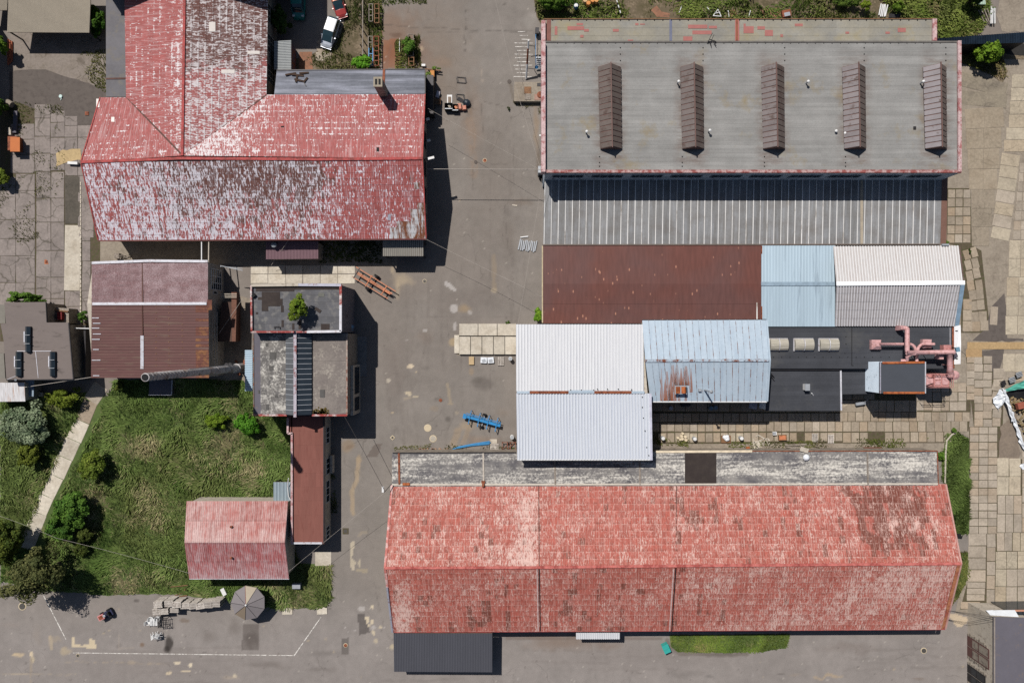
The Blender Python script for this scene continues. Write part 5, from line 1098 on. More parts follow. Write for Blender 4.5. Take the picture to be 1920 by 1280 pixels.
for x0, x1 in ((1443, 1478), (1489, 1526), (1536, 1573)):
    a_, b_ = P(x0, 658, 3.75), P(x1, 634, 3.75); dm = None
    d0 = mk('rooflight', [(a_.x, a_.y, 3.4), (b_.x, a_.y, 3.4), (b_.x, b_.y, 3.4), (a_.x, b_.y, 3.4), (a_.x, a_.y, 3.6), (b_.x, a_.y, 3.6), (b_.x, b_.y, 3.6), (a_.x, b_.y, 3.6)], [(0, 1, 5, 4), (1, 2, 6, 5), (2, 3, 7, 6), (3, 0, 4, 7), (4, 5, 6, 7)], m_trimw, b12)
    n_ = 7; W_ = b_.x - a_.x
    for k2 in range(2):
        V = []; F = []
        xa, xb = a_.x + .08 + k2 * W_ / 2, a_.x + (k2 + 1) * W_ / 2 - .06
        for i in range(n_ + 1):
            t = pi * i / n_; y = (a_.y + b_.y) / 2 - cos(t) * (b_.y - a_.y) * .47; z = 3.6 + sin(t) * .5
            V += [(xa, y, z), (xb, y, z)]
        for i in range(n_): F.append((2 * i, 2 * i + 1, 2 * i + 3, 2 * i + 2))
        F.append(tuple(2 * i for i in range(n_ + 1))); F.append(tuple(2 * i + 1 for i in range(n_, -1, -1)))
        mk('dome', V, F, m_poly, d0)
    mb = MB(); pts = [((a_.x + b_.x) / 2 + .01, (a_.y + b_.y) / 2 - cos(pi * i / n_) * (b_.y - a_.y) * .48, 3.62 + sin(pi * i / n_) * .5) for i in range(n_ + 1)]; mb.tube(pts, .05, 5).build('bar', m_trimw, d0)
b12b = thing('charcoal_annex', 'lower charcoal flat roof with a small white vent box', 'annex', P(1508, 732))
q = [(1440, 693), (1577, 693), (1577, 770), (1436, 770)]; block(b12b, q, 2.9, m_bluepanel, .12); flat(b12b, q, 2.9, m_char); sheets(b12b, [(1437, 769, 2.9), (1575, 769, 2.9), (1575, 694, 2.9), (1440, 694, 2.9)], 1, 8, m_char, name='felt_strip', lift=.02); edge(b12b, [(1576, 692, 2.95), (1577, 769, 2.95)], .2, .12, m_trimw, 'edge_trim', .03); edge(b12b, [(1440, 692.5, 2.95), (1577, 692.5, 2.95)], .2, .3, m_steel, 'edge_trim', .05)
vb = thing('vent_box', 'small white upright vent box on the lower charcoal roof', 'roof vent', P(1508, 724, 2.9)); p = P(1509, 725, 2.9); MB().box(p + Vector((0, 0, .4)), (.55, .8, .8)).build('box', m_white_p, vb); MB().box(p + Vector((.0, 0, .83)), (.65, .9, .06)).build('cap', m_steell, vb)
tag(MB().tube([P(1525, 741, 2.9), P(1522, 737, 3.2)], .07, 6).build('roof_pipe', m_white_p), 'tiny white bent pipe on the lower charcoal roof', 'pipe')
b12c = thing('charcoal_annex', 'small low charcoal roof between the vent box roof and the tall plant box', 'annex', P(1602, 715))
q = [(1578, 691), (1640, 691), (1640, 738), (1578, 739)]; block(b12c, q, 2.6, m_plaster, .12); flat(b12c, q, 2.6, m_char); sheets(b12c, [(1578, 738, 2.6), (1640, 738, 2.6), (1640, 692, 2.6), (1578, 692, 2.6)], 1, 5, m_char, name='felt_strip', lift=.02)
b12d = thing('plant_room', 'tall plant box with charcoal top, rusty edges and pale blue side', 'plant room', P(1690, 710))
hp = 6.2; q = [(1649, 679), (1735, 678), (1735, 737), (1649, 737)]; block(b12d, q, hp, m_bluepanel, .02, drop=.12); flat(b12d, q, hp, M('charcoal_sheet', C(74, 78, 86), .8, 0, .04, .5), .12)
edge(b12d, [(1654, 680, hp), (1733, 679, hp)], .28, .1, m_orange, 'edge_trim', .05); edge(b12d, [(1656, 736, hp), (1733, 736, hp)], .26, .1, m_orange, 'edge_trim', .05); edge(b12d, [(1650, 678, hp), (1650, 737, hp)], .12, .14, m_lav, 'edge_trim', .05); edge(b12d, [(1734.5, 678, hp), (1734.5, 737, hp)], .1, .14, m_trimw, 'edge_trim', .05)
# ================================================================ 7. long red hall and its annex
b13 = thing('long_red_hall', 'long hall with faded patchy red sheet roof across the south', 'factory hall', P(1260, 1050))
e13, r13 = 3.4, 7.0
gable_body(b13, ((735, 910, e13), (1774, 908, e13)), ((738, 1183, e13), (1772, 1178, e13)), ((723, 1064, r13), (1801, 1056, r13)), m_plasterl, .4)
def w13n(x, y):
    hs = abs(sin(int(x / 14) * 12.9898 + int(y / 25) * 78.233) * 43758.5) % 1; zo = sst(x + 50 * hs, 1585, 1655) * (1 - sst(x + 40 * hs, 1735, 1800)) * (1 - .7 * sst(y, 1005, 1058))
    w_ = .29 + .30 * zo * (hs < .22) + .05 * sin(x * .021) * sin(y * .09 + x * .01) + .24 * sst(x, 915, 990) * (1 - sst(x, 1006, 1010)) + .12 * sst(y, 1000, 1050) * (x < 1000)
    b_ = -.05 + .28 * sst(x, 1380, 1420) * (1 - sst(x, 1480, 1530)) * (.5 + .5 * sin(x * .11)) + zo * (.25 + .95 * hs) + .20 * sst(x, 1265, 1270) * (1 - sst(x, 1270, 1310))
    w_ -= .05 * sst(x, 1590, 1620)
    if x > 1262: w_ += .03
    return w_, b_
def w13s(x, y):
    w_ = .27 + .10 * sst(x, 1262, 1300) + .30 * sst(x, 735, 742) * (1 - sst(x, 762, 778)) * sst(y, 1075, 1100) + .06 * sin(x * .017 + y * .05) + .08 * sst(x, 1560, 1700)
    b_ = .12 * (1 - sst(x, 1262, 1300)) + .02 + .05 * sin(x * .03)
    return w_, b_
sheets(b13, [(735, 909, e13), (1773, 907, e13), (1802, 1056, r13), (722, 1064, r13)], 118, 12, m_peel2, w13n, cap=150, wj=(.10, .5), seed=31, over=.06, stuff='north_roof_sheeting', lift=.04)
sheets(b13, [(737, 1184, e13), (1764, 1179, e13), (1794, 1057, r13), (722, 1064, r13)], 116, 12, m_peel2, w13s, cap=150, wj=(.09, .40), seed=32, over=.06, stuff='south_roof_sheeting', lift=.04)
edge(b13, [(722, 1064, r13), (1000, 1063, r13), (1262, 1060, r13), (1802, 1056, r13)], .34, .07, rusty('pale_red_ridge', C(206, 120, 112), C(170, 84, 78), .5, .8), 'ridge_cap', .06)
V = [P(1764, 1179, e13), P(1773, 1176, e13), P(1803, 1056, r13), P(1794, 1057, r13)]; mk('verge_sheet', [v + Vector((0, 0, .08)) for v in V], [(0, 1, 2, 3)], rusty('orange_verge', C(186, 124, 88), C(164, 88, 74), .5, .6), b13)
edge(b13, [(1773, 907, e13), (1802, 1056, r13), (1772, 1178, e13)], .2, .1, M('pale_verge', C(196, 150, 142), .7, 0, .2, 2), 'verge_trim', .06); edge(b13, [(735, 909, e13), (722, 1064, r13), (737, 1184, e13)], .3, .1, rusty('pink_verge', C(196, 120, 112), C(220, 190, 186), .5, 1), 'verge_trim', .05); edge(b13, [(726, 1100, r13 - 1.0), (736, 1184, e13)], .22, .1, m_lav, 'verge_trim', .13)
for xa, xb, xc, d in ((1010, 1009, 1013, .09), (1268, 1265, 1259, .11)):
    edge(b13, [(xa, 909, e13), (xb + 2, 1063, r13)], .1, .05, mval, 'roof_joint', .06); edge(b13, [(xb + 2, 1063, r13), (xc, 1182, e13)], .12, .05, m_black, 'roof_joint', .06); edge(b13, [(xb - 2, 1066, r13), (xc - 4, 1182, e13)], .16, .05, M('pale_joint', C(206, 176, 172), .8, 0, .25, 2) if d == .09 else bpy.data.materials['pale_joint'], 'roof_joint', .06)
edge(b13, [(738, 1184.5, e13), (1772, 1179, e13)], .14, .14, mr_cap, 'gutter', -.06)
ysw = P(1000, 1183, e13).y + .4
for x in range(960, 1760, 58):
    xx = P(x, 1183, e13).x
    if not 1075 < x < 1170: window(b13, (xx - 1.2, ysw), (xx + 1.2, ysw), 1.0, 2.6, 3, 2, m_white_p, m_glassd)
porch('porch', 'small white ribbed porch roof on the south side of the long red hall', 'porch', [(1080, 1197), (1162, 1197), (1162, 1185), (1080, 1185)], 2.6, 2.75, m_white, 10, 2, m_plaster, True)
porch('canopy', 'dark anthracite ribbed canopy at the south west corner of the long red hall', 'canopy', [(739, 1258), (923, 1259), (923, 1186), (738, 1186)], 3.0, 3.15, m_darkrib, 20, 3, m_plaster, True)
b14 = thing('weathered_annex', 'long low annex with weathered black and white felt roof', 'annex', P(1250, 880))
h14 = 3.5; q = [(735, 848), (1757, 845), (1759, 912), (735, 912)]; block(b14, q, h14, m_plaster, .12); flat(b14, q, h14, m_annex); 
def m14(x, y):
    if 1285 < x < 1344: return m_charp
    if x < 752: return m_annexb
m_annexb = M('tan_felt_edge', C(168, 156, 142), .9, 0, .2, 1.5, C(110, 100, 94), .3)
sheets(b14, [(736, 908, h14), (1758, 907, h14), (1757, 847, h14), (736, 849, h14)], 17, 5, m_annex, name='felt_strip', lift=.03, matfn=None)
patch(b14, [(735, 848, h14), (1757, 848, h14), (1757, 912, h14)], 1284, 848, 1343, 908, m_charp, 'black_patch', .06, .03)
for x in (748, 906, 1040, 1199, 1626): edge(b14, [(x, 849, h14), (x + 1, 908, h14)], .2 if x != 748 else .26, .08, M('joint_pale', C(196, 186, 174), .8, 0, .2, 3) if x == 906 else (m_rust if x == 748 else m_wood), 'roof_joint', .06)
edge(b14, [(736, 849, h14), (968, 848, h14)], .16, .12, m_steel, 'edge_trim', .02); edge(b14, [(1228, 846.5, h14), (1410, 845.5, h14)], .3, .12, M('cream_edge', C(226, 210, 184), .7), 'edge_trim', .03); edge(b14, [(1410, 845.5, h14), (1757, 845, h14), (1759, 907, h14)], .12, .1, m_rust, 'edge_trim', .02); edge(b14, [(735, 908, h14), (1758, 906.5, h14)], .2, .1, M('cream_flash', C(214, 204, 190), .8, 0, .15, 2), 'edge_trim', .03)
mb = MB(); p = P(906, 903, 3.6); mb.box(p, (.5, .3, .3)); mb.box(p + Vector((0, -.4, 0)), (.3, .5, .5)); tag(mb.build('rain_hopper', m_rust), 'small rusty rain hopper on the annex roof joint', 'rain hopper')
for x, y in ((758, 907), (765, 907)): MB().box(P(x, y, 3.65), (.45, .3, .2)).build('clay_tile', m_orange, b14)
mb = MB(); p = P(1511, 857, 3.55); mb.lathe(p, [(.38, 0), (.45, .2), (.3, .4), (.12, .5)], 9); tag(mb.build('plastic_bundle', m_tarp), 'crumpled white plastic bundle on the annex roof', 'bundle')
# corner building
b15 = thing('corner_building', 'slate coated flat roof building with tall gates at the south east corner', 'building', P(1890, 1230))
h15 = 5.2; q = [(1863, 1156), (1990, 1160), (1990, 1330), (1863, 1330)]; block(b15, q, h15, m_plasterl, .08); flat(b15, q, h15, m_slate); edge(b15, [(1864, 1157, h15), (1864, 1330, h15)], .16, .08, M('pale_coping', C(150, 140, 132), .9, 0, .2, 2), 'edge_trim', .05)
wx15 = P(1863, 1200, h15).x + .08
for py0, py1, z1, nx in ((1190, 1228, 4.3, 2), (1243, 1275, 3.6, 2)):
    ya, yb = P(1840, py0).y, P(1840, py1).y
    for i in range(2):
        y0_, y1_ = lerp(ya, yb, i / 2), lerp(ya, yb, (i + 1) / 2); d_ = MB().obox((wx15, 0, 0), (-1, 0, 0), (0, 1, 0), (0, 0, 1), (0, .06), (y1_ + .06, y0_ - .06), (0, z1)).build('gate_leaf', m_steel if py0 > 1200 else M('brown_gate', C(104, 74, 70), .7, 0, .1, 2) if i == 0 else bpy.data.materials['brown_gate'], b15)
        for za, zb in ((.25, .5), (.55, .95)): MB().obox((wx15, 0, 0), (-1, 0, 0), (0, 1, 0), (0, 0, 1), (.061, .075), (y1_ + .2, y0_ - .2), (z1 * za, z1 * zb)).build('panel', m_plaster if py0 < 1200 else m_glassd, d_)
    for z_ in range(9):
        for e0, e1 in ((ya + .02, ya + .25 + .12 * (z_ % 2)), (yb - .25 - .12 * (z_ % 2), yb - .02)): MB().obox((wx15, 0, 0), (-1, 0, 0), (0, 1, 0), (0, 0, 1), (0, .07), (e0, e1), (z_ * .45, z_ * .45 + .3)).build('quoin', m_plaster, b15)
wr = thing('white_canopy', 'bent white corrugated sheets lying along the north edge of the corner building', 'canopy', P(1885, 1148))
for i, (x0, x1) in enumerate(((1849, 1862), (1860, 1878), (1874, 1892), (1888, 1903))):
    V = [P(x0, 1144 - i * .3, 3.6), P(x1, 1143, 3.6), P(x1 + 8, 1157, 4.8), P(x0 + 12, 1157, 4.8)]; mk('sheet', V + [v - Vector((0, 0, .06)) for v in V], [(0, 1, 2, 3), (0, 4, 5, 1), (1, 5, 6, 2), (2, 6, 7, 3), (3, 7, 4, 0)], m_tarp, wr)
rt = thing('rooflight_lean_to', 'glazed lean-to with red edging behind the corner building', 'lean-to', P(1905, 1150)); V = [P(1890, 1145, 3.4), P(1960, 1144, 3.4), P(1960, 1157, 4.4), P(1905, 1157, 4.4)]; mk('roof', V + [Vector((v.x, v.y, 0)) for v in V], [(0, 1, 2, 3), (0, 4, 5, 1), (1, 5, 6, 2), (2, 6, 7, 3), (3, 7, 4, 0)], m_glass, rt); edge(rt, [(1888, 1144, 3.45), (1960, 1143, 3.45)], .2, .1, M('salmon_edge', C(206, 150, 126), .7), 'edge_trim', .05)
for x in range(1900, 1940, 8): edge(rt, [(x, 1145, 3.42), (x + 5, 1157, 4.42)], .06, .06, m_steel, 'glazing_bar', .04)
# ================================================================ 8. western buildings
b2 = thing('brown_roofed_house', 'tall workshop with mottled north slope and brown ribbed south slope below the hall', 'workshop', P(282, 600))
e2, r2 = 5.0, 6.3
gable_body(b2, ((172, 490, e2), (391, 490, e2)), ((172, 708, e2), (392, 708, e2)), ((172, 569, r2), (391, 569, r2)), m_plasterl, .12)
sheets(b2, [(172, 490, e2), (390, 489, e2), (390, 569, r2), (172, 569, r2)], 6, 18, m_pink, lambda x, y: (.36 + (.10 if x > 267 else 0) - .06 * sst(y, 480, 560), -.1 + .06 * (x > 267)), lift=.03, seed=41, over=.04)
m_b2 = M('brown_ribbed_sheet', C(104, 70, 67), .55, .05, .09, .5, C(112, 88, 78), .2, (.5, 3, 1))
mr2 = rusty('rusty_brown_sheet', C(112, 70, 60), C(140, 96, 64), .5, .9)
sheets(b2, [(171, 708, e2), (392, 708, e2), (391, 569, r2), (172, 569, r2)], 9, 26, m_b2, lift=.055, seed=42, over=.03, matfn=lambda x, y: mr2 if x > 368 and R.random() < .6 + .3 * (y > 650) else None)
edge(b2, [(173, 493, e2 + .05), (280, 489, e2 + .1), (390, 490, e2 + .05)], .32, .12, m_trimw, 'ridge_cap', .08); edge(b2, [(174, 569.5, r2), (388, 569, r2)], .34, .1, m_trimw, 'ridge_cap', .08); edge(b2, [(267, 492, e2), (268, 567, r2)], .12, .05, mval, 'roof_joint', .06); edge(b2, [(267, 571, r2), (268, 628, 5.8)], .12, .04, mval, 'roof_joint', .06)
PS2 = [(171, 708, e2), (392, 708, e2), (391, 569, r2)]; patch(b2, PS2, 264, 629, 270, 691, m_trimw, 'roof_strip', .1); patch(b2, PS2, 389, 562, 398, 581, mr2, 'patch_sheet', .1)
for i, y in enumerate((595, 605, 614, 625, 635, 654, 674, 703)): patch(b2, PS2, 173 + (i % 2) * 2, y, 186 + (i * 3) % 5, y + 1.6, m_trimw, 'torn_strip', .09)
dots(b2, PS2, [(x, 575 + i * 11) for x in (293, 317, 342) for i in range(11)], .06, m_woodb)
xe = P(391, 520, e2).x - .1; ya, yb = P(400, 544, 2).y, P(400, 506, 2).y
window(b2, (xe, ya), (xe, yb), 1.0, 4.0, 3, 5, m_white_p, m_glassd, .06, .09); window(b2, (xe, P(0, 552, 2).y), (xe, P(0, 547, 2).y), 2.2, 3.4, 1, 1, m_white_p, m_glassd); window(b2, (xe, P(0, 626, 2).y), (xe, P(0, 610, 2).y), 2.0, 3.4, 1, 1, m_plasterl, m_glassd); window(b2, (xe, P(0, 680, 2).y), (xe, P(0, 662, 2).y), 1.0, 3.2, 1, 2, m_plasterl, m_glassd)
for i in range(3): MB().beam((xe + .25 + i * .2, P(0, 705, 3).y, 4.3 - i * .3), (xe + .25 + i * .2, P(0, 585, 3).y, 4.3 - i * .3), .08, .08).build('wall_pipe', m_plasterl, b2)
lt = thing('side_store', 'low lean-to store with brick side and brown flat roof east of the tall workshop', 'lean-to', P(425, 600))
q = [(416, 566), (437, 566), (437, 640), (408, 640)]; block(lt, q, 2.6, m_brick, .05); flat(lt, q, 2.6, M('dark_brown_roof', C(88, 68, 60), .9, 0, .15, 1)); q = [(435, 548), (445, 548), (443, 640), (436, 640)]; MB().prism([tuple(P(x, y, 2.5)[:2]) for x, y in q], 2.0, 2.7).build('parapet', m_brick, lt)
for i in range(3): MB().beam(P(414, 551 + i * 3.2, 3.0), P(444, 551 + i * 3.2, 3.0), .08, .08).build('roof_bar', m_plasterl, lt)
tag(MB().beam(P(413, 498, 4.2), P(455, 507, 3.8), .08, .08).beam(P(413, 499.5, 4.0), P(455, 503, 3.8), .05, .05).beam(P(425, 500, 4), P(425, 506, 3.8), .05, .05).beam(P(440, 502, 4), P(440, 507, 3.8), .05, .05).build('pipe_bracket', m_steell), 'thin white pipe bracket sticking out of the east wall beside the big window', 'bracket')
lw = thing('low_shed', 'dark low shed against the south wall of the brown roofed workshop', 'shed', P(302, 725)); q = [(280, 712), (323, 712), (322, 740), (279, 740)]; block(lw, q, .8, m_greywall, .1); flat(lw, q, .8, m_slate); edge(lw, [(279, 740, .8), (322, 740, .8), (323, 712, .8)], .08, .08, m_trimw, 'edge_trim', .03)
# tall steel chimney
base = P(457, 689, 0)
st = thing('steel_chimney', 'very tall rusty steel chimney stack leaning over the brown roof in view', 'chimney', base)
prof = [(.62, 0), (.62, 2.2), (.52, 2.8), (.46, 9), (.41, 17), (.39, 25.2)]; MB().lathe(base, prof, 20).build('shaft', m_stackm, st, smooth=False)
mb = MB()
for i in range(11):
    z = 17.2 + i * .72; rr = .42; pts = [base + Vector((cos(t) * rr, sin(t) * rr, z + t / (2 * pi) * .72)) for t in [2 * pi * k / 14 for k in range(15)]]; mb.tube(pts, .03, 5)
mb.build('spiral_strake', m_stackm, st)
for z, r_ in ((2.5, .64), (8.9, .49), (16.9, .45), (25.1, .43)): MB().lathe(base + Vector((0, 0, z)), [(r_ - .1, 0), (r_, .02), (r_, .16), (r_ - .1, .18)], 20).build('flange', m_stackm, st)
MB().lathe(base + Vector((0, 0, 25.3)), [(.34, .0), (.34, .03)], 18).build('flue_mouth', m_black, st); mb = MB(); mb.tube([base + Vector((.05, .55, 3)), base + Vector((.05, .45, 16))], .035, 5); mb.build('ladder_rail', m_steell, st)
for z in (4.5, 5.6): MB().lathe(base + Vector((0, .55, z)), [(.28, 0), (.3, .04), (.28, .08)], 12).build('safety_hoop', m_steel, st)
mb = MB()
for i in range(14): mb.box(base + Vector((R.uniform(-1.1, .9), R.uniform(-.8, .9), R.uniform(.1, .8))), (R.uniform(.2, .6), R.uniform(.1, .4), R.uniform(.1, .4)), R.uniform(0, 3))
tag(mb.build('scrap_pile', m_rust), 'small heap of rusty scrap at the foot of the steel chimney', 'scrap heap', kind='stuff')
# block 3
b3 = thing('flat_roofed_workshop', 'taller flat roofed block with a young tree growing on its patched roof', 'workshop', P(555, 580))
h3 = 7.4; q = [(470, 534), (641, 534), (640, 623), (472, 623)]; block(b3, q, h3, m_greywall, .05); flat(b3, q, h3, m_darkgrey)
sheets(b3, [(474, 620, h3), (637, 620, h3), (637, 538, h3), (474, 538, h3)], 7, 6, M('dark_felt_panel', C(98, 98, 102), .9, 0, .10, .8, C(124, 122, 120), .28, rnd=.12), name='felt_strip', lift=.02)
PB3 = [(470, 534, h3), (640, 534, h3), (640, 623, h3)]
for x0, y0, x1, y1 in ((491, 547, 525, 574), (491, 574, 503, 583), (484, 557, 491, 562), (525, 560, 530, 573), (527, 573, 532, 585), (560, 550, 566, 562), (528, 600, 532, 613), (548, 606, 552, 618), (560, 600, 565, 617), (602, 607, 618, 618), (539, 594, 544, 598), (480, 585, 484, 589)): patch(b3, PB3, x0, y0, x1, y1, m_charp, 'roof_patch', .05, .02)
patch(b3, PB3, 480, 538, 552, 546, m_charp, 'roof_patch', .045, .02); patch(b3, PB3, 552, 537, 636, 543, m_charp, 'roof_patch', .04, .02); patch(b3, PB3, 597, 549, 608, 556, M('light_felt_patch', C(112, 112, 106), .9), 'roof_patch', .05, .02)
p = P(596, 581, h3 + .06); MB().box(p, (.85, .4, .04), -.6).build('roof_patch', m_charp, b3); p = P(519, 614, h3 + .2); MB().beam(P(514, 616, h3 + .2), P(514, 612, h3 + .2), .08, .08).beam(P(514, 612, h3 + .2), P(524, 612, h3 + .2), .08, .08).beam(P(524, 612, h3 + .2), P(524, 616, h3 + .2), .08, .08).build('frame', m_steel, b3)
mcop = rusty('red_white_coping', C(214, 206, 204), C(156, 66, 62), .62, .55)
edge(b3, [(471.5, 535, h3 + .15), (472.5, 622, h3 + .15)], .22, .35, mcop, 'coping'); edge(b3, [(471, 622, h3 + .15), (552, 622, h3 + .15)], .22, .35, rusty('red_coping_mostly', C(206, 190, 188), C(158, 70, 66), .8, .8), 'coping'); edge(b3, [(556, 622, h3 + .15), (576, 622, h3 + .15)], .22, .35, rusty('red_coping_mostly2', C(206, 190, 188), C(158, 70, 66), .8, .8), 'coping'); edge(b3, [(576, 622, h3 + .15), (640, 621, h3 + .15)], .3, .35, m_trimw, 'coping'); edge(b3, [(639, 534, h3 + .15), (639, 572, h3 + .15)], .3, .35, mcop, 'coping'); edge(b3, [(639, 572, h3 + .15), (639, 621, h3 + .15)], .3, .35, m_trimw, 'coping')
edge(b3, [(472, 535, h3 + .15), (560, 534, h3 + .15)], .34, .4, m_plasterl, 'coping'); edge(b3, [(560, 534, h3 + .15), (640, 534.5, h3 + .15)], .34, .36, m_lav, 'coping'); mb = MB(); p = P(476, 554, h3 + .2); mb.box(p, (.5, .35, .3), .7); mb.build('roof_box', m_black, b3)
xe3 = P(640, 580, h3).x - .05; window(b3, (xe3, P(0, 594, 4).y), (xe3, P(0, 590, 4).y), 4.0, 4.6, 1, 1, m_steel, m_glassd); MB().obox((xe3, 0, 0), (1, 0, 0), (0, 1, 0), (0, 0, 1), (0, .012), (P(0, 619, 1).y, P(0, 606, 1).y), (.3, 1.8)).build('paint_patch', M('blue_spray_paint', C(110, 150, 186), .8, 0, .3, 2), b3)
for i in range(7): yv = lerp(P(0, 622, 4).y, P(0, 536, 4).y, (i + .5) / 7); MB().obox((xe3, yv, 0), (1, 0, 0), (0, 1, 0), (0, 0, 1), (0, .04), (-.05, .05), (0, 7.2)).build('wall_seam', m_greywall, b3)
b3b = thing('flat_roofed_workshop', 'scabby grey flat roofed block with a glazed ridge running down its middle', 'workshop', P(562, 702))
h3b = 6.0; q = [(474, 624), (652, 624), (652, 779), (476, 779)]; block(b3b, q, h3b, m_plaster, .08); flat(b3b, q, h3b, m_slate)
sheets(b3b, [(489, 775, h3b), (537, 775, h3b), (537, 626, h3b), (488, 626, h3b)], 3, 9, m_scab, name='felt_strip', lift=.03); sheets(b3b, [(586, 775, h3b), (650, 775, h3b), (650, 626, h3b), (586, 626, h3b)], 3, 3, mottled('scabby_grey_roof_east', C(138, 130, 124), C(182, 174, 162), C(122, 114, 110), (.7, .7, 1), .38, .6), name='felt_strip', lift=.03)
PB = [(474, 624, h3b), (652, 624, h3b), (652, 779, h3b)]
for x0, y0, x1, y1 in ((506, 660, 518, 673), (499, 757, 504, 768), (515, 740, 521, 744), (600, 730, 609, 745), (484, 731, 487, 737), (498, 643, 503, 649), (505, 686, 513, 694)): patch(b3b, PB, x0, y0, x1, y1, M('grey_patch', C(92, 90, 88), .9) if x0 == 506 else bpy.data.materials['grey_patch'], 'roof_patch', .06, .02)
mb = MB()
for i in range(70):
    x, y = R.uniform(588, 615), 777 - abs(R.gauss(0, 5)); p = P(x, y, h3b + .05); mb.box(p, (R.uniform(.1, .35), R.uniform(.1, .3), .1), R.uniform(0, 3))
mo = mb.build('moss', M('roof_moss', C(96, 82, 36), .95, 0, .3, 4), b3b); mo['kind'] = 'stuff'
xa, xb, xr_ = P(537, 700, h3b).x, P(585.5, 700, h3b).x, 0; xr_ = (xa + xb) / 2 - .15; yA, yB = P(0, 777, h3b).y, P(0, 624, h3b).y; zr = h3b + 1.15
sk = mk('glazed_ridge', [(xa, yA, h3b), (xb, yA, h3b), (xb, yB, h3b), (xa, yB, h3b), (xa, yA, h3b + .2), (xb, yA, h3b + .2), (xb, yB, h3b + .2), (xa, yB, h3b + .2), (xr_, yA, zr), (xr_, yB, zr)], [(0, 1, 5, 8, 4), (2, 3, 7, 9, 6), (1, 2, 6, 5), (3, 0, 4, 7), (4, 8, 9, 7), (5, 6, 9, 8)], m_steel, b3b)
m_glw = M('wired_glass_lit', C(96, 98, 102), .25, 0, .1, 1.0, spec=.5, rnd=.08); m_gle = M('wired_glass_unlit', C(50, 58, 66), .15, 0, .1, 1.0, spec=.6, rnd=.12)  # one glass in two tones: reflected light painted into the west panes
for i in range(16):
    y0, y1 = lerp(yB, yA, i / 16), lerp(yB, yA, (i + 1) / 16)
    for xe_, m in ((xa, m_glw), (xb, m_gle)):
        a_, b_, c_, d_ = Vector((xe_, y0 - .05, h3b + .23)), Vector((xe_, y1 + .05, h3b + .23)), Vector((xr_, y1 + .05, zr + .02)), Vector((xr_, y0 - .05, zr + .02)); o = Vector((0, 0, .03))
        V = [v + o for v in (a_, b_, c_, d_)] + [a_, b_, c_, d_]; mk('pane', V, [(0, 1, 2, 3), (0, 4, 5, 1), (1, 5, 6, 2), (2, 6, 7, 3), (3, 7, 4, 0)], m, sk)
        MB().beam((xe_, y0, h3b + .28), (xr_, y0, zr + .07), .08, .07).build('glazing_bar', m_steell, sk)
MB().beam((xr_, yA - .2, zr + .1), (xr_, yB + .1, zr + .1), .38, .1).build('ridge_cap', rusty('lavender_ridge', C(186, 180, 190), C(140, 84, 80), .42, 1.4), sk)
edge(b3b, [(476, 778, h3b + .05), (538, 778, h3b + .05)], .26, .16, mcop, 'coping'); edge(b3b, [(585, 778, h3b + .05), (651, 778, h3b + .05)], .26, .16, mcop, 'coping'); edge(b3b, [(650.5, 625, h3b + .05), (650.5, 778, h3b + .05)], .18, .14, rusty('rusty_cream_coping', C(170, 156, 146), C(134, 82, 66), .5, 1.2), 'coping'); edge(b3b, [(475, 626, h3b + .02), (476, 778, h3b + .02)], .14, .1, rusty('rusty_edge', C(120, 112, 106), C(124, 78, 62), .5, 1.5), 'coping')
bay = thing('wall_bay', 'pale framed bay with dark glazing on the east wall of the scabby roofed block', 'bay', P(660, 730)); x0 = P(652, 700, h3b).x - .06
q0, q1 = P(0, 776, 2.5).y, P(0, 684, 2.5).y; MB().obox((x0, 0, 0), (1, 0, 0), (0, 1, 0), (0, 0, 1), (0, .35), (q0, q1), (0, 4.2)).build('wall', m_plasterl, bay)
for f0, f1 in ((.08, .34), (.42, .95)): window(bay, (x0 + .35, lerp(q0, q1, f0)), (x0 + .35, lerp(q0, q1, f1)), .8, 3.4, 4, 2, m_steel, m_glassd)
tag(MB().box(P(674, 668, .05), (2.0, 5.5, .1)).build('concrete_step', concrete('shade_concrete', C(140, 140, 140), C(110, 110, 110), .02, tint=None)), 'long concrete step along the east wall of the flat roofed workshop', 'step')
sb = thing('shed', 'narrow shed with pale blue ribbed roof against the west wall of the scabby block', 'shed', P(466, 695)); sheets(sb, [(460, 733, 2.6), (460, 656, 2.6), (474, 656, 3.0), (474, 733, 3.0)], 9, 1, Mrib('pale_blue_ribbed', C(182, 202, 216), C(150, 172, 190), .6), rib=2, amp=.05, base=.03); block(sb, [(460, 656), (474, 656), (474, 733), (460, 733)], 2.6, m_plaster, .08)
# block 4
b4 = thing('narrow_red_annex', 'long narrow annex with brick red felt roof and a whitewashed parapet', 'annex', P(577, 900)); h4 = 3.3
q = [(546, 780), (609, 780), (609, 1019), (546, 1019)]; block(b4, q, h4, m_plasterl, .06); flat(b4, q, h4, m_redfelt); sheets(b4, [(550, 1016, h4), (606, 1016, h4), (606, 781, h4), (550, 781, h4)], 4, 9, M('brick_red_felt_strip', C(132, 85, 76), .9, 0, .06, .8, C(124, 76, 68), .2, (3, .4, 1), rnd=.07), name='felt_strip', lift=.02)
edge(b4, [(547.5, 812, h4 + .1), (547.5, 1018, h4 + .1)], .26, .3, m_pinktrim, 'coping'); edge(b4, [(540, 783, h4 + .1), (540, 812, h4 + .1), (549, 812, h4 + .1)], .26, .3, m_pinktrim, 'coping'); edge(b4, [(546, 1017.5, h4 + .06), (604, 1017.5, h4 + .06)], .24, .2, m_trimw, 'coping'); edge(b4, [(607.5, 781, h4 + .05), (607.5, 1018, h4 + .05)], .18, .16, m_steel, 'coping')
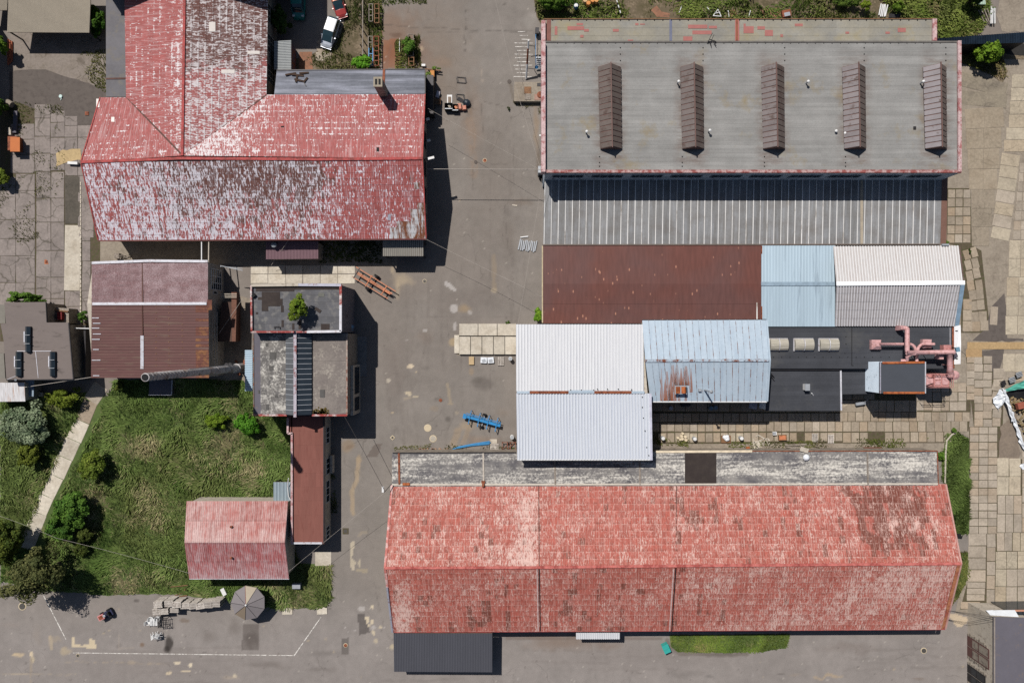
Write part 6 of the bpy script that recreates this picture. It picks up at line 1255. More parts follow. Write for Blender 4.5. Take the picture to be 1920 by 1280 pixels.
q = [(539, 781), (548, 781), (548, 813), (539, 813)]; block(b4, q, h4, m_plasterl, .02); flat(b4, q, h4, m_redfelt, .1)
xe4 = P(609, 900, h4).x - .06
for i, (y0, y1) in enumerate(((800, 830), (858, 888), (900, 940), (985, 1010))): window(b4, (xe4, P(0, y1, 1.5).y), (xe4, P(0, y0, 1.5).y), .9, 2.4, 3, 1, m_white_p, m_glassd)
tag(MB().box((xe4 + .35, P(0, 870, 1).y, .6), (.35, 2.4, 1.2)).build('white_bench', m_plasterl), 'long pale box standing against the east wall of the narrow red annex', 'box')
porch('canopy', 'small grey blue ribbed canopy at the west side of the narrow red annex', 'canopy', [(513, 938), (546, 938), (546, 903), (513, 903)], 2.3, 2.4, Mrib('grey_blue_ribbed', C(156, 170, 178), C(124, 138, 148), .5), 1, 5, m_plaster, True)
tag(MB().tube([P(541, 896, 3.2), P(539, 912, 2.7), P(541, 930, 2.6), P(545, 937, 2.5)], .06, 6).build('hose', m_white_p), 'white hose curling over the grey blue canopy', 'hose')
# block 5
b5 = thing('small_pink_roofed_house', 'small gabled store with faded pink corrugated roof at the lawn', 'store house', P(445, 1015)); e5, r5 = 3.6, 5.2
gable_body(b5, ((350, 939, e5), (540, 939, e5)), ((355, 1083, e5), (541, 1083, e5)), ((346, 1017, r5), (534, 1017, r5)), m_plasterl, .25)
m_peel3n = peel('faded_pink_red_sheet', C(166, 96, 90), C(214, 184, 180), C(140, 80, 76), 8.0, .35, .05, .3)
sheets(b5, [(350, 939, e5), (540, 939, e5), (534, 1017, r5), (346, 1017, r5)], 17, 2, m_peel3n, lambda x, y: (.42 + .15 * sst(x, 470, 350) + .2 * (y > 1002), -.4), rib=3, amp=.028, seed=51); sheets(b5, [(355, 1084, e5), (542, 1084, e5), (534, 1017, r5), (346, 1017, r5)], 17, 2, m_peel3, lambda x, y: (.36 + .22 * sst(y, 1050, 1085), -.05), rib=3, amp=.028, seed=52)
edge(b5, [(355, 1084.5, e5), (542, 1084.5, e5)], .12, .1, m_trimw, 'gutter', -.02)
for x, y in ((435, 986), (435, 1044)): mb = MB(); p, n = on_plane([(350, 939, e5), (540, 939, e5), (534, 1017, r5)] if y < 1017 else [(355, 1084, e5), (542, 1084, e5), (534, 1017, r5)], x, y); mb.lathe(p, [(.12, 0), (.12, .3), (.18, .32), (.05, .4)], 8); mb.build('roof_pipe', m_rust, b5)
# block 6
b6 = thing('taupe_roofed_house', 'taupe flat roofed house with three long ridge rooflights at the west edge', 'house', P(65, 650)); h6 = 4.2
poly6 = [(8, 567), (86, 566), (88.5, 604.5), (129, 604.5), (138.5, 711.5), (12, 712), (7, 640), (1, 607), (11, 606)]
w = [P(x, y, h6) for x, y in poly6]; MB().prism([tuple(p[:2]) for p in w], h6 - .2, h6).build('roof', m_taupe, b6); block(b6, [(8, 567), (86, 566), (88, 606), (9, 607)], h6 - .1, m_plaster, .15); block(b6, [(2, 608), (128, 606), (137, 710), (12, 711)], h6 - .1, m_plaster, .15)
edge(b6, [(86.5, 566, h6), (88.5, 604, h6)], .1, .1, m_black, 'edge_trim', .02); edge(b6, [(129, 605, h6), (138, 711, h6), (12, 712, h6)], .12, .12, m_steel, 'edge_trim', .02)
for (x0, y0, x1, y1) in ((50, 612, 60, 660), (32, 659, 43, 705), (96, 659, 106, 705)):
    A_, B_ = P(x0, y0, h6), P(x1, y1, h6); xm = (A_.x + B_.x) / 2; zt = h6 + .5
    s_ = mk('rooflight', [(A_.x, B_.y, h6), (B_.x, B_.y, h6), (B_.x, A_.y, h6), (A_.x, A_.y, h6), (A_.x, B_.y, h6 + .25), (B_.x, B_.y, h6 + .25), (B_.x, A_.y, h6 + .25), (A_.x, A_.y, h6 + .25), (xm, B_.y, zt), (xm, A_.y, zt)], [(0, 1, 5, 8, 4), (2, 3, 7, 9, 6), (1, 2, 6, 5), (3, 0, 4, 7), (4, 8, 9, 7), (5, 6, 9, 8)], m_steel, b6)
    for i in range(3):
        ya_, yb_ = lerp(A_.y, B_.y, i / 3) - .04, lerp(A_.y, B_.y, (i + 1) / 3) + .04
        for xs in (A_.x, B_.x): mk('pane', [Vector((xs, ya_, h6 + .28)), Vector((xs, yb_, h6 + .28)), Vector((xm, yb_, zt + .03)), Vector((xm, ya_, zt + .03))], [(0, 1, 2, 3)], m_glass, s_)
    MB().box((A_.x - .12, (A_.y * .6 + B_.y * .4), h6 + .15), (.14, 1.4, .3)).build('flashing', m_trimw, s_)
    for i in (1, 2): MB().box((xm, lerp(A_.y, B_.y, i / 3), zt - .06), (B_.x - A_.x + .06, .06, .14)).build('glazing_bar', m_steell, s_)
edge(b6, [(32, 658, h6), (96, 658, h6)], .07, .03, m_trimw, 'roof_joint', .02); edge(b6, [(67, 659, h6), (72, 708, h6)], .07, .03, m_trimw, 'roof_joint', .02); edge(b6, [(34, 703, h6), (14, 711, h6)], .05, .03, m_trimw, 'roof_joint', .02)
b6b = thing('side_roof', 'lower grey roof piece at the west frame edge beside the taupe house', 'roof', P(0, 590)); q = [(-30, 571), (9, 571), (10, 606), (-30, 606)]; block(b6b, q, 3.5, m_plaster, .1); flat(b6b, q, 3.5, M('pale_grey_felt', C(132, 128, 120), .9, 0, .08, 1))
b6c = thing('side_roof', 'second lower grey roof piece at the west frame edge further south', 'roof', P(0, 680)); q = [(-30, 662), (7, 662), (10, 709), (-30, 709)]; block(b6c, q, 3.5, m_plaster, .1); flat(b6c, q, 3.5, bpy.data.materials['pale_grey_felt'])
b6d = thing('walled_yard', 'small sunken yard with beams and a red chest beside the taupe house', 'yard', P(108, 590)); q = [(88, 575), (128, 578), (128, 606), (88, 606)]; f = [tuple(P(x, y, 2.0)[:2]) for x, y in q]; MB().prism(f, 0, 1.9).build('floor', m_wood, b6d)
for a_, b_ in (((88, 580, 2.05), (128, 584, 2.05)), ((103, 578, 2.05), (102, 604, 2.05)), ((88, 600, 2.05), (119, 601, 2.05))): MB().beam(P(*a_), P(*b_), .16, .2).build('beam', m_woodb, b6d)
MB().box(P(114, 592, 2.2), (.6, 1.0, .6)).build('chest', M('dark_red_paint', C(128, 34, 36), .6, 0, .1, 2), b6d)
fn = thing('mesh_fence', 'dark steel mesh fence along the shaded passage beside the taupe house', 'fence', P(141, 660))
for i in range(5): p = P(141, 612 + i * 24, 0); MB().box((p.x, p.y, .9), (.08, .08, 1.8)).build('post', m_steel, fn)
mb = MB(); pa, pbb = P(141, 610), P(141, 708)
for i in range(36): y = lerp(pa.y, pbb.y, i / 35); mb.box((pa.x, y, .9), (.03, .05, 1.7))
for z in (.15, .9, 1.7): mb.beam((pa.x, pa.y, z), (pbb.x, pbb.y, z), .04, .05)
o = mb.build('bars', m_steel, fn); o['kind'] = 'stuff'
sheet('passage_ground', [(138, 612), (172, 612), (172, 712), (138, 712)], .03, M('brown_passage', C(120, 104, 88), .9, 0, .12, 1), 'bare brown ground of the passage between taupe house and brown workshop', 'ground', 0)
wall_l = tag(MB().box(P(169, 660, 1.2), (.25, 7.2, 2.4)).build('passage_wall', m_steel), 'dark wall closing the passage beside the brown workshop', 'wall')
tag(MB().tube([P(133, 615, 2.6), P(172, 616, 2.9)], .07, 6).build('pipe', m_white_p), 'thin white pipe bridging the passage from the taupe house to the brown workshop', 'pipe')
g1 = thing('picket_row', 'row of short pale pickets at the north end of the passage', 'fence', P(155, 611)); 
for i in range(7): p = P(146 + i * 3, 611, .6); MB().box((p.x, p.y, .5), (.06, .12, 1.0), .2).build('picket', m_wood, g1)
g1 = thing('picket_row', 'row of short pale pickets at the south end of the passage', 'fence', P(156, 703)); 
for i in range(7): p = P(147 + i * 3, 703, .6); MB().box((p.x, p.y, .4), (.08, .5, .12), -.3).build('picket', m_white_p, g1)
b6e = thing('rusty_white_shed', 'small white roofed shed with a rust streak south of the taupe house', 'shed', P(22, 735)); q = [(-20, 717), (46, 717), (48, 752), (-20, 752)]; block(b6e, q, 2.7, m_plasterl, .1)
mrw = rusty('white_sheet_rust_streak', C(216, 214, 216), C(172, 124, 88), .34, 1.1, (1.6, .12, 1)); sheets(b6e, [(-20, 753, 2.6), (48, 752, 2.6), (46, 717, 2.8), (-20, 717, 2.8)], 8, 1, mrw, lift=.03, base=.03)
b6f = thing('lean_to', 'low dull blue lean-to beside the rusty white shed', 'lean-to', P(54, 735)); q = [(47, 713), (63, 713), (63, 743), (48, 743)]; block(b6f, q, 1.9, m_plaster, .05); flat(b6f, q, 1.9, M('dull_blue_sheet', C(140, 156, 172), .6))
tag(MB().tube([P(29, 712, 4.3), P(29, 712, 5.9)], .14, 10).build('flue_pipe', m_steell), 'short steel flue pipe at the south edge of the taupe roof', 'flue')
wb = thing('west_block', 'tall building just outside the west edge shading the yard', 'building', (-76, 35, 0)); MB().prism([(-90, 27.0), (-72.9, 27.0), (-72.9, 47), (-90, 47)], 0, 10).build('wall', m_plaster, wb); MB().prism([(-90, 26.9), (-72.8, 26.9), (-72.8, 47.1), (-90, 47.1)], 10, 10.1).build('roof', m_slate, wb)
# north east shaded shed
ns = thing('dark_blue_shed', 'dark blue ribbed roof of a long low shed in the north east corner', 'shed', P(1850, 85)); hN = 3.0
q = [(1757, 72, hN + .5), (1925, 60, hN + .5), (1925, 80, hN - .1), (1757, 84, hN - .1)]
sheets(ns, [q[3], q[2], q[1], q[0]], 18, 1, M('dark_blue_sheet', C(44, 58, 74), .5, .1, .3, 1.2), rib=2, amp=.06); w = [P(*t) for t in q]; MB().prism([tuple(p[:2]) for p in inset(w, .1)], 0, hN - .2).build('wall', m_steel, ns)
sheet('dark_soil', [(1800, 84), (1925, 82), (1925, 106), (1868, 100), (1800, 104)], .06, M('dark_grey_soil', C(50, 48, 46), .95, 0, .2, 2), 'dark ground along the low blue shed', 'ground', 1, seed=23)  # nearly black ground strip along the shed
# ================================================================ 9. vegetation
def leaves_mesh(name, pos, nrm, size, colr, mat, parent=None, aspect=1.6, kind=None):
    """many small leaf faces (two triangles each)"""
    n = len(pos); rs = NP
    t = rs.randn(n, 3); t -= (t * nrm).sum(1, keepdims=True) * nrm; t /= np.linalg.norm(t, axis=1, keepdims=True) + 1e-9; b = np.cross(nrm, t)
    s = size[:, None]; V = np.stack([pos - t * s * aspect / 2, pos + b * s / 2, pos + t * s * aspect / 2, pos - b * s / 2], 1).reshape(-1, 3)
    off = ORG[parent.name] if parent is not None else Vector((float(pos[:, 0].mean()), float(pos[:, 1].mean()), 0.0))
    V = V - np.array(off)
    me = bpy.data.meshes.new(name); me.vertices.add(4 * n); me.vertices.foreach_set('co', V.astype(np.float32).ravel())
    me.loops.add(4 * n); me.loops.foreach_set('vertex_index', np.arange(4 * n, dtype=np.int32)); me.polygons.add(n); me.polygons.foreach_set('loop_start', np.arange(0, 4 * n, 4, dtype=np.int32)); me.update(calc_edges=True)
    a = me.attributes.new('wear', 'FLOAT_COLOR', 'POINT'); a.data.foreach_set('color', np.repeat(np.c_[colr, np.ones(n)], 4, 0).astype(np.float32).ravel())
    me.materials.append(mat); o = bpy.data.objects.new(name, me); col.objects.link(o)
    if parent is not None: o.parent = parent
    else: o.location = off
    if kind: o['kind'] = kind
    ORG[o.name] = Vector(off); return o

def rgb(r, g, b): return np.array(C(r, g, b)[:3])

def tree(name, label, cat, px, py, rx, ry, h, c1, c2, nclump=60, per=70, leaf=.28, z0=0.0, kind='round', hole=.0, trunk=True, seed=0):
    """px, py, rx, ry: crown as seen in the photograph; h: crown top above z0"""
    rs = np.random.RandomState(seed + int(px * 7 + py)); hc = z0 + h * .58
    c = P(px, py, hc); k = (1 - hc / H) / S; a, b, cz = rx * k, ry * k, h * .46
    t = thing(name, label, cat, (c.x, c.y, z0))
    d = rs.randn(nclump, 3); d /= np.linalg.norm(d, axis=1, keepdims=True); rr = rs.uniform(.35, 1, nclump) ** .5 * rs.uniform(.72, 1.06, nclump); d[:, 2] = np.where(rs.rand(nclump) < .75, np.abs(d[:, 2]), d[:, 2])
    rr *= rs.uniform(.6, 1.25, nclump) if kind == 'spiky' else rs.uniform(.7, 1.14, nclump); leaf *= .8; per = int(per * 1.5)
    cen = d * rr[:, None]; cr = rs.uniform(.16, .30, nclump); pos = []; nr = []; co = []
    for i in range(nclump):
        m = int(per * rs.uniform(.6, 1.4)); q = rs.randn(m, 3); q /= np.linalg.norm(q, axis=1, keepdims=True); u = rs.uniform(.3, 1, m)[:, None] ** .5
        p = cen[i] + q * u * cr[i]; pos.append(p); w = q * .6 + cen[i] * .5 + rs.randn(m, 3) * .45; w[:, 2] += .35; nr.append(w)
        tt = np.clip(rs.rand() * .8 + rs.randn(m) * .18, 0, 1)[:, None]; co.append((c1 * (1 - tt) + c2 * tt) * (1 + rs.randn(m, 1) * .12))
    pos = np.concatenate(pos) * np.array([a, b, cz]) + np.array([c.x, c.y, hc]); nr = np.concatenate(nr); nr /= np.linalg.norm(nr, axis=1, keepdims=True) + 1e-9
    pos[:, 2] = np.maximum(pos[:, 2], z0 + .05)
    leaves_mesh('crown', pos, nr, rs.uniform(.6, 1.3, len(pos)) * leaf, np.clip(np.concatenate(co) * 1.15, .002, 1), m_leaf, t)
    if trunk:
        mb = MB(); top = Vector((c.x, c.y, hc)); base = Vector((c.x + rs.uniform(-.1, .1), c.y + rs.uniform(-.1, .1), z0)); r0 = .04 + .028 * h
        mb.tube([base, lerp(base, top, .4), top + Vector((0, 0, h * .2))], [r0, r0 * .75, r0 * .25], 7)
        for i in range(7):
            e = cen[i] * np.array([a, b, cz]) * .8 + np.array(top); s = lerp(base, top, rs.uniform(.35, .8)); mb.tube([s, lerp(s, Vector(e), .5) + Vector((0, 0, .1)), Vector(e)], [r0 * .5, r0 * .3, r0 * .12], 5)
        mb.build('trunk', m_bark, t)
    return t

G1, G2, G3, G4 = rgb(84, 112, 40), rgb(112, 140, 58), rgb(58, 84, 30), rgb(140, 158, 70)
tree('round_bush', 'large round grey green flowering bush on the west lawn', 'bush', 47, 797, 44, 38, 3.6, rgb(104, 122, 92), rgb(160, 172, 140), 90, 90, .26)
tree('round_bush', 'yellow green bush touching the south edge of the grey green bush', 'bush', 57, 850, 21, 24, 2.6, rgb(92, 104, 36), rgb(116, 126, 50), 40, 60, .24)
tree('round_bush', 'light green round bush east of the footpath on the lawn', 'bush', 172, 869, 28, 27, 3.0, rgb(92, 112, 40), rgb(128, 142, 58), 60, 70, .24)
tree('tall_bush', 'large dark green bush overhanging the footpath', 'bush', 134, 955, 36, 34, 3.8, rgb(64, 98, 36), rgb(104, 138, 56), 80, 80, .26)
tree('tall_bush', 'dark green bush just south of the large bush by the footpath', 'bush', 116, 990, 28, 22, 3.0, rgb(58, 92, 34), rgb(92, 124, 50), 60, 70, .25)
tree('small_bush', 'small olive shrub between the large bush and the conifer, northern one', 'bush', 160, 1004, 15, 15, 1.6, rgb(66, 78, 32), rgb(88, 98, 44), 28, 50, .22)
tree('small_bush', 'small olive shrub between the large bush and the conifer, southern one', 'bush', 152, 1028, 15, 14, 1.5, rgb(66, 80, 32), rgb(88, 98, 44), 28, 50, .22)
tree('loose_shrub', 'loose feathery shrub beside the path south of the taupe house', 'bush', 118, 743, 30, 20, 2.4, rgb(96, 112, 36), rgb(130, 142, 54), 46, 55, .22, kind='spiky')
tree('lawn_bush', 'bright green bush on the lawn, western of the pair by the scabby block', 'bush', 407, 788, 22, 15, 1.8, rgb(92, 122, 34), rgb(132, 152, 50), 40, 60, .22)
tree('lawn_bush', 'green bush on the lawn, eastern of the pair by the scabby block', 'bush', 463, 797, 25, 20, 2.4, rgb(66, 116, 30), rgb(98, 148, 46), 55, 70, .23)
tree('conifer', 'wide dark olive conifer at the south west corner of the lawn', 'conifer', 70, 1076, 58, 48, 8, rgb(70, 78, 44), rgb(122, 122, 76), 70, 90, .26, kind='spiky', seed=5)
tree('edge_tree', 'dark leafy tree at the west edge of the lawn', 'tree', 6, 1015, 38, 48, 5.5, rgb(60, 78, 30), rgb(104, 112, 44), 80, 90, .28)
tree('roof_sapling', 'young bright green tree growing out of the flat roof', 'tree', 558, 576, 22, 24, 2.9, rgb(92, 118, 34), rgb(136, 152, 58), 46, 60, .20, z0=7.4, kind='spiky')
tree('wall_bush', 'bright green bush squeezed against the west wall of the brown roofed workshop', 'bush', 1012, 590, 13, 14, 2.0, rgb(96, 138, 36), rgb(134, 170, 56), 26, 50, .22)
tree('house_bush', 'green bush behind the north wall of the taupe house', 'bush', 50, 560, 28, 13, 4.3, rgb(70, 104, 34), rgb(104, 136, 54), 46, 60, .24)
tree('young_tree', 'bright green young tree by the dark blue shed in the north east', 'tree', 1852, 97, 24, 26, 3.4, rgb(84, 118, 30), rgb(130, 160, 50), 60, 70, .24)
tree('yard_bush', 'vivid green bush beside the blue grey annex roof', 'bush', 679, 117, 20, 15, 2.2, rgb(84, 140, 34), rgb(124, 178, 56), 40, 60, .22)
tree('rack_creeper', 'green creeper overgrowing the timber rack by the north road', 'bush', 766, 88, 13, 17, 2.0, rgb(70, 108, 36), rgb(112, 146, 60), 36, 60, .20)
tree('edge_shrub', 'dark shrub in the shade between the red wing and the parked van', 'bush', 525, 38, 20, 24, 3.0, rgb(52, 76, 30), rgb(76, 98, 40), 40, 60, .26)
tree('edge_shrub', 'pale green leaves at the west frame edge beside the clay pipes', 'bush', 3, 85, 12, 14, 3.2, rgb(92, 128, 40), rgb(132, 160, 60), 26, 45, .26)
tree('edge_shrub', 'dark leaves at the west frame edge level with the grey planks', 'bush', 0, 205, 12, 22, 3, rgb(60, 92, 34), rgb(92, 120, 44), 30, 45, .26)
tree('edge_shrub', 'mossy green shrub at the west frame edge near the broken slabs', 'bush', 4, 335, 16, 18, 2, rgb(92, 110, 36), rgb(126, 140, 52), 30, 50, .24)
tree('shed_shrub', 'dark green shrub between the open tan shed and the grey flat roof strip', 'bush', 182, 40, 14, 34, 2.6, rgb(48, 82, 26), rgb(86, 122, 40), 40, 55, .26)
tree('kerb_shrub', 'small green shrub by the kerb north east of the taupe house', 'bush', 156, 592, 10, 11, 1.2, rgb(66, 98, 36), rgb(98, 128, 54), 18, 45, .2)
tree('north_tree', 'dense green bush north of the west end of the big hall', 'bush', 1042, 2, 34, 16, 2.6, rgb(66, 96, 32), rgb(104, 132, 50), 60, 60, .26)
tree('north_shrub', 'bright shrub north of the big hall beside the white slats, western one', 'bush', 1624, 11, 12, 9, 1.8, rgb(104, 124, 34), rgb(136, 152, 50), 24, 45, .2)
tree('north_shrub', 'bright shrub north of the big hall beside the white slats, eastern one', 'bush', 1683, 12, 10, 10, 1.8, rgb(84, 112, 34), rgb(118, 140, 50), 22, 45, .2)
tree('north_shrub', 'dark tree at the top edge near the white beams', 'bush', 1828, -4, 22, 14, 3.2, rgb(44, 66, 26), rgb(76, 98, 40), 36, 55, .26)
tree('north_shrub', 'green clump at the top edge above the sandy roof', 'bush', 1590, 4, 30, 10, 1.4, rgb(70, 92, 34), rgb(104, 124, 50), 30, 50, .22)
tree('strip_weed', 'leafy weed beside the pale rail at the east end of the annex', 'bush', 1765, 853, 6, 9, 1.0, rgb(80, 120, 40), rgb(120, 150, 60), 12, 40, .2)
tree('strip_weed', 'leafy weed at the north tip of the grass strip', 'bush', 1789, 806, 5, 5, .8, rgb(80, 110, 40), rgb(110, 140, 60), 10, 40, .18)
tree('path_weed', 'weed clump where the footpath meets the brown workshop', 'bush', 224, 722, 8, 12, 1.2, rgb(74, 84, 32), rgb(104, 112, 48), 16, 40, .2)
tree('lane_weed', 'small weed tuft on the asphalt beside the loading dock', 'weed', 953, 204, 3, 3, .4, rgb(60, 76, 34), rgb(80, 96, 40), 6, 30, .12, trunk=False)
tree('lane_weed', 'small weed tuft at the ramp end near the white roof', 'weed', 952, 604, 5, 4, .6, rgb(70, 96, 36), rgb(100, 126, 50), 8, 30, .14, trunk=False)
tree('lane_weed', 'small weed tuft beside the pale slab at the corner building', 'weed', 1829, 1229, 3, 3, .4, rgb(70, 96, 36), rgb(100, 126, 50), 6, 30, .12, trunk=False)
tree('lane_weed', 'small weed tuft in the slab joint by the fibre cement roof', 'weed', 1818, 470, 3, 6, .4, rgb(60, 80, 34), rgb(90, 110, 44), 8, 30, .12, trunk=False)
tree('lane_weed', 'small weed tuft at the corner of the lean-to and the fibre cement roof', 'weed', 1775, 454, 5, 4, .7, rgb(80, 120, 36), rgb(110, 150, 50), 8, 30, .14, trunk=False)
tree('lane_weed', 'small weed tuft north of the corner building', 'weed', 1889, 1136, 5, 4, .5, rgb(80, 106, 40), rgb(116, 140, 56), 8, 30, .14, trunk=False)

def grass(name, label, cat, poly, dens, L, W, cols, dry=None, dryth=.62, up=.55, excl=(), seed=1, z=.0, lean=1.0, holes=None):
    """joined blades of grass over a photo polygon; neighbours lean together"""
    rs = np.random.RandomState(seed); xs = [p[0] for p in poly]; ys = [p[1] for p in poly]
    area = (max(xs) - min(xs)) * (max(ys) - min(ys)) / S ** 2; n = int(area * dens)
    px = rs.uniform(min(xs), max(xs), n); py = rs.uniform(min(ys), max(ys), n); ok = inpoly(px, py, poly)
    for e in excl: ok &= ~inpoly(px, py, e)
    X = (px - 960) / S; Y = (640 - py) / S
    if holes is not None: ok &= vnoise(X, Y, holes[0], seed + 50, 3) < holes[1] + rs.uniform(-.06, .06, n)
    X, Y, px, py = X[ok], Y[ok], px[ok], py[ok]; n = len(X)
    th = 2 * pi * vnoise(X, Y, .22, seed + 1, 3) * 2.2 + rs.normal(0, .5, n); l = L * rs.uniform(.5, 1.4, n) * (.6 + .8 * vnoise(X, Y, .3, seed + 2, 3)); el = up * rs.uniform(.4, 1.5, n)
    dx, dy, dz = np.cos(th) * np.cos(el) * l * lean, np.sin(th) * np.cos(el) * l * lean, np.sin(el) * l
    w = W * rs.uniform(.6, 1.4, n); ph = th + pi / 2 + rs.normal(0, .4, n); wx, wy = np.cos(ph) * w / 2, np.sin(ph) * w / 2
    V = np.stack([np.stack([X - wx, Y - wy, np.full(n, z)], 1), np.stack([X + wx, Y + wy, np.full(n, z)], 1), np.stack([X + dx * .6 + wx * .8, Y + dy * .6 + wy * .8, z + dz * .85], 1), np.stack([X + dx, Y + dy, z + dz], 1)], 1)
    t = np.clip((vnoise(X, Y, .16, seed + 3, 4, .6) - .3) * 2.5 + rs.normal(0, .18, n), 0, 1)[:, None]; c = cols[0] * (1 - t) + cols[1] * t
    if len(cols) > 2:
        t2 = np.clip((vnoise(X, Y, .09, seed + 7, 4) - .5) * 5 + rs.normal(0, .15, n), 0, 1)[:, None]; c = c * (1 - t2) + cols[2] * t2
    if dry is not None:
        dv = vnoise(X, Y, .28, seed + 4, 4, .65) + (dry[1](px, py) if dry[1] else 0); t = np.clip((dv - dryth) * 3.2 + rs.normal(0, .32, n), 0, .85)[:, None]; c = c * (1 - t) + dry[0] * t
    c = np.clip(c * (1 + rs.normal(0, .14, (n, 1))), .003, 1)
    off = np.array([X.mean(), Y.mean(), 0]); me = bpy.data.meshes.new(name); me.vertices.add(4 * n); me.vertices.foreach_set('co', (V.reshape(-1, 3) - off).astype(np.float32).ravel())
    me.loops.add(4 * n); me.loops.foreach_set('vertex_index', np.arange(4 * n, dtype=np.int32)); me.polygons.add(n); me.polygons.foreach_set('loop_start', np.arange(0, 4 * n, 4, dtype=np.int32)); me.update(calc_edges=True)
    a = me.attributes.new('wear', 'FLOAT_COLOR', 'POINT'); a.data.foreach_set('color', np.repeat(np.c_[c, np.ones(n)], 4, 0).astype(np.float32).ravel()); me.materials.append(m_grass)
    o = bpy.data.objects.new(name, me); col.objects.link(o); o.location = off; return tag(o, label, cat, kind='stuff')
GA, GB, GC, GD = rgb(92, 118, 56), rgb(128, 148, 82), rgb(118, 130, 74), rgb(186, 172, 134)
path_x = [(168, 722), (212, 722), (190, 770), (120, 910), (75, 1030), (40, 1030), (55, 985), (100, 875), (145, 775)]
def dryf(x, y): return .16 * np.exp(-(((x - 300) / 90) ** 2 + ((y - 870) / 60) ** 2)) + .13 * np.exp(-(((x - 470) / 80) ** 2 + ((y - 850) / 60) ** 2)) - .10 * np.exp(-(((x - 230) / 60) ** 2 + ((y - 775) / 40) ** 2)) + .10 * (y > 1060) * (x > 215) * (x < 350) - .1 * (x < 100)
grass('long_grass', 'long uncut grass of the lawn with dry straw swirls', 'grass', LAWN, 62, .62, .13, [GA, GB, GC], (GD, dryf), .60, .45, [path_x], 3)
grass('verge_grass', 'short grass of the strip along the long red hall', 'grass', [(1256, 1190), (1482, 1188), (1474, 1214), (1430, 1222), (1270, 1222), (1258, 1212)], 130, .26, .09, [rgb(96, 122, 48), rgb(128, 148, 66), rgb(114, 132, 58)], (rgb(150, 136, 92), None), .6, .7, seed=11)
grass('strip_grass', 'combed long grass in the strip east of the annex', 'grass', [(1775, 812), (1792, 808), (1817, 822), (1817, 1000), (1790, 1004), (1768, 900), (1766, 860)], 110, .5, .1, [rgb(84, 104, 50), rgb(110, 130, 68)], (rgb(140, 128, 92), None), .68, .5, seed=12)
grass('corner_grass', 'grass wedge beside the east gable of the long red hall', 'grass', [(1796, 1036), (1816, 1034), (1817, 1075), (1797, 1120), (1775, 1148), (1780, 1060)], 110, .4, .1, [rgb(80, 92, 44), rgb(110, 116, 60)], (rgb(160, 140, 100), None), .55, .5, seed=13)
NV = [(1000, -30), (1830, -30), (1860, 20), (1830, 66), (1760, 80), (1700, 50), (1020, 50), (1008, 30)]
grass('undergrowth', 'tangled weeds and undergrowth along the north side of the big hall', 'undergrowth', NV, 46, .55, .16, [rgb(92, 112, 50), rgb(134, 146, 74), rgb(116, 118, 74)], (rgb(140, 122, 92), None), .56, .7, seed=14, holes=(.14, .56))
grass('undergrowth', 'thick weedy slope at the north east corner beside the sandy roof', 'undergrowth', [(1640, -10), (1800, -10), (1850, 30), (1835, 64), (1760, 78), (1755, 36), (1700, 34)], 60, .6, .18, [rgb(106, 124, 54), rgb(150, 160, 84)], (rgb(150, 130, 100), None), .62, .8, seed=15, holes=(.2, .66))
grass('weeds', 'scruffy weeds on the soil beside the parked cars', 'weeds', [(600, -30), (712, -30), (716, 60), (712, 132), (540, 134), (552, 108), (600, 104), (640, 60), (655, 0)], 50, .42, .12, [rgb(76, 86, 44), rgb(112, 116, 66)], (rgb(136, 120, 94), None), .5, .7, seed=16, holes=(.2, .52))
grass('weeds', 'weeds and grass growing along the soil edge of the rusty ground by the racks', 'weeds', [(688, 0), (718, 0), (718, 60), (710, 132), (695, 132)], 46, .45, .12, [rgb(82, 98, 44), rgb(116, 128, 62)], None, .5, .7, seed=17)
grass('weeds', 'weeds under the overgrown timber rack', 'weeds', [(740, 75), (788, 70), (790, 130), (740, 132)], 50, .5, .14, [rgb(82, 98, 44), rgb(120, 128, 66)], (rgb(130, 110, 84), None), .55, .8, seed=18)
grass('weeds', 'weeds along the joint between slab yard and annex', 'weeds', [(1230, 818), (1400, 828), (1560, 824), (1760, 818), (1762, 836), (1560, 842), (1300, 838), (1230, 832)], 40, .34, .1, [rgb(92, 100, 48), rgb(120, 126, 66)], (rgb(146, 126, 96), None), .55, .7, seed=19, z=.05, holes=(.35, .50))
grass('weeds', 'weeds in the joints of the broken west yard', 'weeds', [(20, 190), (120, 200), (120, 330), (60, 480), (0, 420), (0, 330), (20, 300)], 26, .3, .09, [rgb(84, 92, 44), rgb(110, 110, 60)], None, .5, .7, seed=20, z=.03, holes=(.4, .40))
grass('weeds', 'weeds and moss in front of the open tan shed', 'weeds', [(150, 100), (204, 92), (204, 175), (180, 165), (160, 140)], 40, .3, .1, [rgb(92, 98, 46), rgb(120, 116, 66)], None, .5, .6, seed=21, z=.03, holes=(.3, .5))
grass('weeds', 'dry grass round the young tree in the north east', 'weeds', [(1800, 100), (1880, 108), (1890, 150), (1860, 140), (1803, 118)], 60, .5, .1, [rgb(104, 108, 56), rgb(130, 124, 76)], (rgb(150, 130, 96), None), .5, .6, seed=22, z=.05)
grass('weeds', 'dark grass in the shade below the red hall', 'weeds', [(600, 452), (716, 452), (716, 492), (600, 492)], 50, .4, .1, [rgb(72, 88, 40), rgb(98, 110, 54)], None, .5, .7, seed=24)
grass('weeds', 'grass fringe at the foot of the narrow red annex', 'weeds', [(612, 890), (630, 890), (632, 960), (614, 960)], 50, .4, .1, [rgb(72, 88, 40), rgb(98, 110, 54)], None, .5, .7, seed=25, holes=(.3, .55))
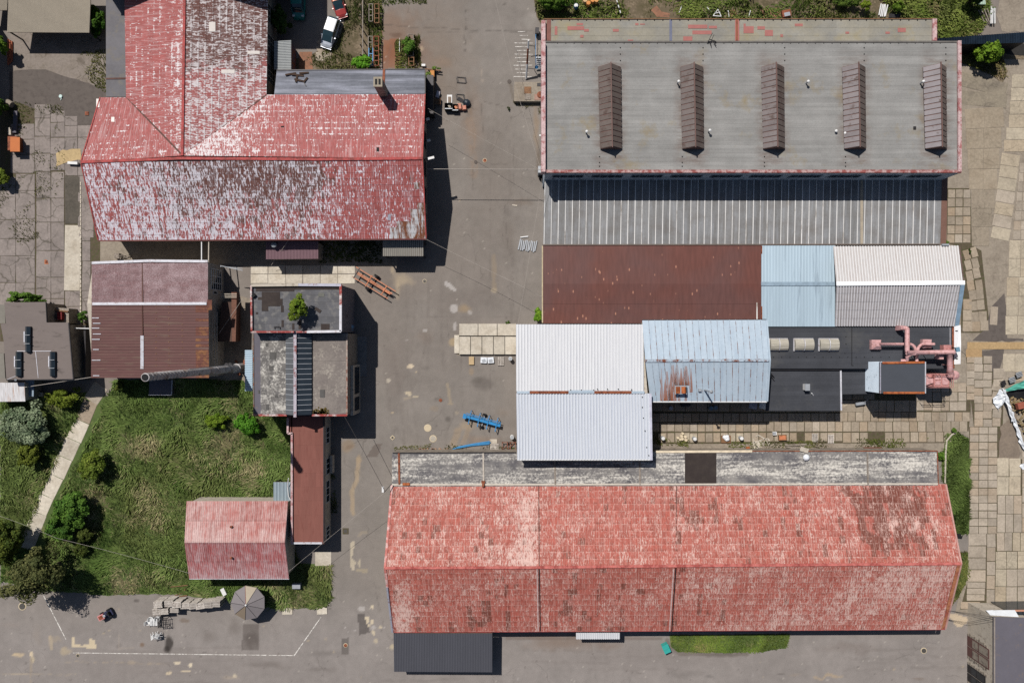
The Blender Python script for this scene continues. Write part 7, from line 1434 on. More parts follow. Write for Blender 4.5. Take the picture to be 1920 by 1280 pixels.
grass('weeds', 'weeds along the foot of the weathered annex roof beside the blue pipes', 'weeds', [(738, 836), (800, 832), (900, 836), (966, 838), (966, 847), (738, 847)], 40, .3, .09, [rgb(92, 96, 50), rgb(120, 118, 70)], (rgb(140, 120, 96), None), .52, .6, seed=26, holes=(.4, .48))
grass('weeds', 'weeds round the loading dock of the big hall', 'weeds', [(964, 188), (1018, 188), (1018, 215), (1000, 215), (964, 195)], 50, .3, .09, [rgb(92, 90, 54), rgb(120, 112, 74)], None, .5, .6, seed=27, holes=(.4, .5))
grass('weeds', 'weedy fringe at the top edge of the north road', 'weeds', [(715, -5), (790, -5), (800, 8), (718, 8)], 50, .4, .11, [rgb(82, 98, 44), rgb(116, 126, 62)], None, .5, .7, seed=28)
# ================================================================ 10. vehicles
m_carglass = M('car_glass', C(40, 62, 70), .06, 0, .05, 1, spec=.8); m_tyre = M('tyre', C(30, 30, 32), .85); m_hub = M('wheel_rim', C(150, 152, 156), .35, .6); m_lamp = M('lamp_glass', C(226, 230, 232), .1, 0, .05, 2, spec=.7); m_tail = M('tail_lamp', C(160, 20, 20), .3)
def car(label, cat, px, py, heading, L, W, Hh, paint, roofpaint=None, style='mpv', name='parked_car'):
    """heading: radians, direction of the nose"""
    c = P(px, py, .8); t = thing(name, label, cat, (c.x, c.y, 0), None); ux = Vector((cos(heading), sin(heading), 0)); uy = Vector((-sin(heading), cos(heading), 0)); o = Vector((c.x, c.y, 0)); uz = Vector((0, 0, 1))
    T = lambda x, y, z: o + ux * (x * L) + uy * (y * W) + uz * z
    if style == 'mpv':   st = [(-.5, .40, .45, .85), (-.47, .45, .3, 1.0), (-.3, .49, .25, 1.02), (.1, .5, .25, 1.0), (.28, .49, .25, .98), (.42, .45, .28, .82), (.49, .36, .35, .62), (.505, .26, .4, .5)]; cab = [(-.46, .42, .34, 1.0, 1.45), (-.36, .46, .39, 1.0, Hh), (.02, .47, .39, 1.0, Hh), (.17, .46, .40, 1.0, Hh - .22), (.33, .43, .41, .99, 1.02)]; rf = (-.40, .03)
    elif style == 'hatch': st = [(-.5, .42, .4, .8), (-.46, .46, .3, .92), (-.3, .49, .22, .95), (.1, .5, .22, .93), (.25, .49, .22, .9), (.42, .45, .25, .74), (.49, .36, .3, .58), (.505, .28, .35, .5)]; cab = [(-.46, .42, .36, .92, 1.15), (-.34, .45, .36, .92, Hh), (-.04, .46, .37, .93, Hh), (.08, .46, .39, .92, Hh - .18), (.24, .44, .42, .9, .93)]; rf = (-.34, -.03)
    else: st = [(-.5, .46, .3, 1.2), (-.48, .49, .25, 1.25), (-.1, .5, .25, 1.2), (.2, .5, .25, 1.1), (.36, .49, .25, 1.05), (.46, .46, .28, .9), (.5, .4, .35, .7)]; cab = [(-.485, .46, .42, 1.2, Hh), (-.2, .47, .43, 1.2, Hh), (.18, .47, .43, 1.15, Hh), (.26, .46, .42, 1.1, Hh - .3), (.36, .45, .43, 1.05, 1.1)]; rf = (-.48, .19)
    V = []; F = []
    for x, w, z0, z1 in st:
        V += [T(x, -w * .94, z0), T(x, -w, (z0 + z1) / 2), T(x, -w * .95, z1 - .06), T(x, -w * .82, z1), T(x, 0, z1 + .045), T(x, w * .82, z1), T(x, w * .95, z1 - .06), T(x, w, (z0 + z1) / 2), T(x, w * .94, z0)]
    n = 9
    for i in range(len(st) - 1):
        for k in range(n): F.append((i * n + k, i * n + (k + 1) % n, (i + 1) * n + (k + 1) % n, (i + 1) * n + k))
    F.append(tuple(range(n))); F.append(tuple(range(len(V) - 1, len(V) - n - 1, -1)))
    mk('body', V, F, paint, t, smooth=False)
    V = []; F = []
    for x, wb, wt, z0, z1 in cab: V += [T(x, -wb, z0 - .05), T(x, -wt, z1 - .05), T(x, -wt * .8, z1), T(x, wt * .8, z1), T(x, wt, z1 - .05), T(x, wb, z0 - .05)]
    n = 6
    for i in range(len(cab) - 1):
        for k in range(n): F.append((i * n + k, i * n + (k + 1) % n, (i + 1) * n + (k + 1) % n, (i + 1) * n + k))
    F.append(tuple(range(n))); F.append(tuple(range(len(V) - 1, len(V) - n - 1, -1))); g = mk('window_glass', V, F, m_carglass, t)
    x0, x1 = rf; w_ = cab[1][2]; xm = (x0 + x1) / 2
    V = [T(x0, -w_, Hh - .03), T(x0, w_, Hh - .03), T(x1, w_, Hh - .03), T(x1, -w_, Hh - .03), T(x0 + .02, -w_ * .8, Hh + .02), T(x0 + .02, w_ * .8, Hh + .02), T(x1 - .01, w_ * .8, Hh + .02), T(x1 - .01, -w_ * .8, Hh + .02), T(xm, 0, Hh + .05)]
    mk('roof', V, [(0, 1, 5, 4), (1, 2, 6, 5), (2, 3, 7, 6), (3, 0, 4, 7), (4, 5, 8), (5, 6, 8), (6, 7, 8), (7, 4, 8)], roofpaint or paint, t)
    mb = MB()
    for s in (-1, 1):
        for i in (1, 2, 3):
            a_, b_ = cab[i], cab[i + 1]
            if i == 3: mb.beam(T(a_[0], s * a_[2], a_[4] - .02), T(b_[0], s * b_[2], b_[4] + .02), .07, .06)
        mb.beam(T(x0, s * w_, Hh - .02), T(cab[0][0], s * cab[0][1], cab[0][3]), .09, .06); mb.beam(T(-.08, s * w_ * 1.01, Hh - .05), T(-.08, s * cab[2][1], cab[2][3]), .08, .05)
    mb.build('pillar', paint, t)
    for s in (-1, 1):
        for x in (.31, -.31):
            a_ = T(x, s * .40, .31); b_ = T(x, s * .495, .31); wh = MB().tube([a_, b_], .31, 14).build('wheel', m_tyre, t); MB().tube([b_, b_ + uy * (s * .015)], .18, 10).build('rim', m_hub, wh)
        h = st[-2]; MB().obox(T(.44, s * .36, h[3] + .02), ux, uy, uz, (-.14, .12), (-.16, .16), (-.06, .05)).build('headlight', m_lamp, t)
        MB().obox(T(-.495, s * .38, .8), ux, uy, uz, (-.05, .03), (-.1, .1), (-.1, .12)).build('tail_light', m_tail, t)
        MB().obox(T(.16, s * .545, .98), ux, uy, uz, (-.06, .06), (-.09, .09), (-.06, .08)).build('mirror', paint, t)
    MB().obox(T(.505, 0, .42), ux, uy, uz, (-.04, .05), (-W * .42, W * .42), (-.1, .08)).build('bumper', paint, t); MB().obox(T(-.5, 0, .42), ux, uy, uz, (-.05, .04), (-W * .44, W * .44), (-.1, .1)).build('bumper', paint, t)
    return t
pw_ = M('silver_white_paint', C(206, 214, 226), .25, .2, .03, 1, spec=.6); pr_ = M('red_car_paint', C(176, 66, 62), .25, .1, .04, 1, spec=.6)
car('white and silver people carrier parked on the slab strip', 'car', 619, 61, math.atan2(-52, -17.5), 4.15, 1.75, 1.62, pw_, M('white_roof_paint', C(240, 242, 244, .72), .25, 0, .02, 1, spec=.5), 'mpv')
car('red hatchback at the top edge beside the white car', 'car', 634, 7, math.atan2(-32, 10), 3.7, 1.62, 1.42, pr_, M('sunlit_red_roof_paint', C(226, 150, 118), .3, 0, .05, 1), 'hatch')  # roof colour lightened towards orange to paint sun on the red
car('teal van parked in deep shade at the top edge', 'van', 560, 3, math.atan2(-33, -.5), 4.6, 1.7, 1.95, M('teal_van_paint', C(20, 128, 122), .3, .1, .04, 1, spec=.5), None, 'van', 'parked_van')

# ================================================================ 11. plant, machines and yard objects
# pink exhaust ducts on the charcoal roof
pd = thing('exhaust_ducts', 'pink painted exhaust ducts with hoods and a filter box on the charcoal roof', 'ducts', P(1720, 660, 3.4))
zr_ = 3.4
def hood(x0, y0, x1, y1, z):
    a_, b_ = P(x0, y1, z), P(x1, y0, z); c_ = (a_ + b_) / 2; m_ = .45
    V = [(a_.x, a_.y, zr_), (b_.x, a_.y, zr_), (b_.x, b_.y, zr_), (a_.x, b_.y, zr_), (a_.x, a_.y, z - .35), (b_.x, a_.y, z - .35), (b_.x, b_.y, z - .35), (a_.x, b_.y, z - .35), (c_.x - .25, c_.y - .2, z + .15), (c_.x + .25, c_.y - .2, z + .15), (c_.x + .25, c_.y + .2, z + .15), (c_.x - .25, c_.y + .2, z + .15)]
    mk('hood', V, [(0, 1, 5, 4), (1, 2, 6, 5), (2, 3, 7, 6), (3, 0, 4, 7), (4, 5, 9, 8), (5, 6, 10, 9), (6, 7, 11, 10), (7, 4, 8, 11), (8, 9, 10, 11)], m_pinkpaint, pd)
hood(1637, 637, 1655, 655, 4.3); hood(1733, 636, 1750, 653, 4.3); hood(1688, 610, 1697, 619, 4.6)
def duct(pts, r, z=None, name='duct'):
    q = [P(*p) for p in pts]; out = [q[0]]
    for i in range(1, len(q) - 1):
        a_, b_, c_ = q[i - 1], q[i], q[i + 1]; d = min(.75, (b_ - a_).length * .45, (c_ - b_).length * .45); p0 = b_ + (a_ - b_).normalized() * d; p1 = b_ + (c_ - b_).normalized() * d
        for k in range(5): t = k / 4; out.append(p0 * (1 - t) ** 2 + b_ * 2 * t * (1 - t) + p1 * t * t)
    out.append(q[-1]); o = MB().tube(out, r, 12).build(name, m_pinkpaint, pd, smooth=True)
    for i in range(1, len(out) - 1, 3): MB().tube([out[i] - (out[i + 1] - out[i]).normalized() * .03, out[i] + (out[i + 1] - out[i]).normalized() * .03], r * 1.06, 12).build('flange', m_pinkdark, o)
    return o
duct([(1648, 645, 4.35), (1712, 645, 4.35), (1719, 660, 4.5), (1719, 678, 4.3)], .19); duct([(1752, 645, 4.4), (1728, 645, 4.4), (1721, 652, 4.5), (1720, 666, 4.6)], .19); duct([(1692, 615, 4.7), (1701, 615, 4.9), (1701, 662, 5.3), (1716, 662, 5.4)], .29); duct([(1700, 661, 5.4), (1789, 660, 5.4)], .30, name='main_duct'); duct([(1708, 664, 5.3), (1701, 668, 5.1), (1701, 676, 4.6), (1689, 676, 4.3)], .21); duct([(1781, 662, 5.4), (1781, 692, 5.2), (1782, 703, 4.6)], .34)
MB().tube([P(1781, 688, 5.2), P(1782, 704, 4.4)], [.34, .48], 12).build('reducer', m_pinkpaint, pd); MB().box(P(1761, 669, 4.4), (.55, .6, 1.0)).build('damper_box', m_pinkpaint, pd); MB().box(P(1773, 652, 4.8), (1.0, .75, .8)).build('junction_box', m_pinkdark, pd)
for x, y in ((1741, 660), (1716, 660), (1770, 660), (1781, 684)): p = P(x, y, 5.0); MB().box((p.x, p.y, 4.2), (.07, .07, 1.7)).build('support_leg', m_pinkdark, pd)
fb = thing('filter_unit', 'dull pink dust filter unit with railings standing beside the charcoal plant box', 'machine', P(1762, 715)); a_, b_ = P(1752, 725, 4.2), P(1781, 701, 4.2)
MB().prism([(a_.x, a_.y), (b_.x, a_.y), (b_.x, b_.y), (a_.x, b_.y)], 1.4, 4.1).build('casing', m_pinkdark, fb); a2, b2_ = P(1735, 724, 3.9), P(1752, 702, 3.9)
MB().prism([(a2.x, a2.y), (b2_.x, a2.y), (b2_.x, b2_.y), (a2.x, b2_.y)], 2.6, 3.6).build('platform', m_pinkdark, fb)
for k_, (fx, fy) in enumerate(((.25, .3), (.25, .7), (.72, .5))):
    w_ = Vector((lerp(a_.x, b_.x, fx), lerp(a_.y, b_.y, fy), 4.12)); MB().box(w_, ((b_.x - a_.x) * .38, (b_.y - a_.y) * (.3 if fx < .5 else .66), .1)).build('hatch', m_pinkpaint, fb)
MB().prism([(a2.x + .1, a2.y + .15), (b2_.x - .1, a2.y + .5), (b2_.x - .1, b2_.y - .6), (a2.x + .1, b2_.y - .1)], 3.6, 3.95).build('fan_housing', m_pinkpaint, fb)
for xx in (a_.x, b_.x):
    for yy in (a_.y, b_.y): MB().box((xx, yy, .7), (.14, .14, 1.4)).build('leg', m_pinkdark, fb)
mb = MB()
for xx in (a2.x, b2_.x, a_.x + .6, b_.x):
    for yy in (a_.y - .05, b_.y + .05): mb.box((xx, yy, 4.4), (.05, .05, 1.0))
for z in (4.5, 4.9): mb.beam((a2.x, a_.y - .05, z), (b_.x, a_.y - .05, z), .05, .05); mb.beam((a2.x, b_.y + .05, z), (b_.x, b_.y + .05, z), .05, .05); mb.beam((b_.x, a_.y, z), (b_.x, b_.y, z), .05, .05)
mb.build('railing', m_pinkdark, fb); mb = MB()
for i in range(9): mb.beam((b_.x + .25, a_.y + .3, .4 + i * .42), (b_.x + .25, a_.y + .8, .4 + i * .42), .04, .04)
for yy in (.3, .8): mb.beam((b_.x + .25, a_.y + yy, 0), (b_.x + .25, a_.y + yy, 4.6), .05, .05)
mb.build('ladder', m_pinkpaint, fb); MB().lathe(P(1786, 703, 3.6), [(.5, -.5), (.62, 0), (.62, .5), (.3, .7)], 12).build('elbow_housing', m_pinkpaint, fb)
fd = thing('floodlight', 'blue grey floodlight on a bracket above the white screen', 'lamp', P(1792, 654, 4.9)); MB().box(P(1795, 655, 5.2), (.5, .6, .3), .2).build('head', M('floodlight_glass', C(110, 146, 166), .2), fd); MB().beam(P(1784, 650, 5.0), P(1794, 654, 5.1), .1, .1).build('bracket', m_black, fd); MB().beam((P(1788, 652, 4.9).x, P(1788, 652, 4.9).y, 0), P(1788, 652, 5.0), .1, .1).build('post', m_steel, fd)
# blue harrow
hw = thing('harrow', 'bright blue tine harrow with two small wheels standing in the yard', 'farm machine', P(905, 789))
A_, B_ = P(873, 780, .75), P(938, 798, .75); d = (B_ - A_).normalized(); nrm = Vector((-d.y, d.x, 0))
MB().beam(A_, B_, .34, .22).build('main_beam', m_bluep, hw); MB().beam(A_ + nrm * .42, B_ + nrm * .42, .09, .09).build('rail', m_bluep, hw); MB().beam(A_ + nrm * .26 + Vector((0, 0, .02)), B_ + nrm * .24 + Vector((0, 0, .02)), .06, .08).build('rail', m_bluep, hw)
for t in (.12, .38, .64, .89):
    c_ = lerp(A_, B_, t); q = Vector((-.22 * d.x + nrm.x, -.22 * d.y + nrm.y, 0)).normalized(); q = Vector((.22, .97, 0)); MB().beam(c_ - q * .95 + Vector((0, 0, .16)), c_ + q * .95 + Vector((0, 0, .16)), .10, .10).build('cross_arm', m_bluep, hw)
    for s in (-.9, -.45, .5, .9): MB().beam(c_ + q * s + Vector((0, 0, .12)), c_ + q * s + Vector((.08, 0, -.72)), .06, .06).build('tine', m_bluep, hw)
MB().box(A_ + Vector((-.1, 0, 0)), (.5, .62, .3), math.atan2(d.y, d.x)).build('hitch', m_bluep, hw)
for s in (-1, 1):
    c_ = lerp(A_, B_, .5) + nrm * s * .85; c_.z = .28; MB().tube([c_ - nrm * .12, c_ + nrm * .12], .28, 14).build('wheel', m_tyre, hw)
MB().beam(lerp(A_, B_, .5) - nrm * .8 + Vector((0, 0, -.4)), lerp(A_, B_, .5) + nrm * .8 + Vector((0, 0, -.4)), .1, .1).build('axle', m_steell, hw)
# orange trailer chassis
tr = thing('trailer_chassis', 'faded orange bare trailer chassis with two wheels beside the flat roofed workshop', 'trailer', P(700, 532))
A_, B_ = P(667, 512, .8), P(735, 554, .8); d = (B_ - A_).normalized(); nrm = Vector((-d.y, d.x, 0))
for o_, w_, e0, e1 in ((.75, .1, -.4, .15), (.22, .14, 0, -.1), (.02, .12, .1, -.3), (-.65, .1, -.1, -.2)): MB().beam(A_ + nrm * o_ + d * e0, B_ + nrm * o_ + d * e1, w_, .14).build('rail', m_orangep, tr)
for t, o0, o1 in ((.36, -.85, .95), (.78, -.75, .8), (.02, -.75, .8)): c_ = lerp(A_, B_, t); MB().beam(c_ + nrm * o0 + Vector((0, 0, .1)), c_ + nrm * o1 + Vector((0, 0, .1)), .12, .1).build('cross_member', m_orangep if t > .1 else m_steel, tr)
c_ = lerp(A_, B_, .5)
for s, o_ in ((1, 1.15), (-1, -1.0)): q = lerp(A_, B_, .44 if s > 0 else .42) + nrm * o_; q.z = .36; MB().tube([q - nrm * .14, q + nrm * .14], .38, 16).build('wheel', m_tyre, tr)
q = lerp(A_, B_, .43); MB().beam(q - nrm * 1.0 + Vector((0, 0, -.4)), q + nrm * 1.1 + Vector((0, 0, -.4)), .12, .12).build('axle', m_steel, tr)
mb = MB(); q = lerp(A_, B_, .83); mb.box(q + nrm * .05 + Vector((0, 0, -.05)), (.9, .2, .25), math.atan2(d.y, d.x)); mb.build('drawbar', m_orangep, tr); MB().box(lerp(A_, B_, .8) + Vector((0, 0, -.4)), (.25, .25, .8)).build('stand', m_steel, tr)
# blue pipes
bp = thing('blue_pipe', 'blue plastic pipe lying in the bundle north of the weathered annex roof', 'pipe', (0, 0, 0), 'blue pipes lying in a bundle')
col.objects.unlink(bp); bpy.data.objects.remove(bp)
for i in range(6):
    mb = MB().tube([P(848 + i * 2.2, 842 - i * .9, .1 + .08 * (i % 2)), P(884 + i, 835.5 - i * .8, .1 + .08 * (i % 2)), P(917 + (i * 5) % 4, 832.5 - i * 1.1, .1 + .08 * (i % 2))], .07, 7); tag(mb.build('blue_pipe', m_bluepipe), 'blue plastic pipe lying in the bundle north of the weathered annex roof', 'pipe', 'blue pipes lying in a bundle')
# pallets
def pallet_mesh(bm_=None):
    mb = MB()
    for i in range(7): mb.box((-.6 + .1 + i * (1.0 / 6), 0, .135), (.10, .8, .022))
    for y in (-.35, 0, .35): mb.box((0, y, .075), (1.2, .09, .095))
    for y in (-.35, 0, .35): mb.box((0, y, .0135), (1.2, .09, .022))
    return mb
pm = pallet_mesh().build('pallet', m_pal); pallet_data = pm.data; col.objects.unlink(pm); bpy.data.objects.remove(pm)
def pallet(x, y, z, rz, label, group=None, mat=None):
    o = bpy.data.objects.new('pallet', pallet_data); col.objects.link(o); o.location = (x, y, z); o.rotation_euler = (0, 0, rz); return tag(o, label, 'pallet', group)
labs = ['westernmost of the tall back row', 'second from the west in the tall back row', 'third from the west in the tall back row', 'fourth from the west in the tall back row', 'fourth from the umbrella in the tall back row', 'third from the umbrella in the tall back row', 'second from the umbrella in the tall back row', 'nearest the umbrella in the tall back row', 'low front stack nearest the white chairs', 'low front stack with reddish top beside the white chairs', 'low front stack standing on its own']
spots = [(296, 1133, 12), (316, 1131, 12), (331, 1133, 12), (346, 1135, 11), (362, 1136, 12), (375, 1136, 12), (390, 1134, 12), (404, 1132, 12), (294, 1146, 9), (307, 1146, 9), (327, 1143, 9)]
for k_, (x, y, n_) in enumerate(spots):
    h_ = n_ * .152; c_ = P(x, y, h_); rz = R.uniform(-.08, .12) + .06
    for i in range(n_): pallet(c_.x + R.gauss(0, .02), c_.y + R.gauss(0, .02), i * .152, rz + R.gauss(0, .015), 'weathered pallet in the ' + ('stack ' if k_ < 8 else '') + labs[k_], 'pallets in the ' + labs[k_])
for x, y, rz, l in ((939, 677, 1.57, 'single grey pallet beside the loading ramp'), (927, 837, 0, 'single grey pallet at the end of the blue pipes'), (1527, 820, 1.57, 'dark pallet among the weeds of the south yard'), (1557, 822, 1.57, 'square worn pallet in the weeds south of the charcoal roof')): p = P(x, y); pallet(p.x, p.y, .05, rz, l)
# white garden chairs and table heap
def chair(x, y, rz, label, m=m_white_p):
    t = thing('garden_chair', label, 'chair', P(x, y), 'white plastic garden chairs in a heap', rz); p = Vector((0, 0, 0)); ORG[t.name] = p
    MB().box((0, 0, .42), (.5, .48, .05)).build('seat', m, t); mb = MB()
    for i in range(5): mb.box((-.26, -.2 + i * .1, .68), (.04, .05, .5))
    mb.box((-.27, 0, .92), (.05, .5, .08)); mb.build('backrest', m, t)
    for sx in (-.22, .22):
        for sy in (-.22, .22): MB().box((sx, sy, .2), (.05, .05, .4)).build('leg', m, t)
    for sy in (-.27, .27): mb = MB(); mb.box((0, sy, .64), (.5, .06, .04)); mb.box((.22, sy, .53), (.05, .05, .22)); mb.build('armrest', m, t)
    return t
for x, y, rz, l in ((281, 1164, 0, 'white garden chair at the west side of the heap'), (287, 1157, 1.5, 'white garden chair touching the low pallet stack'), (300, 1156, 1.8, 'white garden chair at the north east of the heap'), (289, 1184, -.6, 'white garden chair tipped at the south west of the heap'), (301, 1182, -2.3, 'white garden chair in the middle of the heap'), (306, 1191, 2.4, 'white garden chair at the south end of the heap')):
    t = chair(x, y, rz, l)
    if 'tipped' in l or 'middle' in l or 'south end' in l: t.rotation_euler = (R.uniform(-.5, .5), R.uniform(.7, 1.0), rz); t.location.z = .25
tb = thing('garden_table', 'white slatted garden table in the heap of chairs', 'table', P(288, 1166)); p = P(288, 1166, .7)
for i in range(5): MB().box(p + Vector((-.45 + i * .22, 0, 0)), (.14, .95, .04)).build('slat', m_white_p, tb)
for sx in (-.45, .45):
    for sy in (-.4, .4): MB().box((p.x + sx, p.y + sy, .34), (.06, .06, .68)).build('leg', m_white_p, tb)
sh = thing('metal_scrap', 'black metal frame stacked behind the white garden chairs', 'frame', P(304, 1167)); mb = MB(); p = P(305, 1167, .8)
for i in range(6): mb.box(p + Vector((-.6 + i * .24, 0, R.uniform(-.1, .1))), (.05, 1.3, .05), .1)
for i in range(3): mb.box(p + Vector((0, -.6 + i * .6, .02)), (1.4, .06, .05), .1)
for sx in (-.6, .6):
    for sy in (-.6, .6): mb.box((p.x + sx, p.y + sy, .4), (.06, .06, .8))
mb.build('bars', m_steel, sh)
# umbrella
um = thing('patio_umbrella', 'large grey patio umbrella with one pale panel and a red seam', 'umbrella', P(466, 1131)); c_ = P(456, 1137, 2.9); cc = P(465, 1130, 2.3); N_ = 9
mg = M('grey_canvas', C(134, 128, 130), .9, 0, .05, 1); mt = M('tan_canvas', C(178, 166, 148), .9, 0, .05, 1); mo_ = M('olive_canvas', C(134, 120, 104), .9, 0, .05, 1)
rim = [Vector((cc.x + cos(2 * pi * k / N_ + .35) * 2.33, cc.y + sin(2 * pi * k / N_ + .35) * 2.33, 2.25)) for k in range(N_)]
for k in range(N_):
    a_, b_ = rim[k], rim[(k + 1) % N_]; mid = (a_ + b_) / 2; ap = Vector((cc.x - .55, cc.y - .35, 3.0)) if False else Vector((cc.x, cc.y, 3.05))
    ang = math.degrees(math.atan2(mid.y - cc.y, mid.x - cc.x)) % 360; m = mt if 45 < ang < 85 else (mo_ if 225 < ang < 275 else mg)
    V = [a_, b_, ap, a_ - Vector((0, 0, .16)), b_ - Vector((0, 0, .16))]; mk('canopy_panel', V, [(0, 1, 2), (0, 3, 4, 1)], m, um); MB().beam(a_ + Vector((0, 0, .01)), ap + Vector((0, 0, .01)), .04, .04).build('rib', M('red_seam', C(140, 60, 56), .8) if k == 2 else m_steel, um)
MB().tube([(cc.x, cc.y, 0), (cc.x, cc.y, 3.05)], .04, 8).build('pole', m_steell, um); MB().lathe((cc.x, cc.y, 3.02), [(.14, 0), (.14, .08), (.06, .18)], 10).build('finial', m_white_p, um); MB().lathe((cc.x, cc.y, 0), [(.5, 0), (.5, .1), (.15, .16)], 12).build('base', m_steel, um)
tag(MB().box(P(419, 1109, .3), (.5, 1.0, .15), .45, .2).build('foam_board', m_white_p), 'white foam board lying on the grass beside the umbrella', 'board')
tag(MB().box(P(336, 1098, .4), (2.4, .08, .1), .1).box(P(348, 1104, .35), (.12, .12, .7)).build('low_rail', m_woodb), 'low wooden rail at the lawn edge north of the pallet stacks', 'rail')
tag(MB().box(P(340, 1117, .1), (1.6, .1, .12), .15).box(P(336, 1113, .1), (1.2, .1, .1), .35).build('loose_planks', m_woodb), 'loose brown planks on the lawn edge behind the pallets', 'planks')
# small tractor like cart
ct = thing('garden_tractor', 'small ride-on mower with pink bonnet and dark seat near the conifer', 'mower', P(202, 1149)); ang = math.atan2(7.5, 15); u_ = Vector((cos(ang), sin(ang), 0)); v_ = Vector((-u_.y, u_.x, 0)); p = P(203, 1149, 0)
MB().obox(p, u_, v_, (0, 0, 1), (-1.0, -.15), (-.36, .36), (.3, .85)).build('bonnet', M('pink_bonnet', C(206, 140, 140), .5, 0, .06, 2), ct); MB().obox(p, u_, v_, (0, 0, 1), (-.85, -.3), (-.24, .24), (.85, .9)).build('bonnet_lid', m_rust, ct); MB().obox(p, u_, v_, (0, 0, 1), (-.15, .95), (-.42, .42), (.3, .55)).build('frame', M('navy_paint', C(52, 56, 84), .5, 0, .1, 2), ct); MB().obox(p, u_, v_, (0, 0, 1), (.25, .7), (-.25, .25), (.55, .75)).build('seat', m_black, ct); MB().obox(p, u_, v_, (0, 0, 1), (.65, .75), (-.25, .25), (.75, 1.1)).build('seat_back', m_black, ct)
for sx, sy, r_ in ((-.7, -.42, .22), (-.7, .42, .22), (.55, -.48, .34), (.55, .48, .34)): q = p + u_ * sx + v_ * sy; q.z = r_; MB().tube([q - v_ * .1, q + v_ * .1], r_, 12).build('wheel', m_tyre, ct)
q = p + u_ * .0; MB().lathe(q + Vector((0, 0, .98)), [(.16, 0), (.19, .02), (.16, .04)], 10).build('steering_wheel', m_steell, ct); MB().beam(q + Vector((0, 0, .5)), q + Vector((0, 0, 1.0)), .05, .05).build('column', m_steel, ct)
# junk on north road
jk = [(865, 150, 17, 10, 'empty dark metal bed frame lying flat on the north road', 'bed frame'), (863, 182, 15, 10, 'empty dark metal bed frame behind the black bag', 'bed frame')]
for x, y, w_, d_, l, c2 in jk:
    p = P(x, y, .12); t = thing('bed_frame', l, c2, P(x, y)); W_, D_ = w_ / S, d_ / S
    for s in (-1, 1): MB().box(p + Vector((0, s * D_ / 2, 0)), (W_, .06, .08), -.08).build('rail', m_steel, t); MB().box(p + Vector((s * W_ / 2 + (-s) * 0, 0, 0)), (.06, D_, .08), .25).build('end', m_steel, t)
    MB().box(p + Vector((-W_ * .38, 0, .02)), (.05, D_, .06), .25).build('slat', m_steel, t); MB().box(p + Vector((W_ * .4, 0, .02)), (.05, D_, .06), .25).build('slat', m_steel, t)
tag(MB().box(P(843, 186, .05), (.7, 1.15, .08)).build('white_framed_board', m_white_p), 'white framed board leaning flat beside the black crates', 'board'); o = MB().box(P(843, 187, .12), (.42, .8, .03)).build('brown_board', M('brown_ground_panel', C(140, 124, 110), .9)); tag(o, 'brown panel lying inside the white frame on the north road', 'board')  # white frame with a separate brown panel laid inside it
for x, y, w_, d_, h_, m, l, c2 in ((842, 203, 1.05, .85, .8, m_black, 'black open crate with oddments on the north road', 'crate'), (854, 205, .8, .9, .7, m_black, 'black crate beside the pink cushions', 'crate'), (862, 202, .55, .8, .5, M('pink_cushion', C(206, 142, 122), .9, 0, .08, 2), 'pink cushion box, left of the pair', 'cushion'), (871, 204, .5, .6, .45, bpy.data.materials['pink_cushion'], 'pink cushion box, right of the pair', 'cushion')):
    t = thing('crate' if c2 == 'crate' else 'cushion', l, c2, P(x, y)); p = P(x, y, 0); 
    if c2 == 'crate':
        for s in (-1, 1): MB().box(p + Vector((s * w_ / 2, 0, h_ / 2)), (.05, d_, h_)).build('side', m, t); MB().box(p + Vector((0, s * d_ / 2, h_ / 2)), (w_ - .05, .05, h_)).build('side', m, t)
        MB().box(p + Vector((0, 0, .1)), (w_ - .06, d_ - .06, .1)).build('floor', m, t); MB().box(p + Vector((.1, .1, .35)), (.3, .42, .3), .5).build('content', m_orangep if x > 850 else m_plasterl, t); MB().box(p + Vector((.02, -d_ / 2 + .1, h_ - .02)), (w_, .1, .05)).build('rim', m_steell, t)
    else: MB().box(p + Vector((0, 0, h_ / 2)), (w_, d_, h_), .1).build('body', m, t); MB().box(p + Vector((0, 0, h_ + .03)), (w_ * .85, d_ * .85, .08), .1).build('top', m, t)
bagp = P(875, 193, .3); mb = MB(); mb.lathe(bagp - Vector((0, 0, .3)), [(.35, 0), (.55, .15), (.5, .4), (.25, .6), (.1, .65)], 9); tag(mb.build('refuse_bag', M('black_plastic', C(34, 44, 54), .3, 0, .3, 3, spec=.6)), 'black plastic refuse bag beside the bed frame', 'bag')
tag(MB().box(P(866, 189, .28), (1.3, .5, .05), -.55, .15).build('loose_sheet', m_steel), 'dark grey panel lying across the bed frame', 'panel'); tag(MB().box(P(863, 195, .2), (.9, .6, .05), -.6).box(P(865, 193, .24), (.9, .08, .04), -.6).build('striped_mat', m_wood), 'striped grey mat beside the black bag', 'mat')
rb = thing('roll_bar_chair', 'small brown wooden rack with rungs against the red hall east wall', 'rack', P(822, 191))
for i in range(4): MB().box(P(820, 187 + i * 2.6, .5), (.9, .08, .08), -.1).build('rung', m_woodb, rb)
for s in (-.4, .4): MB().box(P(820, 191, .3) + Vector((s, 0, 0)), (.07, .9, .5), -.1).build('post', m_woodb, rb)
tag(MB().box(P(821, 177, .5), (.45, .9, .08), -.25, .3).build('blue_board', m_lav), 'pale blue grey board leaning beside the wooden rack', 'board')
cb = thing('cupboard', 'dark open cupboard standing against the red hall east wall', 'cupboard', P(809, 185)); MB().box(P(808, 182, 1.0), (.9, 5.2, 2.0)).build('body', m_steel, cb); MB().box(P(812, 206, .5), (.8, .06, .5), -.4).build('door', m_steell, cb)
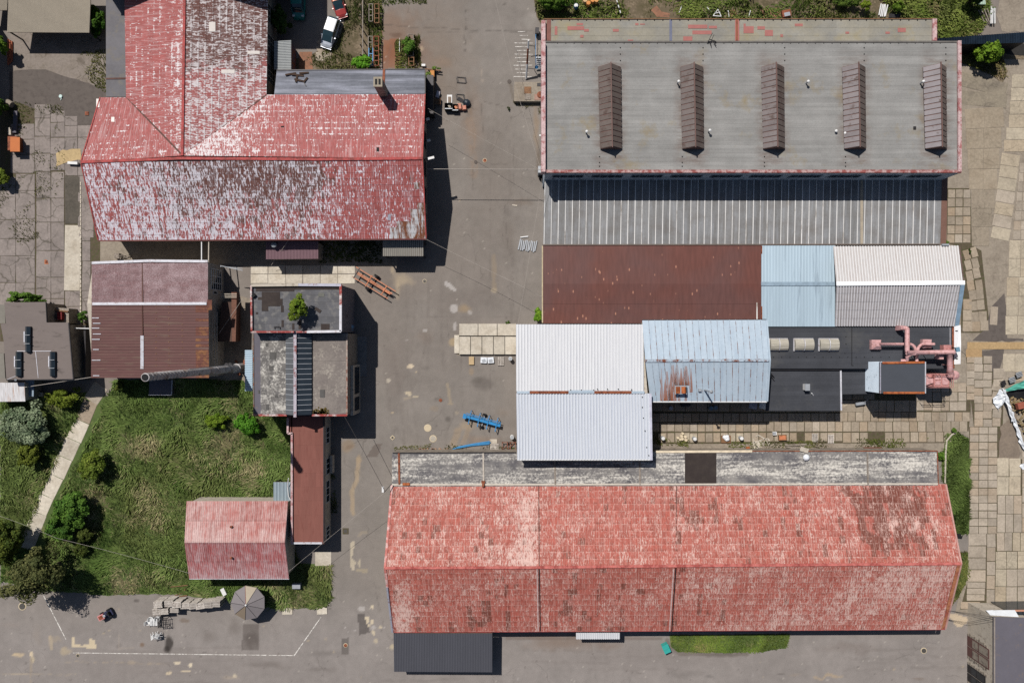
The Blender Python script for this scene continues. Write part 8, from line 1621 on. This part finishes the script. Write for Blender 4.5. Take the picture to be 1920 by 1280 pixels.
tag(MB().box(P(811, 140, .35), (.55, .85, .7)).build('planter_box', M('ochre_box', C(206, 142, 82), .8, 0, .1, 3)), 'small ochre box in a black tray by the annex corner', 'box'); tag(MB().box(P(811, 141, .15), (.85, 1.3, .3)).build('tray', m_black), 'black tray under the ochre box by the annex corner', 'tray'); tag(MB().box(P(811, 131, .6), (2.2, .12, .12), -.12).box(P(803, 131, .3), (.1, .1, .6)).build('timber_beam', m_woodb), 'brown timber beam propped beside the annex corner', 'beam')
tree('corner_weed', 'green weeds growing round the timber beam at the annex corner', 'weed', 803, 142, 7, 9, .8, rgb(92, 120, 50), rgb(140, 160, 84), 14, 40, .18, trunk=False); tree('corner_weed', 'green weeds on top of the timber beam at the annex corner', 'weed', 815, 129, 9, 4, .8, rgb(92, 120, 50), rgb(140, 160, 84), 12, 40, .16, trunk=False)
for x0, y0, x1, y1, l in ((791, 122, 798, 126, 'white box lid on the ground north of the annex corner'),): a_, b_ = P(x0, y1), P(x1 - 0, y0); tag(MB().prism([(a_.x, a_.y), (b_.x, a_.y), (b_.x, b_.y), (a_.x, b_.y)], 0, .35).build('white_box', m_white_p), l, 'box')
# racks beside the cars
def rack(x, y0, y1, w_, n_, m, label):
    t = thing('timber_rack', label, 'rack', P(x, (y0 + y1) / 2)); a_, b_ = P(x, y1), P(x, y0)
    for s in (-1, 1): MB().box((a_.x + s * w_ / 2, (a_.y + b_.y) / 2, .95), (.1, b_.y - a_.y, .1)).build('rail', m, t)
    for i in range(n_ + 1): MB().box((a_.x, lerp(a_.y, b_.y, i / n_), .9), (w_, .09, .09)).build('rung', m, t)
    for s in (-1, 1):
        for y in (a_.y, b_.y): MB().box((a_.x + s * w_ / 2, y, .45), (.1, .1, .9)).build('leg', m, t)
rack(698, 14, 46, .5, 3, m_wood, 'short grey timber rack by the rusty ground, western of the pair'); rack(709, 14, 49, .6, 4, m_woodb, 'short brown timber rack by the rusty ground, eastern of the pair'); rack(708, 74, 128, .65, 6, m_rust, 'long rusty rack with many bays beside the vivid green bush'); rack(697, 74, 96, .55, 2, m_wood, 'small grey rack beside the long rusty rack'); rack(698, 96, 127, .55, 3, m_bluepipe, 'blue grey metal rack beside the long rusty rack'); rack(772, 70, 110, .7, 4, m_wood, 'timber rack overgrown with green creeper'); rack(773, 113, 128, .7, 2, m_woodb, 'end piece of the overgrown timber rack near the annex')
fnc = thing('post_fence', 'thin grey wire fence running north beside the parked cars', 'fence', P(680, 60))
for i in range(7): p = P(680, 2 + i * 18, 0); MB().box((p.x, p.y, .8), (.12, .12, 1.6)).build('post', m_wood, fnc)
MB().beam(P(680, -10, 1.5), P(680, 112, 1.5), .14, .12).build('top_rail', m_wood, fnc); tag(MB().box(P(749, 85, .3), (.06, 1.9, .06)).build('white_stake', m_white_p), 'thin white stake lying beside the overgrown rack', 'stake')
# drums
def drum(x, y, m, label, r=.29, h=.88, lid=None, name='oil_drum', group=None):
    t = thing(name, label, 'drum', P(x, y), group); p = P(x, y, 0); MB().lathe(p, [(r, 0), (r, h * .32), (r * 1.05, h * .34), (r, h * .36), (r, h * .66), (r * 1.05, h * .68), (r, h * .7), (r, h), (r * .92, h), (r * .9, h - .03)], 16).build('shell', m, t); MB().lathe(p + Vector((0, 0, h - .025)), [(r * .9, 0), (r * .2, .01)], 14).build('lid', lid or m, t)
m_od = M('orange_drum', C(214, 142, 74), .6, 0, .15, 2); drum(1096, 6, M('cream_drum', C(212, 176, 130), .6, 0, .1, 2), 'pale cream oil drum at the west of the drum group'); drum(1102, 11, m_od, 'orange oil drum nearest the roof edge'); drum(1110, 6, m_od, 'orange oil drum third from the west'); drum(1117, 6, M('yellow_drum', C(214, 156, 90), .6, 0, .15, 2), 'yellow orange drum at the east end of the drum group'); drum(1079, 16, M('blue_drum', C(60, 110, 150), .5, 0, .1, 2), 'blue drum with white lid north of the big hall', lid=m_white_p)
for x, y, l in ((957, 672, 'white cylindrical bin at the west wall of the white roof'), (960, 818, 'white cylindrical bin on a square base near the rusty crates')): drum(x, y, m_white_p, l, .26, .9, m_steell, 'white_bin')
for x, y, l in ((1241, 820, 'pale bin on a square slab nearest the white roof'), (1300, 821, 'pale blue bin on a square slab, second from the white roof'), (1387, 820, 'pale bin on a square slab, third from the white roof')):
    drum(x, y, m_steell, l, .26, .85, m_white_p, 'white_bin'); tag(MB().box(P(x, y - 1, .06), (.95, .95, .1)).build('paving_stone', m_slabp), 'square base slab under the ' + l.split(' on a')[0] + l.split('slab')[1], 'slab')
for i, (x, y, r_) in enumerate(((1277, 817, .2), (1284, 818, .2), (1278, 822, .2), (1285, 824, .2), (1279, 812, .17), (1270, 820, .16), (1274, 823, .16))): drum(x, y, M('cream_pot', C(222, 206, 178), .7, 0, .1, 3) if i == 0 else bpy.data.materials['cream_pot'], 'cream coloured pot in the cluster on the slab yard', r_, .4, None, 'clay_pot', 'cream pots in a cluster')
hp_ = thing('bagged_heap', 'heap of white bags on a wooden tray in the slab yard', 'heap', P(1361, 821)); MB().box(P(1361, 823, .12), (1.3, 1.0, .2)).build('tray', m_woodb, hp_); mb = MB()
for i in range(9): mb.lathe(P(1361 + R.uniform(-5, 5), 820 + R.uniform(-3, 4), .2), [(.2, 0), (.27, .1), (.2, .3), (.05, .36)], 7)
mb.build('bags', m_tarp, hp_)
for x, y, w_, d_, m, l in ((1467, 820, 1.1, .75, m_woodb, 'brown wooden crate of scrap in the weeds'), (1452, 812, .5, .45, m_white_p, 'small white basin in the weeds beside the crate')): t = thing('scrap_crate', l, 'crate', P(x, y)); MB().box(P(x, y, .2), (w_, d_, .4), .05).build('body', m, t); MB().box(P(x, y, .36), (w_ * .8, d_ * .75, .12), .05).build('content', m_orangep if w_ > .6 else m_steell, t)
for i, (x, y, L_, a_) in enumerate(((1494, 835, 3.2, .02), (1490, 838, 2.4, -.03), (1500, 833, 1.8, .05), (1486, 834, 2.0, .02), (1497, 840, 2.2, 0))): tag(MB().box(P(x, y, .1 + .06 * i), (L_, .2, .07), a_).build('timber_plank', m_wood), 'weathered timber plank in the heap beside the annex roof', 'plank', 'timber planks in the heap')
tag(MB().box(P(1636, 841, .2), (2.4, .45, .3)).build('steel_beam', M('brown_beam', C(112, 72, 58), .8, 0, .1, 2)), 'long brown steel channel beside the annex roof', 'beam'); mb = MB()
for i in range(16): mb.box(P(1425 + R.uniform(-12, 22), 818 + R.uniform(-4, 18), .1), (R.uniform(.3, 1.0), R.uniform(.08, .2), .08), R.uniform(0, 3))
tag(mb.build('scrap_pile', m_plasterl), 'scatter of pale broken boards on the slab yard', 'scrap heap', kind='stuff'); tag(MB().box(P(1420, 833, .06), (1.1, 1.0, .06), .15).build('board', m_concl), 'pale square board leaning near the broken boards', 'board')
tag(MB().box(P(1402, 840, .15), (.5, .4, .3), .2).build('clay_block', m_orange), 'small orange clay block beside the annex edge', 'block')
tag(MB().box(P(1508, 843, 3.7), (1.1, .6, .06), -.3).build('loose_board', m_plasterl), 'pale loose board sticking over the annex edge', 'board')
# objects in the shade behind the pale blue roof
for x, y, m, l in ((1256, 764, m_steell, 'grey blue round fitting in the shade below the blue roof'), (1331, 764, M('blue_grey_drum', C(120, 146, 166), .6), 'blue grey drum in the shade, western of two'), (1339, 763, bpy.data.materials['blue_grey_drum'], 'blue grey drum in the shade, eastern of two')): drum(x, y, m, l, .28, .8)
tag(MB().box(P(1285, 757, .4), (1.2, .6, .8), .1).build('machine_box', m_steel), 'dark machine box in the shade below the rusty hood', 'machine'); tag(MB().box(P(1412, 760, .5), (1.4, .9, .1), -.2, .4).build('leaning_sheet', m_lav), 'grey sheet leaning in the shade at the corner of the blue roof', 'sheet')
tag(MB().tube([P(1444, 702, 3.2), P(1452, 714, 3.0)], .05, 6).tube([P(1446, 700, 3.3), P(1452, 708, 3.0)], .05, 6).build('bracket', m_steel), 'thin dark bracket on the lower charcoal roof beside the blue gable', 'bracket')
mb = MB(); mb.box(P(1613, 756, .4), (1.3, .4, .35), .15); mb.tube([P(1620, 755, .6), P(1628, 748, 1.0)], .06, 6); tag(mb.build('log_trolley', m_steell), 'grey metal trolley in the shade below the small charcoal roof', 'trolley')
# loading ramp side items
tag(MB().box(P(884, 676, .12), (.7, 1.1, .2)).build('wooden_board', M('pale_wood', C(196, 170, 132), .8, 0, .1, 3)), 'pale wooden board south of the loading ramp', 'board'); tw = thing('sheet_bundle', 'two bundles of white plastic sheet south of the loading ramp', 'bundle', P(914, 675))
for x in (907, 920): MB().box(P(x, 675, .15), (.85, .8, .3), R.uniform(-.1, .1)).build('bundle', m_tarp, tw); MB().box(P(x, 676, .32), (.5, .4, .05), .3).build('fold', m_steell, tw)
cr_ = thing('rusty_stillage', 'rusty red steel stillage frames between pallet and white roof', 'stillage', P(956, 835))
for dx in (0, 10):
    p = P(949 + dx, 836, .5)
    for s in (-1, 1): MB().box(p + Vector((s * .55, 0, 0)), (.07, 1.1, .07)).build('rail', m_rust, cr_); MB().box(p + Vector((0, s * .5, 0)), (1.1, .07, .07)).build('rail', m_rust, cr_)
    for sx in (-.55, .55):
        for sy in (-.5, .5): MB().box(p + Vector((sx, sy, -.1)), (.07, .07, .8)).build('post', m_rust, cr_)
    MB().beam(p + Vector((-.5, -.5, -.3)), p + Vector((.5, .5, -.3)), .06, .06).build('brace', m_rust, cr_)
tag(MB().box(P(925, 827, .04), (1.0, .6, .06)).build('board', m_plasterl), 'pale flat board above the single pallet by the blue pipes', 'board'); mb = MB()
for i in range(22): mb.box(P(R.uniform(786, 838), 843 + R.uniform(-2, 2), .12), (R.uniform(.15, .5), R.uniform(.1, .3), .2), R.uniform(0, 3))
tag(mb.build('rubble', M('rubble_mix', C(176, 150, 126), .9, 0, .3, 4, C(130, 70, 52), .4)), 'low line of rubble along the annex north wall', 'rubble', kind='stuff')
# stack of white battens near the lean-to
for i in range(10): tag(MB().box(P(974 + i * 3.4, 458 + (i % 3) + (i * .35), .08 + .05 * (i % 2)), (.16, 1.5 - .06 * (i % 4), .09), -.14 + R.gauss(0, .05)).build('white_batten', m_steell), 'white batten in the small pile west of the ribbed lean-to', 'batten', 'white battens in a pile')
tag(MB().box(P(983, 444, .1), (1.1, .14, .08), .12).build('loose_batten', m_white_p), 'single white batten lying across the top of the batten pile', 'batten'); tag(MB().box(P(965, 385, .04), (.7, .18, .05), -.15).build('wood_scrap', m_plasterl), 'pale wood scrap on the asphalt near the ribbed lean-to', 'scrap')
# loading dock and stair of the big hall
dk = thing('loading_dock', 'concrete loading dock at the west wall of the big hall', 'dock', P(990, 170)); a_, b_ = P(964, 190, .7), P(1019, 154, .7); MB().prism([(a_.x, a_.y), (b_.x, a_.y), (b_.x, b_.y), (a_.x, b_.y)], 0, .7).build('platform', m_apron, dk)
for x0, y0, x1, y1, m in ((983, 163, 996, 176, m_woodb), (984, 176, 995, 187, m_wood), (1007, 156, 1015, 162, m_steel), (1002, 177, 1014, 188, M('dull_pink_plate', C(166, 132, 118), .8))): p, q = P(x0, y1, .7), P(x1, y0, .7); MB().prism([(p.x, p.y), (q.x, p.y), (q.x, q.y), (p.x, q.y)], .7, .76).build('cover_plate', m, dk)
MB().lathe(P(1013, 178, .76), [(.4, 0), (.46, .05), (.4, .1)], 12).build('hose_reel', m_rust, dk)
ss = thing('metal_stair', 'steel stair with blue handrail down the west side of the big hall', 'stairs', P(1010, 118))
for i in range(7): MB().box(P(1010, 108 + i * 3.5, 1.5 - i * .2), (.75, .16, .05)).build('step', m_steell, ss)
MB().beam(P(1004.5, 104, 2.2), P(1004.5, 129, 1.1), .07, .07).build('handrail', m_bluep, ss); MB().beam(P(1004.5, 104, 2.2), P(1004.5, 60, 2.2), .06, .06).build('handrail', m_bluepipe, ss); MB().box(P(1010, 80, 1.4), (.9, 3.4, .1)).build('landing', m_wood, ss)
for y in (62, 104): MB().box(P(1006, y, .7), (.1, .1, 1.4)).build('leg', m_steel, ss)
MB().box(P(1007, 60, 1.9), (.5, .8, .9)).build('cabinet', m_steel, ss); MB().lathe(P(1006, 127, 1.0), [(.2, 0), (.25, .2), (.1, .35)], 8).build('blue_bucket', m_bluep, ss)
bs = thing('barrier_pole', 'long thin red and white pole leaning beside the metal stair', 'pole', P(989, 140)); A_, B_ = P(987, 149, .0), P(991, 76, 4.6); A_ = P(986.5, 148, .1); MB().tube([A_, lerp(A_, B_, .4)], .13, 8).build('white_section', m_white_p, bs); MB().tube([lerp(A_, B_, .4), lerp(A_, B_, .8)], .12, 8).build('rust_section', m_rust, bs); MB().tube([lerp(A_, B_, .8), B_], .11, 8).build('white_section', m_white_p, bs)
for y in (85, 128): MB().beam(P(988, y, 1.5), P(1003, y + 2, 1.2), .06, .06).build('strut', m_steel, bs); MB().box(P(1003, y + 2, .6), (.07, .07, 1.2)).build('post', m_steel, bs)
tag(MB().box(P(1012, 321, 1.0), (.5, .9, 2.0)).build('switch_box', m_steell), 'grey switch box at the south west corner of the big hall', 'box'); tag(MB().box(P(1013, 333, .3), (.35, .35, .6)).build('black_box', m_black), 'small dark box below the switch box at the hall corner', 'box')
lm = thing('wall_lamp', 'small white lamp on the west wall of the big hall', 'lamp', P(1015, 254)); MB().beam(P(1019, 254, 3.6), P(1014, 254, 3.7), .08, .08).build('arm', m_steell, lm); MB().box(P(1014, 254, 3.7), (.4, .2, .12)).build('head', m_white_p, lm)
# lamps on the red hall east wall
for x, y, l in ((807, 297, 'white street lamp head on an arm off the red hall ridge end'), (801, 224, 'small white lamp on the red hall east wall near the cupboard'), (803, 264, 'tiny grey lamp on the red hall east wall')):
    t = thing('wall_lamp', l, 'lamp', P(x, y, 5)); h_ = 6.2 if x == 807 else 4.3; MB().beam(P(793, y + 2, h_ - .2), P(x, y, h_), .07, .07).build('arm', m_steel, t); MB().box(P(x + 1, y - .5, h_), (.85 if x == 807 else .45, .3, .16), .25).build('head', m_white_p, t)
sl_ = thing('corner_lamp', 'white street lamp on an arm at the north west corner of the long red hall', 'lamp', P(722, 918, 6)); MB().beam(P(734, 907, 4.0), P(720, 923, 5.0), .08, .08).build('arm', m_steel, sl_); MB().box(P(718, 917, 5.0), (.26, .75, .18), .0).build('head', m_white_p, sl_)
# left edge things
for i in range(5): tag(MB().tube([P(15.5 + (i % 3) * 3.4, 74 + i * 2, .15 + .2 * (i // 3)), P(15.5 + (i % 3) * 3.2, 122 - i * 3, .15 + .2 * (i // 3))], .12, 8).build('clay_pipe', M('clay_pipe_orange', C(176, 102, 74), .8, 0, .15, 3) if i == 0 else bpy.data.materials['clay_pipe_orange']), 'orange clay pipe in the pile at the west yard edge', 'pipe', 'orange clay pipes in a pile')
ob = thing('orange_container', 'orange topped steel box at the west yard edge', 'container', P(28, 271)); MB().box(P(29, 271, .6), (1.25, 1.9, 1.2)).build('body', m_rust, ob); MB().box(P(28.5, 271, 1.24), (1.3, 1.95, .08)).build('lid', M('orange_lid', C(196, 110, 52), .6, 0, .06, 2), ob)
tag(MB().box(P(29, 229, .25), (.5, 3.0, .25), -.05).build('grey_plank', m_slate), 'long grey plank on the ground north of the orange box', 'plank'); tag(MB().box(P(20, 247, .3), (.4, 1.0, .5)).build('white_block', m_plasterl), 'small white block beside the long grey plank', 'block'); t = thing('concrete_pipe', 'short wide concrete pipe lying at the west yard edge', 'pipe', P(17, 192)); MB().tube([P(11, 190, .5), P(23, 197, .5)], .42, 14).build('shell', m_plaster, t); MB().tube([P(10.8, 189.9, .5), P(11, 190, .5)], .32, 14).build('mouth', m_orangep, t)
tag(MB().box(P(137, 306, .35), (1.35, .35, .3), -.05).build('white_tube_box', m_white_p), 'white oblong box on the ground at the hall corner', 'box'); mb = MB(); p = P(114, 181, .08); mb.lathe(p, [(.2, 0), (.25, .06), (.2, .1)], 12); mb.beam(p + Vector((.1, -.2, .03)), p + Vector((.02, -.5, .03)), .08, .04); tag(mb.build('plastic_ring', M('mint_plastic', C(206, 230, 226), .5)), 'pale mint plastic ring with a tail on the dark asphalt patch', 'litter')
tag(MB().box(P(163, 213, .06), (.5, .5, .1)).build('rusty_cover', m_rust), 'small square rusty cover beside the hall on the dark asphalt patch', 'cover'); tag(MB().box(P(79, 739, .35), (.6, .55, .7)).build('concrete_post_box', m_plasterl), 'small square pale concrete box on the lawn south of the taupe house', 'box'); tag(MB().box(P(557, 1097, .4), (1.1, .65, .8)).build('junction_box', m_steell), 'small grey metal box in the shade south of the pink roofed store', 'box')
bx_ = thing('scrap_trolley', 'tangle of thin metal frames in the light south of the red hall', 'scrap', P(232, 481)); mb = MB()
for i in range(12): mb.beam(P(R.uniform(217, 246), R.uniform(475, 486), R.uniform(.1, .7)), P(R.uniform(217, 246), R.uniform(475, 486), R.uniform(.1, .7)), .05, .05)
mb.box(P(221, 480, .35), (.7, .7, .6)); mb.build('frames', m_wood, bx_)
# north strip debris
for i, (x, y, a_, L_) in enumerate(((1650, 18, 1.38, 1.6), (1653, 20, 1.40, 1.7), (1656, 20, 1.42, 1.7), (1659, 20, 1.5, 1.7), (1662, 20, 1.35, 1.6))): tag(MB().box(P(x, y, .2 + .03 * i), (L_, .14, .08), a_).build('white_batten', m_white_p), 'white slat in the small fan north of the sandy roof', 'slat', 'white slats in a fan')
for i, (x, y, a_, L_, m) in enumerate(((1840, 31, -1.1, 1.9, m_wood), (1845, 30, -1.1, 2.0, m_wood), (1850, 30, -1.2, 2.0, m_wood), (1855, 30, -1.25, 2.0, m_wood), (1858, 29, 1.55, 2.3, m_white_p), (1861, 29, 1.55, 2.3, m_white_p), (1865, 29, 1.58, 2.3, m_white_p))): tag(MB().box(P(x, y, .3 + .02 * i), (L_, .13, .12), a_).build('beam', m), ('weathered timber beam in the pile at the north east corner' if m is m_wood else 'white steel beam in the pile at the north east corner'), 'beam', 'timber beams in the corner pile' if m is m_wood else 'white beams in the corner pile')
sheet('rust_plate_ground', [(1220, 20), (1232, 10), (1240, 22), (1256, 26), (1254, 33), (1232, 33)], .03, m_rustdirt, 'rusty brown bare patch north of the sandy roof', 'ground', 1.2, 8, 41); sheet('rust_plate_ground', [(1425, 18), (1463, 16), (1466, 33), (1430, 33)], .03, m_rustdirt, 'second rusty brown patch north of the sandy roof near the barrow', 'ground', 1.2, 8, 42); sheet('rust_plate_ground', [(1368, 20), (1380, 18), (1382, 32), (1366, 32)], .03, m_rustdirt, 'third rusty brown patch north of the sandy roof', 'ground', 1.2, 8, 43); sheet('rust_plate_ground', [(1875, -5), (1925, -5), (1925, 58), (1880, 60), (1868, 30)], .02, m_apron, 'stony bare ground at the north east corner', 'ground', 2, 10, 44)
bw = thing('barrow', 'small rusty barrow with grey tray north of the sandy roof', 'barrow', P(1474, 26)); MB().box(P(1474, 26, .4), (1.2, .9, .35), .2).build('tray', m_rust, bw); MB().box(P(1476, 27, .58), (.8, .5, .06), .2).build('load', m_steell, bw); MB().tube([P(1465, 26, .2), P(1467, 26, .2)], .2, 10).build('wheel', m_tyre, bw)
mb = MB()
for a_, b_ in (((1337, 30), (1346, 18)), ((1346, 18), (1352, 31)), ((1337, 30), (1352, 31)), ((1341, 25), (1350, 24))): mb.beam(P(*a_, .4), P(*b_, .3), .09, .09)
for a_, b_, l in (((1325, 14), (1336, 25), 'white batten just west of the bent white frame'), ((1365, 20), (1367, 32), 'white batten just east of the bent white frame'), ((1407, 20), (1404, 31), 'white batten well east of the bent white frame'), ((1278, 12), (1273, 25), 'white batten near the western rusty patch north of the sandy roof')): tag(MB().beam(P(*a_, .2), P(*b_, .1), .09, .09).build('white_batten', m_white_p), l, 'batten')
tag(mb.build('white_frame_scrap', m_white_p), 'bent white frame pieces in the weeds north of the sandy roof', 'scrap frame'); tag(MB().box(P(1677, 30, .4), (1.5, .5, .06)).box(P(1669, 30, .25), (.06, .5, .5)).box(P(1686, 30, .25), (.06, .5, .5)).build('metal_trestle', m_steel), 'grey metal trestle beside the white slats', 'trestle')
st_ = thing('striped_post', 'thin white and black post leaning in the weeds north of the sandy roof', 'post', P(1158, 10)); 
for i in range(5): MB().beam(P(1156 + i * 1.5, 0 + i * 5, .5), P(1157.5 + i * 1.5, 5 + i * 5, .45), .12, .12).build('section', m_white_p if i % 2 == 0 else m_black, st_)
rl = thing('white_crate', 'pale green and white slatted crate at the top edge near the white beams', 'crate', P(1840, 2)); 
for i in range(5): MB().box(P(1834 + i * 3, 2, .5), (.15, 1.0, .1), .1).build('slat', M('mint_slat', C(190, 214, 196), .6) if i == 0 else bpy.data.materials['mint_slat'], rl)
# pale rail beside grass strip
pr2 = thing('pale_rail', 'bent pale concrete rail along the west side of the grass strip', 'rail', P(1772, 840)); MB().tube([P(1792, 811, .25), P(1784, 815, .25), P(1775, 826, .25), P(1773, 850, .25), P(1772, 905, .25)], .11, 6).build('rail', m_concl, pr2)
for y in (835, 862, 890): MB().box(P(1773, y, .12), (.12, .12, .25)).build('post', m_concl, pr2)
# teal bin
tbn = thing('teal_bin', 'bright teal wheeled bin lying at the west end of the grass verge', 'bin', P(1247, 1212)); ang = -1.15; u_ = Vector((cos(ang), sin(ang), 0)); v_ = Vector((-u_.y, u_.x, 0)); p = P(1247, 1211)
MB().obox(p, u_, v_, (0, 0, 1), (-.55, .5), (-.42, .42), (0, .85)).build('body', m_teal, tbn); MB().obox(p, u_, v_, (0, 0, 1), (-.62, .0), (-.46, .46), (.86, .93)).build('lid', m_teal, tbn); MB().obox(p, u_, v_, (0, 0, 1), (.02, .55), (-.46, .46), (.86, .92)).build('lid', m_teal, tbn); MB().obox(p, u_, v_, (0, 0, 1), (.56, .6), (-.15, .05), (.5, .75)).build('sticker', m_white_p, tbn)
# tarpaulin heap on the east
th_ = thing('covered_heap', 'rubble heap under a torn teal tarpaulin and white plastic sheets at the east edge', 'heap', P(1905, 780))
def cloth(name, q, nx, ny, amp, m, seed, parent):
    r_ = random.Random(seed); Q = [P(*t) for t in q]; V = []; F = []
    for j in range(ny + 1):
        for i in range(nx + 1):
            u, v = i / nx, j / ny; p = (Q[0] * (1 - u) + Q[1] * u) * (1 - v) + (Q[3] * (1 - u) + Q[2] * u) * v
            V.append(p + Vector((r_.gauss(0, amp * .5), r_.gauss(0, amp * .5), r_.gauss(0, amp))))
    for j in range(ny):
        for i in range(nx): k = j * (nx + 1) + i; F.append((k, k + 1, k + nx + 2, k + nx + 1))
    return mk(name, V, F, m, parent)
mtt = M('teal_tarpaulin', C(92, 178, 160), .5, 0, .08, 1); cloth('tarpaulin', [(1884, 730, 1.0), (1940, 703, 1.9), (1940, 724, 1.6), (1886, 734, .9)], 10, 4, .05, mtt, 1, th_)
cloth('plastic_sheet', [(1860, 751, .3), (1880, 727, 1.0), (1886, 750, .8), (1872, 770, .2)], 6, 6, .12, m_tarp, 2, th_); cloth('plastic_sheet', [(1880, 728, 1.0), (1886, 732, 1.0), (1905, 790, .7), (1897, 790, .5)], 3, 10, .09, m_tarp, 3, th_); cloth('plastic_sheet', [(1897, 784, .5), (1905, 784, .7), (1926, 850, .5), (1914, 835, .3)], 3, 8, .1, m_tarp, 4, th_); cloth('plastic_sheet', [(1912, 874, .1), (1925, 862, .4), (1925, 882, .3), (1916, 879, .1)], 4, 3, .08, m_tarp, 5, th_); cloth('hollow_shade', [(1885, 736, .5), (1940, 726, .6), (1940, 748, .4), (1892, 748, .3)], 6, 3, .05, m_black, 6, th_)  # last cloth is black, standing in for shade under the tarpaulin
mb = MB()
for i in range(90):
    t = R.random(); x = 1890 + R.uniform(4, 40); y = 745 + R.uniform(0, 70)
    if x < 1888 + (y - 740) * .45: continue
    mb.box(P(x, y, R.uniform(.1, .6)), (R.uniform(.15, .9), R.uniform(.05, .3), R.uniform(.05, .25)), R.uniform(0, 3), R.uniform(-.4, .4))
o = mb.build('debris', M('timber_debris', C(156, 134, 106), .9, 0, .35, 2.5, C(120, 112, 60), .4), th_); o['kind'] = 'stuff'; tag(MB().box(P(1914, 760, .9), (1.1, .8, .5), .25).build('orange_crate', M('brick_orange_crate', C(160, 92, 74), .7, 0, .1, 2)), 'brick orange crate on the covered heap', 'crate')
for i, (x, y) in enumerate(((1882, 718), (1898, 712), (1911, 702))):
    t = thing('stool', ['dark folding stool nearest the white plastic sheet', 'grey steel stool in the middle beside the teal tarpaulin', 'grey steel stool furthest north beside the teal tarpaulin'][i], 'stool', P(x, y)); p = P(x, y, .5); w_ = .55 if i == 0 else .85
    MB().box(p, (w_, .7, .06), .35).build('seat', m_steell if i else m_steel, t)
    for sx in (-.25, .25):
        for sy in (-.25, .25): MB().box((p.x + sx, p.y + sy, .25), (.05, .05, .5)).build('leg', m_steel, t)
    for k_ in range(3): MB().box(p + Vector((0, -.2 + k_ * .2, .05)), (w_, .04, .04), .35).build('slat', m_steel, t)
tag(MB().box(P(1797, 1003, .3), (.7, .4, .1), .2).box(P(1800, 1006, .25), (.6, .3, .1), -.2).build('grate_scrap', m_black), 'dark broken grate beside the gable end of the long hall', 'scrap')
# ================================================================ 12. pipes and cables
def cable(name, pts, label, r=.014, m=None, sag=.0, cat='cable', n=14):
    mb = MB(); out = []
    for a_, b_ in zip(pts[:-1], pts[1:]):
        a_, b_ = P(*a_), P(*b_)
        for i in range(n + 1): t = i / n; out.append(lerp(a_, b_, t) - Vector((0, 0, sag * 4 * t * (1 - t))))
    return tag(mb.tube(out, r, 5).build(name, m or m_cable), label, cat)
cable('overhead_pipe', [(800, 317, 4.9), (1020, 318, 4.9)], 'pale overhead pipe crossing the road from the red hall to the big hall', .04, m_cable, 0, 'pipe'); cable('overhead_cable', [(803, 204, 5.2), (1016, 320, 6.5)], 'overhead cable from the red hall east wall to the corner of the big hall', .015, None, .3); cable('overhead_cable', [(922, -30, 8), (966, 160, 7), (1014, 318, 7)], 'overhead cable coming from the north along the road', .015, None, .2); cable('overhead_cable', [(1016, 335, 7), (1010, 380, 6.4), (971, 608, 5.7)], 'overhead cable from the big hall corner down to the white roof', .015, None, .15)
cable('overhead_cable', [(798, 448, 5.0), (985, 540, 5.5), (1016, 556, 4)], 'overhead cable from the red hall corner to the brown roofed workshop', .018, None, .5); cable('overhead_cable', [(646, 781, 6.2), (722, 921, 5.2)], 'dark cable from the scabby block to the corner lamp', .03, m_cabled, .2); cable('overhead_cable', [(722, 922, 5.2), (542, 1070, 4.2)], 'white cable from the corner lamp to the pink roofed store', .015, None, .2); cable('overhead_cable', [(-30, 957, 6), (105, 1008, 5.6), (355, 1074, 4.2)], 'white cable crossing the lawn to the pink roofed store', .015, None, .25); cable('overhead_cable', [(45, 726, 3.6), (190, 704, 4.6)], 'pale cable from the taupe house to the brown workshop', .04, None, .15); cable('overhead_cable', [(541, 450, 4.6), (508, 498, 1.0)], 'thin cable slanting over the dark porch', .025)
for x0, x1, l in ((378, 378, 'white pipe bridging the gap to the brown workshop, western of two'), (391.5, 391, 'cream pipe bridging the gap to the brown workshop, eastern of two')): cable('bridge_pipe', [(x0, 452, 4.5), (x1, 492, 5.0)], l, .08, m_white_p if x0 < 380 else m_plasterl, 0, 'pipe')
cable('overhead_cable', [(410, 626, 3.2), (455, 560, 3.0)], 'thin pale cable over the side store', .025); cable('overhead_cable', [(1800, 612, 4.0), (1822, 640, 3.0)], 'short cable end at the white screen', .02)
for y in (1130, 1134, 1139): cable('overhead_cable', [(1780, y + 14 - (y - 1130), 5), (1862, y + 26, 5.0)], 'thin cable reaching the corner building gable, ' + {1130: 'northern', 1134: 'middle', 1139: 'southern'}[y] + ' of three', .025, m_cabled)
